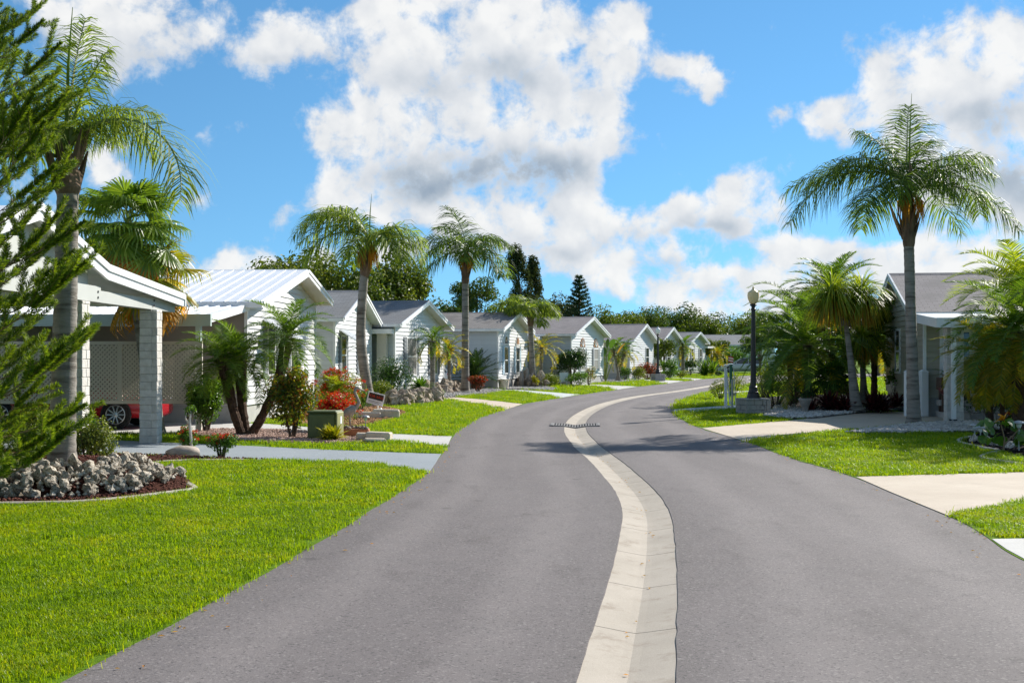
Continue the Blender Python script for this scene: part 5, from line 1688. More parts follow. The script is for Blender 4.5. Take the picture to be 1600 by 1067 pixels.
# other date palms on the left
def single_date(label, px, d, py_c, L, seed, leaf='date_leaf', gold=4, lean=0, nf=20, tr=(.10, .085, .11), pxc=None, tm='palm_trunk', group=None, n=34, lw=.03, ll=.3):
    b = GD(px, d, .02)
    c = GD(pxc or px, d, ZH(py_c, d))
    return date_palm(label, b, [[b, b.lerp(c, .5) + Vector((lean, 0, 0)), c]], seed, leaf=leaf, nf=nf, L=L, ll=ll, lw=lw, n=n, trunk_r=tr, gold=gold, lo=-45, hi=75, droop=85, tm=tm, group=group)
single_date('small date palm with orange dead skirt before the trellis window', 676, 53.5, 533, 1.25, 61, tr=(.13, .11, .15))
single_date('yellowing date palm just left of the third queen palm', 702, 57, 548, 1.2, 62, leaf='date_leaf_gold', gold=8)
single_date('bushy date palm behind the small queen palm trunk', 846, 68.5, 545, 1.7, 63, leaf='date_leaf_gold', gold=8)
single_date('left-leaning date palm of the pair before the tan-sided house', 968, 82, 548, 1.6, 64, pxc=960, gold=7, lw=.045, n=28)
single_date('right-leaning date palm of the pair before the tan-sided house', 963, 82.5, 549, 1.6, 65, pxc=976, gold=7, lw=.045, n=28)
single_date('date palm with curved trunk beside the dark round tree', 937, 80, 560, 1.5, 66, pxc=930, gold=5, lw=.045, n=28)
single_date('round-headed palm with orange skirt before the last gabled house', 1067, 104, 541, 1.75, 67, gold=9, nf=26, tr=(.17, .14, .16), lw=.06, n=26, ll=.4)
single_date('small golden palm beside the silver car', 1121, 122, 553, 1.5, 68, leaf='date_leaf_gold', gold=10, nf=22, lw=.06, n=22, ll=.45, tr=(.1, .08, .1))
date_palm('little lime palm planted in front of the red ixora', G(527, 652), [[G(527, 652), G(527, 652) + Vector((0, 0, .42)), G(527, 652) + Vector((0, 0, .72))]], 69, leaf='lime_leaf', nf=20, L=.78, ll=.26, lw=.016, n=40, trunk_r=(.05, .045, .05), gold=0, lo=5, hi=80, droop=110, shag=False)
# sago cycad
sg = GD(742, 62.0, .05)
date_palm('dark spiky cycad behind the third queen palm', sg, [[sg, sg + Vector((0, 0, .3)), sg + Vector((0, 0, .55))]], 70, leaf='sago_leaf', nf=46, L=1.75, ll=.30, lw=.035, n=36, trunk_r=(.2, .2, .2), gold=0, name='cycad', cat='plant', lo=0, hi=85, droop=45, hang=.02, vee=.25)

# ------------------------------------------------------------------ shrubs and small plants, left side
def at_px(px, py):
    return G(px, py)
def px_m(px, d):
    return px * d / FPX
hl = GD(70, 18.6, .03)
shrub('hedge_shrub', 'clipped olive-green hedge shrub behind the left palm trunk', hl, 1.3, 1.0, 'hedge_leaf', 71, 3400, .05, .55, lobes=14, round_=True, dp=.8)
shrub('hedge_shrub', 'yellow-green hedge shrub right of the left palm trunk', GD(136, 17.6, .03), .98, .86, 'hedge_leaf', 72, 3600, .05, .55, lobes=12, round_=True, dp=.7)
shrub('leafy_shoot', 'bright green upright shoot above the hedge shrub', GD(140, 17.9, .2), .22, .75, 'bush_leaf', 73, 160, .07, .5, lobes=6)
cs = [(292, 708, 'small red-tipped shrub behind the smooth boulder'), (346, 716, 'small red-tipped shrub right of the smooth boulder')]
for i, (px, py, lb) in enumerate(cs):
    shrub('flowering_shrub', lb, G(px, py), .52, .50, 'bush_leaf', 74 + i, 1300, .05, .5, flower='ixora_flower', nf=26, fsize=.036, lobes=8, ftop=.5)
dw = G(300, 709)
dwr = thing('driftwood_stick', 'pale twisted driftwood stick standing by the smooth boulder', 'driftwood', dw)
MB().tube([(0, 0, -.02), (-.02, 0, .3), (-.05, .02, .55), (-.02, 0, .78)], [.035, .026, .03, .012], 7).build('stick', M['driftwood'], dwr)
MB().tube([(-.045, .02, .5), (-.12, 0, .64), (-.10, 0, .74)], [.018, .014, .006], 6).build('side_branch', M['driftwood'], dwr)
shrub('leafy_tuft', 'small green tuft growing at the driftwood stick top', dw + Vector((-.05, .05, .62)), .32, .3, 'bush_leaf', 76, 130, .06, .5, lobes=5, stems=2)
shrub('bush', 'tall bright green leafy bush left of the triple palm', GD(322, 27.3, .02), 1.12, 1.3, 'bush_leaf', 77, 5200, .085, .5, lobes=22, gap=.46)
shrub('croton_bush', 'large mottled yellow and red croton bush by the utility box', GD(457, 25.2, .02), 1.12, 1.48, 'croton_leaf', 78, 6500, .085, .46, flower='ixora_flower', nf=12, fsize=.03, lobes=24, gap=.48)
spiky('croton_bush', 'little bright yellow croton in front of the utility box', GD(516, 24.3, .02), .22, .30, 'yellow_leaf', 79, 46, .045, heads=5, spread=.13, cat='shrub')
shrub('ixora_bush', 'low red flowering ixora bush behind the utility box', GD(520, 27.6, .02), 1.35, .9, 'bush_yellow', 80, 1800, .06, .5, flower='ixora_flower', nf=320, fsize=.06, lobes=12, round_=True)
shrub('ixora_bush', 'taller rounded orange-red ixora bush before the shuttered house', GD(531, 34.5, .02), 1.55, 1.40, 'bush_yellow', 81, 3200, .07, .5, flower='ixora_flower', nf=300, fsize=.055, lobes=14, round_=True)
shrub('bush', 'green bush between the ixora and the second palm trunk', GD(563, 38, .02), .9, .8, 'bush_leaf', 82, 1000, .08, .5)
shrub('bush', 'yellow-green rounded bush in front of the square porch column', GD(594, 43.5, .02), 1.15, .85, 'bush_yellow', 83, 1600, .08, .5, lobes=10, round_=True)
shrub('bush', 'dark round bush behind the square porch column', GD(612, 47.3, .02), 2.0, 1.75, 'bush_dark', 84, 3200, .09, .5, lobes=14, round_=True)
spiky('potted_plant', 'low leafy plant in a pale pot beside the trellis house', GD(654, 49.0, .38), .65, .55, 'bush_leaf', 85, 90, .07)
shrub('bush', 'thin green sapling at the end of the brown rock row', GD(688, 46, .02), .5, .55, 'bush_leaf', 86, 200, .07, .5, lobes=6)
shrub('bush', 'low green ground plants on the brown rock row', GD(634, 46.5, .1), .8, .35, 'bush_leaf', 87, 400, .07, .5)
shrub('croton_bush', 'red croton bush beside the third queen palm', GD(747, 57.0, .02), 1.15, .95, 'croton_red', 88, 1500, .10, .45, flower='ixora_flower', nf=14, fsize=.05)
shrub('bush', 'small yellow bush beside the mint driveway', GD(838, 66, .05), .6, .75, 'yellow_leaf', 89, 500, .09, .5)
shrub('bush', 'wide yellow-green bush beside the mint driveway', GD(858, 67, .02), 1.3, .8, 'bush_yellow', 90, 1500, .09, .5, round_=True)
tree('round dark green tree clipped low before the fan-window house', GD(893, 71, 0), 2.35, 2.3, 'bush_dark', 91, n=4200, size=.12, trunk=.06, name='round_tree', base_f=.2, lobes=26, lobe=.42)
shrub('bush', 'loose green bush below the round dark tree', GD(905, 69, .02), 1.7, .95, 'bush_leaf', 92, 1400, .10, .5)
shrub('bush', 'ragged bush with pinkish tips beside the round dark tree', GD(920, 72, .02), 1.0, 1.2, 'croton_leaf', 93, 700, .10, .4)
# bird of paradise: big paddle leaves
bp = GD(946, 79, .02)
bpr = thing('bird_of_paradise', 'upright paddle-leaved plant with one orange leaf before the fifth house', 'plant', bp)
brs = random.Random(94)
for k in range(11):
    a = R(brs.uniform(0, 360)); h_ = brs.uniform(1.7, 3.4); t_ = brs.uniform(.15, .55)
    MB().tube([(0, 0, 0), (cos(a) * t_ * h_ * .4, sin(a) * t_ * .4, h_ * .55), (cos(a) * t_ * h_ * .7, sin(a) * t_, h_ * .8)], [.04, .03, .02], 5).build('stem', M['petiole'], bpr)
    vs, fs = [], []
    for i in range(8):
        u = i / 7
        w_ = .20 * sin(pi * (u * .93 + .05))**.7
        p = Vector((cos(a) * t_ * h_ * (.7 + u * .45), sin(a) * t_ * (1 + u * .4), h_ * .8 + u * 1.0 - .35 * u * u))
        s_ = Vector((-sin(a + .6), cos(a + .6), 0))
        vs += [p - s_ * w_, p + Vector((0, 0, -.04)), p + s_ * w_]
    for i in range(7):
        fs += [(i * 3, i * 3 + 1, i * 3 + 4, i * 3 + 3), (i * 3 + 1, i * 3 + 2, i * 3 + 5, i * 3 + 4)]
    MB().add(vs, fs).build('leaf', M['dead_leaf' if k == 2 else 'broad_leaf'], bpr)
shrub('bush', 'dark green bush just right of the leaning palm pair', GD(977, 86, .02), 1.2, 1.2, 'bush_leaf', 95, 1100, .11, .5)
shrub('bush', 'round yellow-green bush before the tan-sided house', GD(998, 86, .02), 1.15, 1.05, 'bush_yellow', 96, 1300, .10, .5, round_=True)
shrub('hedge_shrub', 'long dark red hedge below the far lamp post', GD(1012, 90, .02), 2.2, 1.3, 'croton_red', 97, 2000, .12, .5, flower='ixora_flower', nf=30, fsize=.06, round_=True, dp=1.4)
tree('loose leafy green tree behind the far lamp post', GD(1037, 97, 0), 3.6, 3.3, 'oak_leaf', 98, n=2600, size=.20, trunk=.08, base_f=.18, lobes=20)
shrub('bush', 'low dark bush at the foot of the far lamp post', GD(1043, 93, .02), 2.2, .75, 'bush_leaf', 99, 1200, .12, .5)
shrub('bush', 'brownish low bush before the last gabled house', GD(1064, 95, .02), 1.5, .7, 'bush_yellow', 100, 900, .12, .5)
spiky('spiky_plant', 'spiky agave-like tuft before the last gabled house', GD(1100, 103, .02), 1.3, 1.3, 'date_leaf', 101, 60, .12, heads=3, spread=.9)
shrub('bush', 'golden flowering bush beside the last gabled house', GD(1112, 104, .02), .9, .75, 'yellow_leaf', 102, 500, .12, .5)
shrub('bush', 'small round dark bush by the silver car', GD(1123, 105, .02), .75, .5, 'bush_dark', 103, 500, .12, .5, round_=True)
shrub('bush', 'leafy green bush filling the gap beside the tan-sided house', GD(1046, 92, .02), 1.8, 1.7, 'bush_leaf', 105, 1500, .13, .5)
shrub('bush', 'dark rounded bush between the two last gables', GD(1078, 106, .02), 2.0, 1.8, 'bush_dark', 106, 1500, .14, .5)
tree('young spreading tree in the gap before the far low house', GD(1118, 128, 0), 4.2, 3.6, 'oak_leaf', 107, n=2400, size=.26, trunk=.09, base_f=.25, lobes=18)
tree('leafy tree standing before the far garage', GD(1188, 120, 0), 4.6, 4.0, 'oak_leaf_cool', 108, n=2600, size=.26, trunk=.1, base_f=.28, lobes=18)
hd = GD(1139, 138, 0)
shrub('clipped_hedge', 'tall clipped green hedge beside the far garage', hd, 5.0, 3.0, 'bush_leaf', 104, 6000, .20, .5, round_=True, lobes=18, cat='hedge')

# ------------------------------------------------------------------ background trees
def bgt(label, px, d, top_py, wpx, leaf='oak_leaf', seed=0, **kw):
    return tree(label, GD(px, d, 0), ZH(top_py, d), wpx * d / FPX, leaf, seed, group='background trees', **kw)
bgt('yellow-green tree above the metal roof ridge', 405, 66, 402, 230, seed=201, lobes=34, n=7000)
bgt('broad yellow-green tree left of the second palm crown', 500, 68, 372, 220, seed=202, lobes=36, n=9000)
bgt('broad sunlit tree right of the second palm trunk', 618, 72, 392, 150, seed=203, lobes=30, n=7000)
bgt('dark tree filling the gap between metal roof and second palm', 560, 80, 420, 150, 'oak_leaf_cool', 204)
bgt('dark green tree behind the third palm trunk', 700, 100, 458, 110, 'oak_leaf_cool', 205, n=4500)
bgt('low green tree right of the third palm', 790, 105, 462, 90, 'oak_leaf_cool', 206, n=3500)
bgt('grey-green tree left of the far spire conifer', 868, 118, 452, 90, 'casuarina_leaf', 207, n=4500)
bgt('light green tree right of the far spire conifer', 938, 125, 472, 90, 'oak_leaf', 208, n=4000)
k_ = 0
for px, d, tp, wp, lf, lb in [(972, 150, 480, 90, 'oak_leaf', 'yellow-green tree behind the tan-sided house'), (1015, 158, 472, 100, 'oak_leaf_cool', 'dark tree above the tan-sided house gable'),
                              (1058, 165, 466, 110, 'oak_leaf_cool', 'tallest dark tree above the far gables'), (1098, 160, 488, 90, 'oak_leaf', 'low yellowish tree above the last gable'),
                              (1135, 175, 484, 100, 'oak_leaf_cool', 'dark tree above the far low roof'), (1175, 168, 480, 100, 'oak_leaf', 'tree just left of the near lamp globe'),
                              (1225, 150, 490, 100, 'oak_leaf_cool', 'tree just right of the near lamp post'), (1300, 120, 480, 140, 'oak_leaf', 'tree hidden behind the right palm thicket'), (1372, 110, 475, 100, 'oak_leaf_cool', 'tree between the palm thicket and the shaded house'),
                              (640, 112, 470, 110, 'oak_leaf_cool', 'far tree above the trellis house roof')]:
    k_ += 1
    bgt(lb, px, d, tp, wp, lf, 210 + k_, n=4200, size=.36, base_f=.15)
# slash pine with flat tufts
tree('open-crowned pine behind the third palm', GD(745, 92, 0), ZH(428, 92), 5.0, 'oak_leaf_cool', 221, n=3600, size=.22, trunk=.16, name='pine_tree', base_f=.52, lobes=14, lobe=.34, group='background trees')
# casuarinas: tall leaning feathery cones
def casuarina(label, px, d, top, w, lean, seed):
    rs = np.random.RandomState(seed)
    h = ZH(top, d)
    root = thing('casuarina_tree', label, 'tree', GD(px, d, 0), 0, 'background trees')
    MB().tube([(0, 0, -.1), (lean * .5, 0, h * .5), (lean, 0, h * .98)], [.35, .22, .03], 8).build('trunk', M['bark'], root)
    bl = []
    for k in range(46):
        f = rs.uniform(.18, .98)
        rr_ = w * .5 * (1 - f)**.55 * 1.05
        a = rs.uniform(0, 6.28)
        bl.append((np.array([lean * f + cos(a) * rr_ * rs.uniform(.3, .9), sin(a) * rr_ * rs.uniform(.3, .9), h * f]), np.array([.9, .9, 1.7]) * w * .13 * rs.uniform(.7, 1.2)))
    V, F = leaf_cloud(bl, 7500, .5, rs, .22, .2, .9, 1.0)
    link('crown', np_mesh('crown', V, [F], M['casuarina_leaf']), root)
casuarina('tall dark feathery casuarina leaning left on the skyline', 826, 160, 388, 6.5, -1.8, 231)
casuarina('second dark casuarina just right of the tallest one', 846, 164, 405, 5.5, -1.2, 232)
# far Norfolk pine: tiers of level branches
def norfolk(label, px, d, top, seed):
    rs = np.random.RandomState(seed)
    h = ZH(top, d)
    root = thing('norfolk_pine', label, 'tree', GD(px, d, 0), 0)
    MB().tube([(0, 0, -.1), (0, 0, h * .5), (0, 0, h)], [.2, .12, .02], 8).build('trunk', M['bark'], root)
    V, F = [], []
    nb_ = 0
    for k in range(22):
        f = k / 21
        z = h * (.16 + .82 * f)
        ln = 1.75 * (1 - f)**.75 + .25
        for b in range(6):
            a = rs.uniform(0, 1) + b * pi / 3
            m_ = int(40 * ln) + 14
            u = rs.uniform(.05, 1, m_)
            sp = (1 - abs(u - .5)) * .22
            off = rs.uniform(-1, 1, m_) * sp
            x = u * ln; y = off; zz_ = u * ln * .38 + rs.uniform(-.03, .10, m_)
            P = np.stack([cos(a) * x - sin(a) * y, sin(a) * x + cos(a) * y, z + zz_], 1)
            dv = norm(rs.normal(size=(m_, 3)) + np.array([cos(a), sin(a), .6]))
            w_ = norm(np.cross(dv, rs.normal(size=(m_, 3)))) * .045
            VV_ = np.stack([P - w_, P + w_, P + dv * .26], 1).reshape(-1, 3)
            i = np.arange(m_)[:, None] * 3 + nb_
            V.append(VV_); F.append(np.concatenate([i, i + 1, i + 2], 1)); nb_ += m_ * 3
    link('crown', np_mesh('crown', np.concatenate(V), [np.concatenate(F)], M['norfolk_far']), root)
norfolk('dark tiered spire-shaped conifer standing above the far roofs', 905, 105, 432, 233)
# a far wood closing the horizon
rs = np.random.RandomState(240)
bl = []
for k in range(230):
    x = -210 + k * 1.85 + rs.uniform(-2, 2)
    h = rs.uniform(4.5, 7.8)
    y = 212 + rs.uniform(-8, 14)
    bl.append((np.array([x, y, h * .5]), np.array([rs.uniform(3, 5), 3.5, h * .5])))
V, F = leaf_cloud(bl, 42000, .85, rs, .6, .5, .4)
V[:, 2] = np.maximum(V[:, 2], 0)
tag(link('far_woods', np_mesh('far_woods', V, [F], M['oak_leaf_cool'])), 'distant belt of woods along the horizon', kind='stuff')

# ------------------------------------------------------------------ right side planting
# tall arching date palms in the thicket
def thicket(label, px, d, pyc, L, seed, pxc=None, leaf='date_leaf_dark', nf=32, gold=0, n=72, ll=.46, lw=.030, tr=(.12, .10, .14), hi=80, lo=-35, droop=75, gleaf='date_leaf_gold'):
    b = GD(px, d, .02); c = GD(pxc or px, d, ZH(pyc, d))
    return date_palm(label, b, [[b, b.lerp(c, .5), c]], seed, leaf=leaf, nf=nf, L=L, ll=ll, lw=lw, n=n, trunk_r=tr, gold=gold, hi=hi, lo=lo, droop=droop, gleaf=gleaf, hang=.16, vee=.3)
thicket('broad dark date palm at the front of the right thicket', 1262, 38.5, 540, 2.4, 301, gold=3, leaf='date_leaf')
thicket('leaning date palm with bare slanting trunk in the right thicket', 1335, 41.0, 515, 2.3, 302, pxc=1282, leaf='date_leaf', gold=2)
thicket('tallest bright green palm at the back of the right thicket', 1300, 43.5, 462, 2.1, 303, leaf='date_leaf', hi=85, lo=-10)
thicket('low date palm at the left rim of the right thicket', 1235, 42.0, 552, 2.3, 304, leaf='date_leaf', gold=5)
thicket('date palm with blue-green fronds arching over the lamp side', 1245, 45.0, 500, 2.6, 305, leaf='queen_leaf', droop=95)
thicket('date palm at the right rim of the thicket beside the tan wall', 1366, 40.5, 522, 1.9, 306, leaf='date_leaf_dark', gold=4)
fan_palm('low dark fan palm inside the right thicket', GD(1295, 38.0, 0), GD(1295, 38.0, .95), 307, nl=18, r=.6, stalk=.5, dead=0, leaf='date_leaf_dark', lo=-10, rad=(.1, .1))
# ponytail palm: ribbons
def ponytail(label, base, trunk_pts, heads, seed, L=1.4, n=420):
    rs = np.random.RandomState(seed)
    root = thing('ponytail_palm', label, 'palm tree', base)
    for tp in trunk_pts:
        trunk_obj(root, [Vector(p) - Vector(base) for p in tp], [.20, .105, .07], M['palm_trunk'], rings=True, steps=26, flare=.4, seed=seed)
    for c in heads:
        c = np.array(Vector(c) - Vector(base))
        for part, lo, hi, mt, cnt in (('leaf_rosette', .15, 1.45, 'lime_leaf', n), ('leaf_skirt', -.5, .25, 'date_leaf_gold', int(n * .75)), ('leaf_skirt', -.9, -.2, 'dead_leaf', int(n * .35))):
            az = rs.uniform(0, 6.28, cnt); el = rs.uniform(lo, hi, cnt)
            ln = L * rs.uniform(.65, 1.1, cnt) * (.8 if mt == 'dead_leaf' else 1)
            d = np.stack([np.cos(az) * np.cos(el), np.sin(az) * np.cos(el), np.sin(el)], 1)
            P = [np.tile(c, (cnt, 1))]
            dd = d
            for s_ in range(5):
                P.append(P[-1] + dd * (ln / 5)[:, None])
                dd = norm(dd + np.array([0, 0, -.48]) * rs.uniform(.8, 1.3, (cnt, 1)))
            w_ = norm(np.cross(d, np.array([0, 0, 1.0]) + rs.normal(size=(cnt, 3)) * .2)) * .021
            vs = []
            for s_ in range(5):
                vs += [P[s_] - w_ * (1 - s_ * .13), P[s_] + w_ * (1 - s_ * .13)]
            vs.append(P[5])
            V = np.stack(vs, 1).reshape(-1, 3)
            i = np.arange(cnt)[:, None] * 11
            F = [np.concatenate([i + 2 * s_, i + 2 * s_ + 1, i + 2 * s_ + 3, i + 2 * s_ + 2], 1) for s_ in range(4)] + [np.concatenate([i + 8, i + 9, i + 10], 1)]
            link(part, np_mesh(part, V, F, M[mt]), root)
    return root
pb = GD(1338, 36.4, .1)
ponytail('pale-trunked ponytail palm with golden hanging skirt in the right bed', pb,
         [[pb, GD(1330, 36.4, ZH(570, 36.4)), GD(1321, 36.4, ZH(500, 36.4))], [GD(1322, 36.4, ZH(505, 36.4)), GD(1312, 36.4, ZH(490, 36.4)), GD(1300, 36.3, ZH(470, 36.4))], [GD(1321, 36.4, ZH(503, 36.4)), GD(1335, 36.4, ZH(488, 36.4)), GD(1345, 36.5, ZH(470, 36.4))]],
         [GD(1300, 36.3, ZH(466, 36.4)), GD(1346, 36.5, ZH(466, 36.4))], 311)
ponytail('shorter ponytail palm with yellow skirt beside the pale trunk', GD(1350, 39.5, .05), [[GD(1350, 39.5, .05), GD(1349, 39.5, .9), GD(1346, 39.5, ZH(540, 39.5))]], [GD(1346, 39.5, ZH(535, 39.5))], 312, L=1.15, n=260)
# undergrowth
for i, (px, d, w_, h_, lb) in enumerate([(1285, 36.9, .9, .6, 'dark red cordyline left of the pale ponytail trunk'), (1312, 36.7, .9, .55, 'dark red cordyline in front of the slanting trunk'), (1362, 36.8, 1.0, .65, 'dark red cordyline right of the pale ponytail trunk'), (1383, 38.2, .8, .55, 'dark red cordyline beside the tan house footing')]):
    spiky('cordyline', lb, GD(px, d, .02), .34, h_, 'red_leaf', 320 + i, 42, .065, heads=5, spread=w_ * .45)
shrub('bush', 'sparse pale shrub with bare stems right of the lamp post', GD(1212, 39, .02), 1.9, 1.05, 'bush_yellow', 330, 800, .07, .4, lobes=12, stems=14, gap=.32)
shrub('bush', 'loose green shrub behind the lamp pedestal', GD(1240, 41, .02), 1.8, 1.2, 'bush_leaf', 331, 1100, .09, .45, lobes=12, stems=8)
shrub('bush', 'yellow-green flowering shrub behind the lamp post', GD(1195, 45, .02), 1.5, 1.5, 'bush_yellow', 332, 900, .09, .4, lobes=12, stems=6)
shrub('bush', 'rounded golden-green bush left of the white marker posts', GD(1126, 48.0, .02), .95, .85, 'bush_yellow', 333, 1500, .055, .5, round_=True)
shrub('bush', 'rounded golden-green bush behind the green post', GD(1147, 51.0, .02), 1.15, 1.05, 'bush_yellow', 334, 1600, .06, .5, round_=True)
shrub('bush', 'dark shrub under the palm thicket front', GD(1270, 37.6, .02), 1.2, .8, 'bush_dark', 335, 900, .08, .5)
shrub('bush', 'lime-green leafy shrub left of the ponytail trunk', GD(1300, 39.2, .02), 1.2, 1.1, 'bush_leaf', 336, 900, .09, .4)
tree('thin young leafy tree beside the tan house wall', GD(1398, 39.6, 0), 1.5, .8, 'bush_leaf', 337, n=380, size=.10, trunk=.02, name='sapling', base_f=.35, lobes=12)
fanp = GD(1241, 37.4, .05)
pot = thing('stone_urn', 'pale stone urn among the dark shrubs of the right bed', 'urn', GD(1258, 36.2, .03))
MB().lathe([(.12, 0), (.14, .03), (.09, .08), (.11, .18), (.19, .36), (.22, .42), (.20, .44), (.15, .40)], 14).build('bowl', M['statue_stone'], pot, smooth=True)
rock_run('rock_edging', 'row of pale rocks along the dark bed right of the lamp', [(1200, 641), (1250, 640), (1300, 638.5), (1350, 637)], (.07, .17), ROCKS, 340, n=24, spread=.12)

# far right palms: robust clumps at the frame edge
def edge_palm(label, px, d, pyc, L, seed, **kw):
    return thicket(label, px, d, pyc, L, seed, **kw)
edge_palm('arching date palm with orange lower fronds at the right edge', 1592, 26.5, 520, 1.95, 351, nf=50, gold=16, n=84, ll=.42, lw=.021, tr=(.16, .14, .19), lo=-55, hi=82, droop=80, leaf='date_leaf')
edge_palm('golden-skirted date palm in front of the shaded porch', 1548, 27.8, 556, 1.4, 352, nf=36, gold=18, n=70, ll=.34, lw=.019, tr=(.07, .06, .09), lo=-60, hi=75, droop=75, leaf='date_leaf_gold')
edge_palm('lime-yellow feather palm rising above the porch roof', 1596, 30.5, 462, 2.1, 353, nf=28, gold=4, n=72, ll=.52, lw=.028, tr=(.09, .07, .08), hi=80, lo=5, droop=85, leaf='lime_leaf', gleaf='lime_leaf')
edge_palm('date palm past the right edge casting shade on the lawn', 1700, 24.5, 465, 2.1, 354, nf=28, gold=4, n=56, ll=.42, lw=.024, tr=(.16, .14, .18))
edge_palm('date palm with thin grey trunk right of the porch column', 1566, 27.6, 590, 1.1, 356, nf=18, gold=6, n=44, ll=.28, lw=.017, tr=(.06, .055, .08))
shrub('bush', 'dark undergrowth bush behind the porch column', GD(1545, 32.5, .02), 1.4, 1.1, 'bush_dark', 360, 1200, .08, .5)
shrub('bush', 'dark undergrowth bush at the right edge', GD(1595, 30.0, .02), 1.6, 1.2, 'bush_dark', 361, 1200, .08, .5)
shrub('flowering_shrub', 'red flowering shrub in deep shade at the right edge', GD(1588, 26.8, .02), 1.0, .6, 'bush_dark', 362, 700, .07, .5, flower='ixora_flower', nf=26, fsize=.04)
# sea grape with big round leaves
sgp = GD(1568, 21.6, .03)
sgr = thing('sea_grape', 'round-leaved sea grape with one orange leaf in the right bed', 'plant', sgp)
srs = random.Random(363)
MB().tube([(0, 0, 0), (.02, 0, .22), (-.05, 0, .5)], [.018, .014, .008], 6).build('stem', M['twig'], sgr)
MB().tube([(0, 0, .1), (.2, .05, .28), (.3, 0, .42)], [.014, .012, .006], 6).build('stem', M['twig'], sgr)
for k in range(30):
    x, y, z = srs.uniform(-.38, .45), srs.uniform(-.25, .25), srs.uniform(.12, .55)
    vs = [(0, 0, .012)] + [(.105 * cos(2 * pi * i / 10), .098 * sin(2 * pi * i / 10), .02 * cos(4 * pi * i / 10)) for i in range(10)]
    fs = [(0, 1 + i, 1 + (i + 1) % 10) for i in range(10)]
    mt = 'orange_flower' if k in (0, 1, 2) else 'broad_leaf'
    if k < 3:
        x, y, z = -.12 + .05 * k, -.1, .58 + .03 * k
    MB().add(vs, fs).build('leaf', M[mt], sgr, loc=(x, y, z), rot=(srs.uniform(-.2, 1.3), srs.uniform(-.8, .8), srs.uniform(0, 6)))
kerb('concrete_edging', 'curved concrete edging round the dark bed at the right edge', [(1540, 688), (1518, 684), (1500, 688), (1500, 693), (1535, 701), (1560, 706), (1540, 712), (1535, 718), (1570, 724), (1620, 730), (1700, 737)], .09, .05)
rock_run('rock_edging', 'row of pale rocks in the bed beside the right lawn', [(1512, 690), (1535, 691), (1560, 697), (1585, 701)], (.05, .11), ROCKS, 364, n=34, spread=.10)
# solar path lights
def path_light(label, loc, h=.38, s=1.0, group=None):
    t = thing('path_light', label, 'garden light', loc, 0, group)
    MB().tube([(0, 0, -.02), (0, 0, h)], .012 * s, 8).build('stake', M['galv'], t)
    MB().lathe([(.03 * s, h - .08), (.045 * s, h - .02), (.04 * s, h)], 10).build('lens', M['pvc'], t, smooth=True)
    MB().lathe([(.10 * s, h), (.105 * s, h + .012), (.06 * s, h + .045), (.01, h + .06)], 14).build('cap', M['galv'], t, smooth=True)
path_light('left one of two small solar lights beside the sea grape', G(1523, 688), .30)
path_light('right one of two small solar lights beside the sea grape', G(1532, 690), .28)
path_light('solar light with wide silver cap right of the sea grape', G(1592, 706), .52, 1.15)
path_light('small path light on the grass beside the terracotta planter', G(571, 672), .30)

# ------------------------------------------------------------------ street furniture and garden ornaments
def lamp_post(label, plabel, loc, globe='globe', s=1.0, rz=0.0, pw=.78):
    # pedestal of concrete blocks
    ped = thing('lamp_pedestal', plabel, 'pedestal', loc, rz)
    rs = random.Random(71)
    h = pw / 2
    for c in range(3):
        z = c * .15
        nb = 3
        for sd in range(4):
            for k in range(nb):
                off = .5 if c % 2 else 0
                a = -h + (k + off * .5) * pw / nb - (.0)
                b = a + pw / nb - .008
                a = max(a, -h); b = min(b, h - .14)
                if c % 2 and k == 0:
                    a = -h
                if b - a < .03: continue
                jj = rs.uniform(-.008, .008)
                mb = MB().bevbox(a, -h + jj, z + .003, b, -h + .13 + jj, z + .147, .008)
                an = sd * pi / 2
                mb.v = [(x * cos(an) - y * sin(an), x * sin(an) + y * cos(an), zz) for x, y, zz in mb.v]
                mb.build('block', M['block_grey'], ped)
    MB().box(-h + .125, -h + .125, 0, h - .125, h - .125, .40).build('fill', M['dark_soil'], ped)
    for k in range(3):
        MB().bevbox(-h - .01 + k * pw / 3 + .004, -h - .01, .451, -h - .01 + (k + 1) * pw / 3, -h + .19, .50, .008).build('cap_block', M['block_grey'], ped)
        MB().bevbox(-h - .01 + k * pw / 3 + .004, h - .19, .451, -h - .01 + (k + 1) * pw / 3, h + .01, .50, .008).build('cap_block', M['block_grey'], ped)
    for sx in (-1, 1):
        MB().bevbox(min(sx * (h + .01), sx * (h - .19)), -h + .195, .451, max(sx * (h + .01), sx * (h - .19)), h - .195, .50, .008).build('cap_block', M['block_grey'], ped)
    t = thing('lamp_post', label, 'street lamp', Vector(loc) + Vector((0, 0, .401)), rz)
    MB().lathe([(.25, 0), (.25, .04), (.21, .07), (.185, .16), (.16, .25), (.165, .28), (.14, .31), (.125, .40), (.13, .43), (.095, .47)], 16).build('base', M['black_iron'], t, smooth=False)
    MB().lathe([(.092, .47), (.085, .6), (.06, 2.72), (.075, 2.74), (.075, 2.78), (.055, 2.80), (.062, 2.86)], 12).build('pole', M['black_iron'], t)
    MB().lathe([(.07, 2.86), (.10, 2.88), (.10, 2.91), (.08, 2.93)], 14).build('collar', M['black_iron'], t)
    g = MB().lathe([(.085, 2.93), (.12, 2.98), (.165, 3.10), (.175, 3.19), (.165, 3.25), (.17, 3.265), (.12, 3.31), (.06, 3.35), (.035, 3.38), (.03, 3.40), (.035, 3.42), (.008, 3.46)], 18).build('globe', M[globe], t, smooth=True)
    return t
lp = G(1177, 648)
lamp_post('near black lamp post with cream acorn globe on block pedestal', 'grey block pedestal under the near lamp post', lp, rz=R(12))
lp2 = G(1028, 595.5)
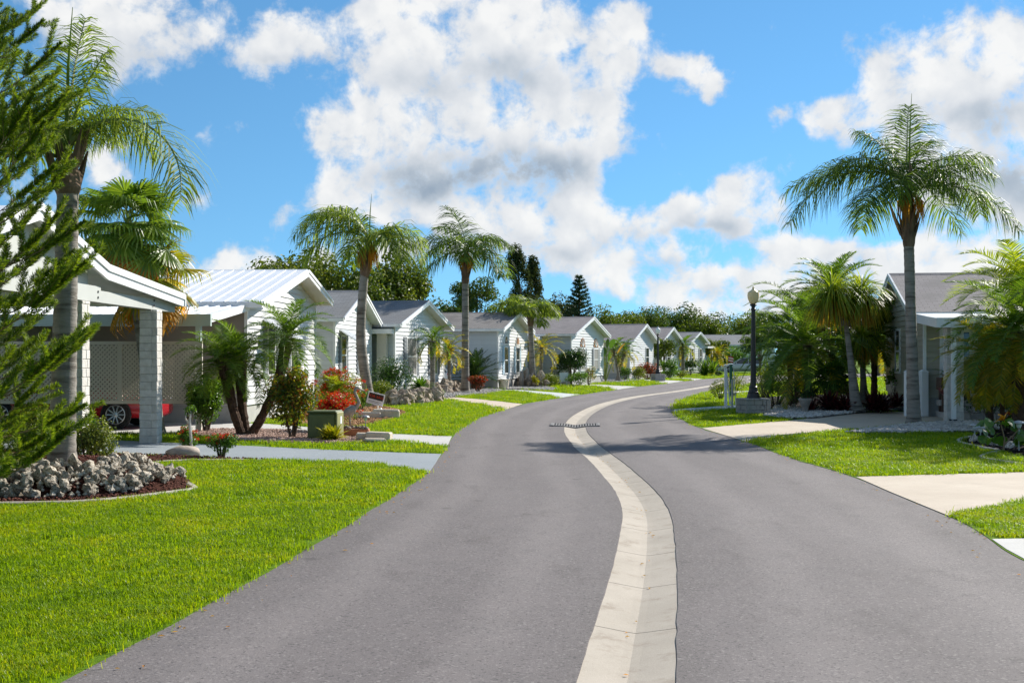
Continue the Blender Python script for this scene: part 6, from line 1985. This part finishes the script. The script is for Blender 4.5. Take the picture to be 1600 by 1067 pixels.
lamp_post('far black lamp post with white globe beside the last gabled houses', 'small pale block pedestal under the far lamp post', GD(1028, 84, .02), 'globe_white', rz=R(20))

# utility box
ub = thing('utility_box', 'olive green metal utility cabinet in the pink gravel bed', 'utility box', GD(508, 24.9, .02), R(-6))
ub.scale = (.80, .80, .95)
MB().bevbox(-.40, -.32, 0, .36, .34, .58, .05).build('cabinet', M['box_green'], ub)
MB().bevbox(-.42, -.34, .585, .38, .36, .63, .02).build('lid', M['box_green'], ub)
MB().bevbox(.365, -.33, .02, .41, .35, .60, .015).build('lit_side_panel', M['box_green_lit'], ub)  # right side of the cabinet, coloured as if sunlit
MB().box(.411, .0, .34, .414, .14, .50).build('warning_sticker', M['sign_white'], ub)
# for sale sign
sg_ = thing('yard_sign', 'red FOR SALE sign on white post beside the second palm trunk', 'sign', G(590, 647), R(0))
bw, bh = .52, .36
pl_ = MB().box(-bw / 2, -.012, -bh / 2, bw / 2, .012, bh / 2).build('board', M['sign_white'], sg_, loc=(-.06, 0, .47), rot=(0, R(14), R(-6)))
MB().box(-bw / 2 + .04, -.016, -.03, bw / 2 - .03, -.0125, bh / 2 - .03).build('dark_band', M['sign_black'], pl_)
digits(pl_, 'FOR SALE', .115, (.01, -.0175, .025), (R(90), 0, 0), M['sign_red'], 'lettering', .0008)
MB().box(-.20, -.0145, -.09, .18, -.0125, -.08).box(-.20, -.0145, -.13, .14, -.0125, -.12).build('small_print', M['ink'], pl_)
MB().tube([(.0, .03, -.05), (.0, .03, .46)], .02, 8).build('post', M['pvc'], sg_)
MB().lathe([(.001, 0), (.08, .01), (.10, .05), (.07, .12), (.03, .2), (.001, .21)], 12).build('post_foot', M['pvc'], sg_, loc=(.10, -.1, 0), smooth=True)
# heron statue
hs = thing('bird_statue', 'grey stone wading bird statue behind the utility box', 'statue', GD(533, 25.9, .02), R(20))
MB().tube([(0, 0, .42), (.12, 0, .50), (.26, 0, .58), (.34, 0, .62)], [.02, .09, .10, .04], 10).build('body', M['statue_stone'], hs, smooth=True)
MB().tube([(.32, 0, .60), (.40, 0, .72), (.34, 0, .86), (.30, 0, .95), (.32, 0, 1.02)], [.055, .04, .032, .03, .035], 8).build('neck', M['statue_stone'], hs, smooth=True)
MB().tube([(.30, 0, 1.03), (.36, 0, 1.04), (.43, 0, 1.01), (.56, 0, .97)], [.03, .042, .022, .004], 8).build('head', M['statue_stone'], hs, smooth=True)
for y in (-.04, .04):
    MB().tube([(.18, y, .48), (.20, y, .25), (.19, y, .0)], .014, 6).build('leg', M['statue_stone'], hs)
MB().lathe([(.16, -.02), (.16, .03), (.13, .05)], 12).build('plinth', M['statue_stone'], hs, loc=(.19, 0, 0))
# terracotta planter trough and stone blocks
tp = thing('terracotta_planter', 'low terracotta trough of stones behind the gravel bed', 'planter', GD(551, 25.6, .02), R(4))
MB().bevbox(-.36, -.16, 0, .36, .16, .17, .02).build('trough', M['terracotta'], tp)
rs_ = random.Random(5)
for k in range(9):
    put_rock(tp, BROCKS, rs_, -.3 + k * .075, rs_.uniform(-.08, .08), .19, .055)
for i, (px, py, sz, rz, lb) in enumerate([(573, 689, (.22, .13, .14), .1, 'left sandstone block by the white driveway'), (592, 690, (.26, .14, .17), -.15, 'right sandstone block by the white driveway'), (586, 692.5, (.22, .12, .07), .2, 'thin sandstone slab before the two blocks')]):
    o = MB().bevbox(-sz[0], -sz[1], 0, sz[0], sz[1], sz[2], .025).build('stone_block', M['sandstone'], None, loc=G(px, py) + Vector((0, 0, .03)), rot=(0, .03, rz))
    tag(o, lb, 'stone')
for i, (px, py, sz, rz, lb) in enumerate([(572, 655, (.42, .16, .18), .1, 'left long pale stone below the sale sign'), (603, 654.5, (.38, .18, .24), .06, 'right long pale stone below the sale sign')]):
    o = MB().bevbox(-sz[0], -sz[1], 0, sz[0], sz[1], sz[2], .04).build('stone_block', M['sandstone'], None, loc=G(px, py) + Vector((0, 0, .03)), rot=(0, .02, rz))
    tag(o, lb, 'stone')
rock_run('rock_row', 'low wall of brown rocks behind the sale sign lawn', [(605, 634), (630, 634), (660, 630), (682, 629)], (.10, .26), BROCKS, 401, layers=2, n=60, spread=.35)
rock_run('rock_row', 'brown rocks at the foot of the trellis house', [(648, 619), (690, 615), (720, 612)], (.12, .28), BROCKS, 402, layers=2, n=46, spread=.4)
rock_run('rock_row', 'rock pile below the arched windows', [(795, 603), (820, 605), (850, 606)], (.14, .30), BROCKS, 403, layers=3, n=60, spread=.5)
# cactus-shaped ornaments and pots under the arched windows
for i, (px, d, h_, lb) in enumerate([(815, 66.5, .85, 'left cactus-shaped grey ornament under the arched windows'), (824, 66.7, 1.0, 'right cactus-shaped grey ornament under the arched windows')]):
    t = thing('cactus_ornament', lb, 'ornament', GD(px, d, .1))
    MB().tube([(0, 0, 0), (0, 0, h_ * .5), (0, 0, h_)], [.16, .15, .08], 8).build('stem', M['statue_stone'], t, smooth=True)
    MB().tube([(0, 0, h_ * .4), (.26, 0, h_ * .45), (.28, 0, h_ * .72)], [.08, .08, .05], 8).build('arm', M['statue_stone'], t, smooth=True)
sgw = thing('yard_sign', 'small white sign on legs below the dark round tree', 'sign', GD(881, 69, .02), R(8))
MB().box(-.25, -.015, .25, .25, .015, .80).build('board', M['sign_white'], sgw)
for xx in (-.2, .16):
    MB().box(xx, -.02, 0, xx + .04, .02, .25).build('leg', M['pvc'], sgw)
# planter pots and boxes by the walls
for i, (px, d, s_, m_, lb) in enumerate([(654, 49.0, .3, 'statue_stone', 'pale pot holding the low leafy plant'), (787, 62.8, .34, 'sandstone', 'square-edged pale pot at the corner of the arched-window house'), (693, 55.5, .26, 'statue_stone', 'grey stone lantern between the two date palms')]):
    t = thing('stone_pot', lb, 'pot', GD(px, d, .02))
    MB().lathe([(s_ * .6, 0), (s_ * .7, .04), (s_ * .85, s_ * 1.3), (s_, s_ * 1.5), (s_ * .9, s_ * 1.55), (s_ * .7, s_ * 1.4)], 12).build('bowl', M[m_], t, smooth=False)
# marker posts right of the road
mk = thing('marker_post', 'white wooden marker post with a leaning brace before the lamp', 'post', G(1134, 636), 0)
MB().box(-.045, -.045, 0, .045, .045, 1.35).build('post', M['pvc'], mk)
MB().tube([(.02, .02, 1.25), (.16, .02, .1)], .025, 6).build('brace', M['pvc'], mk)
MB().tube([(.36, .05, .05), (.28, .05, 1.3)], .014, 6).build('stake', M['white_paint'], mk)
mp2 = thing('marker_post', 'short grey metal post beside the footpath', 'post', G(1144, 637.5), 0)
MB().box(-.03, -.03, 0, .03, .03, .95).build('post', M['galv'], mp2)
MB().box(-.036, -.036, .951, .036, .036, .97).build('cap', M['galv'], mp2)
gp2 = thing('green_post', 'dark green post with a small red and white flag', 'post', GD(1142, 50, .02))
MB().box(-.05, -.05, 0, .05, .05, 1.35).build('post', M['green_metal'], gp2)
MB().box(-.07, -.07, 1.351, .07, .07, 1.40).build('cap', M['green_metal'], gp2)
fl = MB().tube([(0, 0, 1.4), (0, 0, 1.85)], .008, 6).build('flag_stick', M['pvc'], gp2)
for k in range(5):
    MB().hexa([(-.10, -.006, 1.50 + k * .05), (.10, -.006, 1.46 + k * .05), (.10, .006, 1.46 + k * .05), (-.10, .006, 1.50 + k * .05), (-.10, -.006, 1.549 + k * .05), (.10, -.006, 1.509 + k * .05), (.10, .006, 1.509 + k * .05), (-.10, .006, 1.549 + k * .05)]).build('flag_stripe', M['flag_red' if k % 2 == 0 else 'pvc'], gp2)
# white vinyl posts before the shaded house
for i, (px, lb) in enumerate([(1420, 'left white vinyl post behind the tall right palm'), (1443, 'right white vinyl post before the shaded porch')]):
    t = thing('vinyl_post', lb, 'post', GD(px, 34.4, .02), R(10))
    MB().box(-.10, -.10, 0, .10, .10, 1.28).build('post', M['pvc'], t)
    MB().hexa([(-.12, -.12, 1.281), (.12, -.12, 1.281), (.12, .12, 1.281), (-.12, .12, 1.281), (-.04, -.04, 1.35), (.04, -.04, 1.35), (.04, .04, 1.35), (-.04, .04, 1.35)]).build('cap', M['pvc'], t)
# red tiered pot on the porch
rp = thing('red_planter', 'dark red glazed tiered planter on the shaded porch', 'planter', GD(1486, 33.6, .03))
MB().lathe([(.22, 0), (.24, .04), (.10, .12), (.10, .55), (.30, .68), (.36, .80), (.34, .84), (.10, .76), (.08, 1.05), (.22, 1.14), (.24, 1.20), (.05, 1.16), (.04, 1.35), (.06, 1.42), (.01, 1.48)], 18).build('bowl', M['dark_red'], rp, smooth=True)

# ------------------------------------------------------------------ cars
def car(label, loc, rz, paint, L=4.6, W=1.82, H=1.48, group=None, suv=0.0):
    t = thing('parked_car', label, 'car', loc, rz, group)
    # side profile stations: (x, belt half-width, sill z, belt z, roof z or None, roof half-width)
    hb = .70 + suv * .08
    xs = np.array([-.5, -.485, -.44, -.36, -.27, -.16, -.02, .10, .20, .30, .40, .46, .49, .5]) * L
    belt = np.array([.58, .80, .88, .90, .92, .92, .92, .91, .90, .86, .80, .73, .64, .55]) * (H / 1.48)
    sill = np.array([.36, .28, .24, .22, .22, .22, .22, .22, .22, .22, .22, .22, .26, .34])
    hwid = np.array([.74, .86, .95, .985, 1, 1, 1, 1, 1, .985, .96, .92, .84, .72]) * W / 2
    vs, fs = [], []
    for x, b, s_, hw_ in zip(xs, belt, sill, hwid):
        m_ = (b + s_) / 2
        vs += [(x, -hw_ * .86, s_), (x, -hw_, s_ + .10), (x, -hw_ * 1.0, m_), (x, -hw_ * .965, b - .06), (x, -hw_ * .86, b), (x, 0, b + .025), (x, hw_ * .86, b), (x, hw_ * .965, b - .06), (x, hw_, m_), (x, hw_, s_ + .10), (x, hw_ * .86, s_)]
    k = 11
    for i in range(len(xs) - 1):
        for j in range(k - 1):
            fs.append((i * k + j, i * k + j + 1, (i + 1) * k + j + 1, (i + 1) * k + j)[::-1])
        fs.append((i * k, (i + 1) * k, (i + 1) * k + k - 1, i * k + k - 1)[::-1])
    fs.append(tuple(range(k))); fs.append(tuple(range((len(xs) - 1) * k, len(xs) * k))[::-1])
    b_ = MB().add(vs, fs).build('body', M[paint], t, smooth=True)
    md = b_.modifiers.new('s', 'SUBSURF'); md.levels = 1; md.render_levels = 1
    # greenhouse
    rx = [(-.44 - .03 * suv, .0), (-.33 - .05 * suv, 1.0), (.02, 1.0), (.22, .0)]
    z0, z1 = .90 * H / 1.48, H
    wb, wr = W / 2 * .86, W / 2 * .66
    p = [(rx[0][0] * L, wb, z0), (rx[3][0] * L, wb, z0), (rx[2][0] * L, wr, z1), (rx[1][0] * L, wr, z1)]
    g = MB().hexa([(p[0][0], -wb, z0), (p[1][0], -wb, z0), (p[1][0], wb, z0), (p[0][0], wb, z0), (p[3][0], -wr, z1), (p[2][0], -wr, z1), (p[2][0], wr, z1), (p[3][0], wr, z1)]).build('glasshouse', M['window_glass'], t)
    MB().bevbox(p[3][0] - .10, -wr - .03, z1 - .005, p[2][0] + .10, wr + .03, z1 + .045, .02).build('roof', M[paint], t)
    for sy in (-1, 1):
        for (xa, xb) in ((rx[0][0], rx[1][0]), (rx[3][0], rx[2][0]), (-.13, -.13)):
            MB().tube([(xa * L, sy * (wb + .012), z0 - .02), (xb * L, sy * (wr + .022), z1)], .032, 6).build('pillar', M[paint], t)
        MB().bevbox(.135 * L, sy * (W / 2 + .07) - .07, z0 - .02, .135 * L + .10, sy * (W / 2 + .07) + .07, z0 + .11, .025).build('mirror', M[paint], t)
        MB().bevbox(.435 * L, sy * W * .36 - .16, .60, .485 * L, sy * W * .36 + .14, .73, .03).build('headlight', M['lens'], t)
        MB().bevbox(-.49 * L, sy * W * .37 - .13, .70, -.455 * L, sy * W * .37 + .13, .86, .03).build('tail_light', M['tail_red'], t)
        for wx in (-.29, .30):
            MB().lathe([(.37, -.01), (.37, .03), (.36, .04), (.001, .04)], 20).build('wheel_arch', M['black_trim'], t, loc=(wx * L, sy * (W / 2 - .045), .34), rot=(R(90) if sy < 0 else R(-90), 0, 0))
            wh = MB().lathe([(.24, -.11), (.31, -.11), (.335, -.07), (.335, .07), (.31, .10), (.235, .10), (.225, .04)], 26).build('wheel', M['tyre'], t, loc=(wx * L, sy * (W / 2 - .085), .335), rot=(R(90) if sy < 0 else R(-90), 0, 0))
            rim = MB().lathe([(.225, .04), (.238, .098), (.218, .102), (.205, .06)], 26)
            for q in range(10):
                a = 2 * pi * q / 10
                ca, sa = cos(a), sin(a)
                rim.hexa([(ca * .03 - sa * -.014, sa * .03 + ca * -.014, .07), (ca * .215 + sa * .012, sa * .215 - ca * .012, .08), (ca * .215 - sa * .012, sa * .215 + ca * .012, .08), (ca * .03 - sa * .014, sa * .03 + ca * .014, .07),
                          (ca * .03 + sa * .014, sa * .03 - ca * .014, .095), (ca * .215 + sa * .012, sa * .215 - ca * .012, .10), (ca * .215 - sa * .012, sa * .215 + ca * .012, .10), (ca * .03 - sa * .014, sa * .03 + ca * .014, .095)])
            rim.lathe([(.05, .06), (.055, .10), (.001, .105)], 12)
            rim.build('rim', M['alloy'], wh)
            MB().lathe([(.001, .03), (.22, .03), (.22, .034), (.001, .034)], 20).build('brake_disc', M['black_trim'], wh)
    MB().bevbox(.492 * L - .04, -W * .28, .34, .497 * L, W * .28, .50, .02).build('grille', M['black_trim'], t)
    MB().box(-.497 * L, -.26, .60, -.490 * L, .26, .72).build('number_plate', M['sign_white'], t)
    return t
car('red car parked under the carport behind the lattice screen', (-9.9 - .95, 29.1, .03), R(0), 'car_red', L=4.7)
car('silver car parked at the far bend beside the golden palm', GD(1160, 130, .03), R(172), 'car_silver', L=4.7, H=1.55, suv=.5)
car('white car parked tail-out beside the trellis house', GD(692, 61.5, .03) + Vector((-1.9, 0, 0)), R(188), 'car_white', L=4.5, H=1.6, suv=.6)

# ------------------------------------------------------------------ leaf litter on the road
lrs = np.random.RandomState(55)
LV, LF = [], []
for k in range(230):
    d = 5.5 + 26 * lrs.uniform() ** 1.5
    m_ = lrs.uniform()
    if m_ < .42:
        x = XL(d)[0] + abs(lrs.normal()) * .16 + .02
        z = .004
    elif m_ < .80:
        x = XR(d)[0] - abs(lrs.normal()) * .16 - .02
        z = .004
    else:
        x = XC(d)[0] + lrs.normal() * .05
        z = -.078
    a = lrs.uniform(0, 6.28); q = lrs.uniform(.010, .028)
    t = np.array([cos(a), sin(a), lrs.uniform(-.15, .15)]) * q; b = np.array([-sin(a), cos(a), lrs.uniform(-.2, .2)]) * q * .4
    p = np.array([x, d, z])
    i0 = len(LV)
    LV += [p - t, p + b + [0, 0, .006], p + t, p - b + [0, 0, .006]]
    LF += [(i0, i0 + 1, i0 + 2), (i0, i0 + 2, i0 + 3)]
tag(link('leaf_litter', np_mesh('leaf_litter', np.array(LV), [np.array(LF)], M['dead_leaf'])), 'dry fallen leaf scraps along the road edges', kind='stuff')

# ------------------------------------------------------------------ lawn grass
def grass():
    rs = np.random.RandomState(77)
    tufts = []
    for v in range(5):
        nb = 34
        base = rs.normal(size=(nb, 2)) * .05
        h = rs.uniform(.024, .062, nb)
        az = rs.uniform(0, 6.28, nb)
        lean = rs.uniform(.15, .95, nb)
        d = np.stack([np.cos(az), np.sin(az)], 1)
        w = np.stack([-np.sin(az), np.cos(az), np.zeros(nb)], 1) * rs.uniform(.0022, .0040, (nb, 1))
        p0 = np.concatenate([base, np.full((nb, 1), -.01)], 1)
        p1 = p0 + np.concatenate([d * (h * lean * .35)[:, None], (h * .62)[:, None] + .01], 1)
        p2 = p1 + np.concatenate([d * (h * lean * .75)[:, None], (h * .42 * (1 - lean * .7))[:, None]], 1)
        V = np.stack([p0 - w, p0 + w, p1 + w * .9, p1 - w * .9, p2], 1).reshape(-1, 3)
        i = np.arange(nb)[:, None] * 5
        me = np_mesh('tuft', V, [np.concatenate([i, i + 1, i + 2, i + 3], 1), np.concatenate([i + 3, i + 2, i + 4], 1)], M['grass_blade'])
        tufts.append(bpy.data.objects.new('grass_tuft', me))
    # points where lawn shows
    pts, sc_ = [], []
    bands = [(4.6, 9, 340, .85), (9, 14, 200, 1.0), (14, 22, 95, 1.25), (22, 36, 28, 1.6), (36, 60, 11, 2.1), (60, 118, 3.4, 2.9)]
    for d0, d1, den, s in bands:
        half = d1 * .46 + 1
        n = int(2 * half * (d1 - d0) * den)
        P = np.stack([rs.uniform(-half, half, n), rs.uniform(d0, d1, n)], 1)
        ok = np.abs(P[:, 0]) < P[:, 1] * .46 + .6
        P = P[ok]
        xl_, xr_ = XL(P[:, 1]), XR(P[:, 1])
        ok = (P[:, 0] < xl_ - .06 + rs.uniform(-.04, .03, len(P))) | (P[:, 0] > xr_ + .06 - rs.uniform(-.04, .03, len(P)))
        P = P[ok]
        for poly in EXCL:
            if len(P) == 0: break
            lo, hi = poly.min(0), poly.max(0)
            bb = (P[:, 0] > lo[0]) & (P[:, 0] < hi[0]) & (P[:, 1] > lo[1]) & (P[:, 1] < hi[1])
            if bb.any():
                kill = np.zeros(len(P), bool)
                kill[bb] = inside(P[bb], poly)
                P = P[~kill]
        pts.append(P); sc_.append(np.full(len(P), s) * rs.uniform(.75, 1.25, len(P)))
    P = np.concatenate(pts); S = np.concatenate(sc_)
    n = len(P)
    me = bpy.data.meshes.new('grass')
    me.vertices.add(n)
    me.vertices.foreach_set('co', np.concatenate([P, np.full((n, 1), .004)], 1).astype(np.float32).ravel())
    for nm, dat in (('sca', S), ('rz', rs.uniform(0, 6.28, n))):
        at = me.attributes.new(nm, 'FLOAT', 'POINT')
        at.data.foreach_set('value', dat.astype(np.float32))
    at = me.attributes.new('pick', 'INT', 'POINT')
    at.data.foreach_set('value', rs.randint(0, 5, n).astype(np.int32))
    o = link('grass', me)
    tag(o, 'bright green mown grass blades over all the lawns', kind='stuff')
    ng = bpy.data.node_groups.new('grass_nodes', 'GeometryNodeTree')
    ng.interface.new_socket('Geometry', in_out='INPUT', socket_type='NodeSocketGeometry')
    ng.interface.new_socket('Geometry', in_out='OUTPUT', socket_type='NodeSocketGeometry')
    Nn = NT(ng)
    gi = ng.nodes.new('NodeGroupInput'); go = ng.nodes.new('NodeGroupOutput')
    j = ng.nodes.new('GeometryNodeJoinGeometry')
    gi_nodes = []
    for t_ in tufts:
        oi = ng.nodes.new('GeometryNodeObjectInfo'); oi.inputs['Object'].default_value = t_; oi.inputs['As Instance'].default_value = True
        gi_nodes.append(oi)
    for oi in reversed(gi_nodes):
        ng.links.new(oi.outputs['Geometry'], j.inputs[0])
    def attr(nm, ty):
        a = ng.nodes.new('GeometryNodeInputNamedAttribute'); a.data_type = ty; a.inputs['Name'].default_value = nm
        return a.outputs['Attribute']
    cmb = ng.nodes.new('ShaderNodeCombineXYZ'); ng.links.new(attr('rz', 'FLOAT'), cmb.inputs[2])
    sc3 = ng.nodes.new('ShaderNodeCombineXYZ')
    for k in range(3): ng.links.new(attr('sca', 'FLOAT'), sc3.inputs[k])
    iop = ng.nodes.new('GeometryNodeInstanceOnPoints')
    ng.links.new(gi.outputs[0], iop.inputs['Points'])
    ng.links.new(j.outputs[0], iop.inputs['Instance'])
    iop.inputs['Pick Instance'].default_value = True
    ng.links.new(attr('pick', 'INT'), iop.inputs['Instance Index'])
    ng.links.new(cmb.outputs[0], iop.inputs['Rotation'])
    ng.links.new(sc3.outputs[0], iop.inputs['Scale'])
    ng.links.new(iop.outputs[0], go.inputs[0])
    md = o.modifiers.new('grass', 'NODES'); md.node_group = ng
    print('grass tufts', n)
grass()
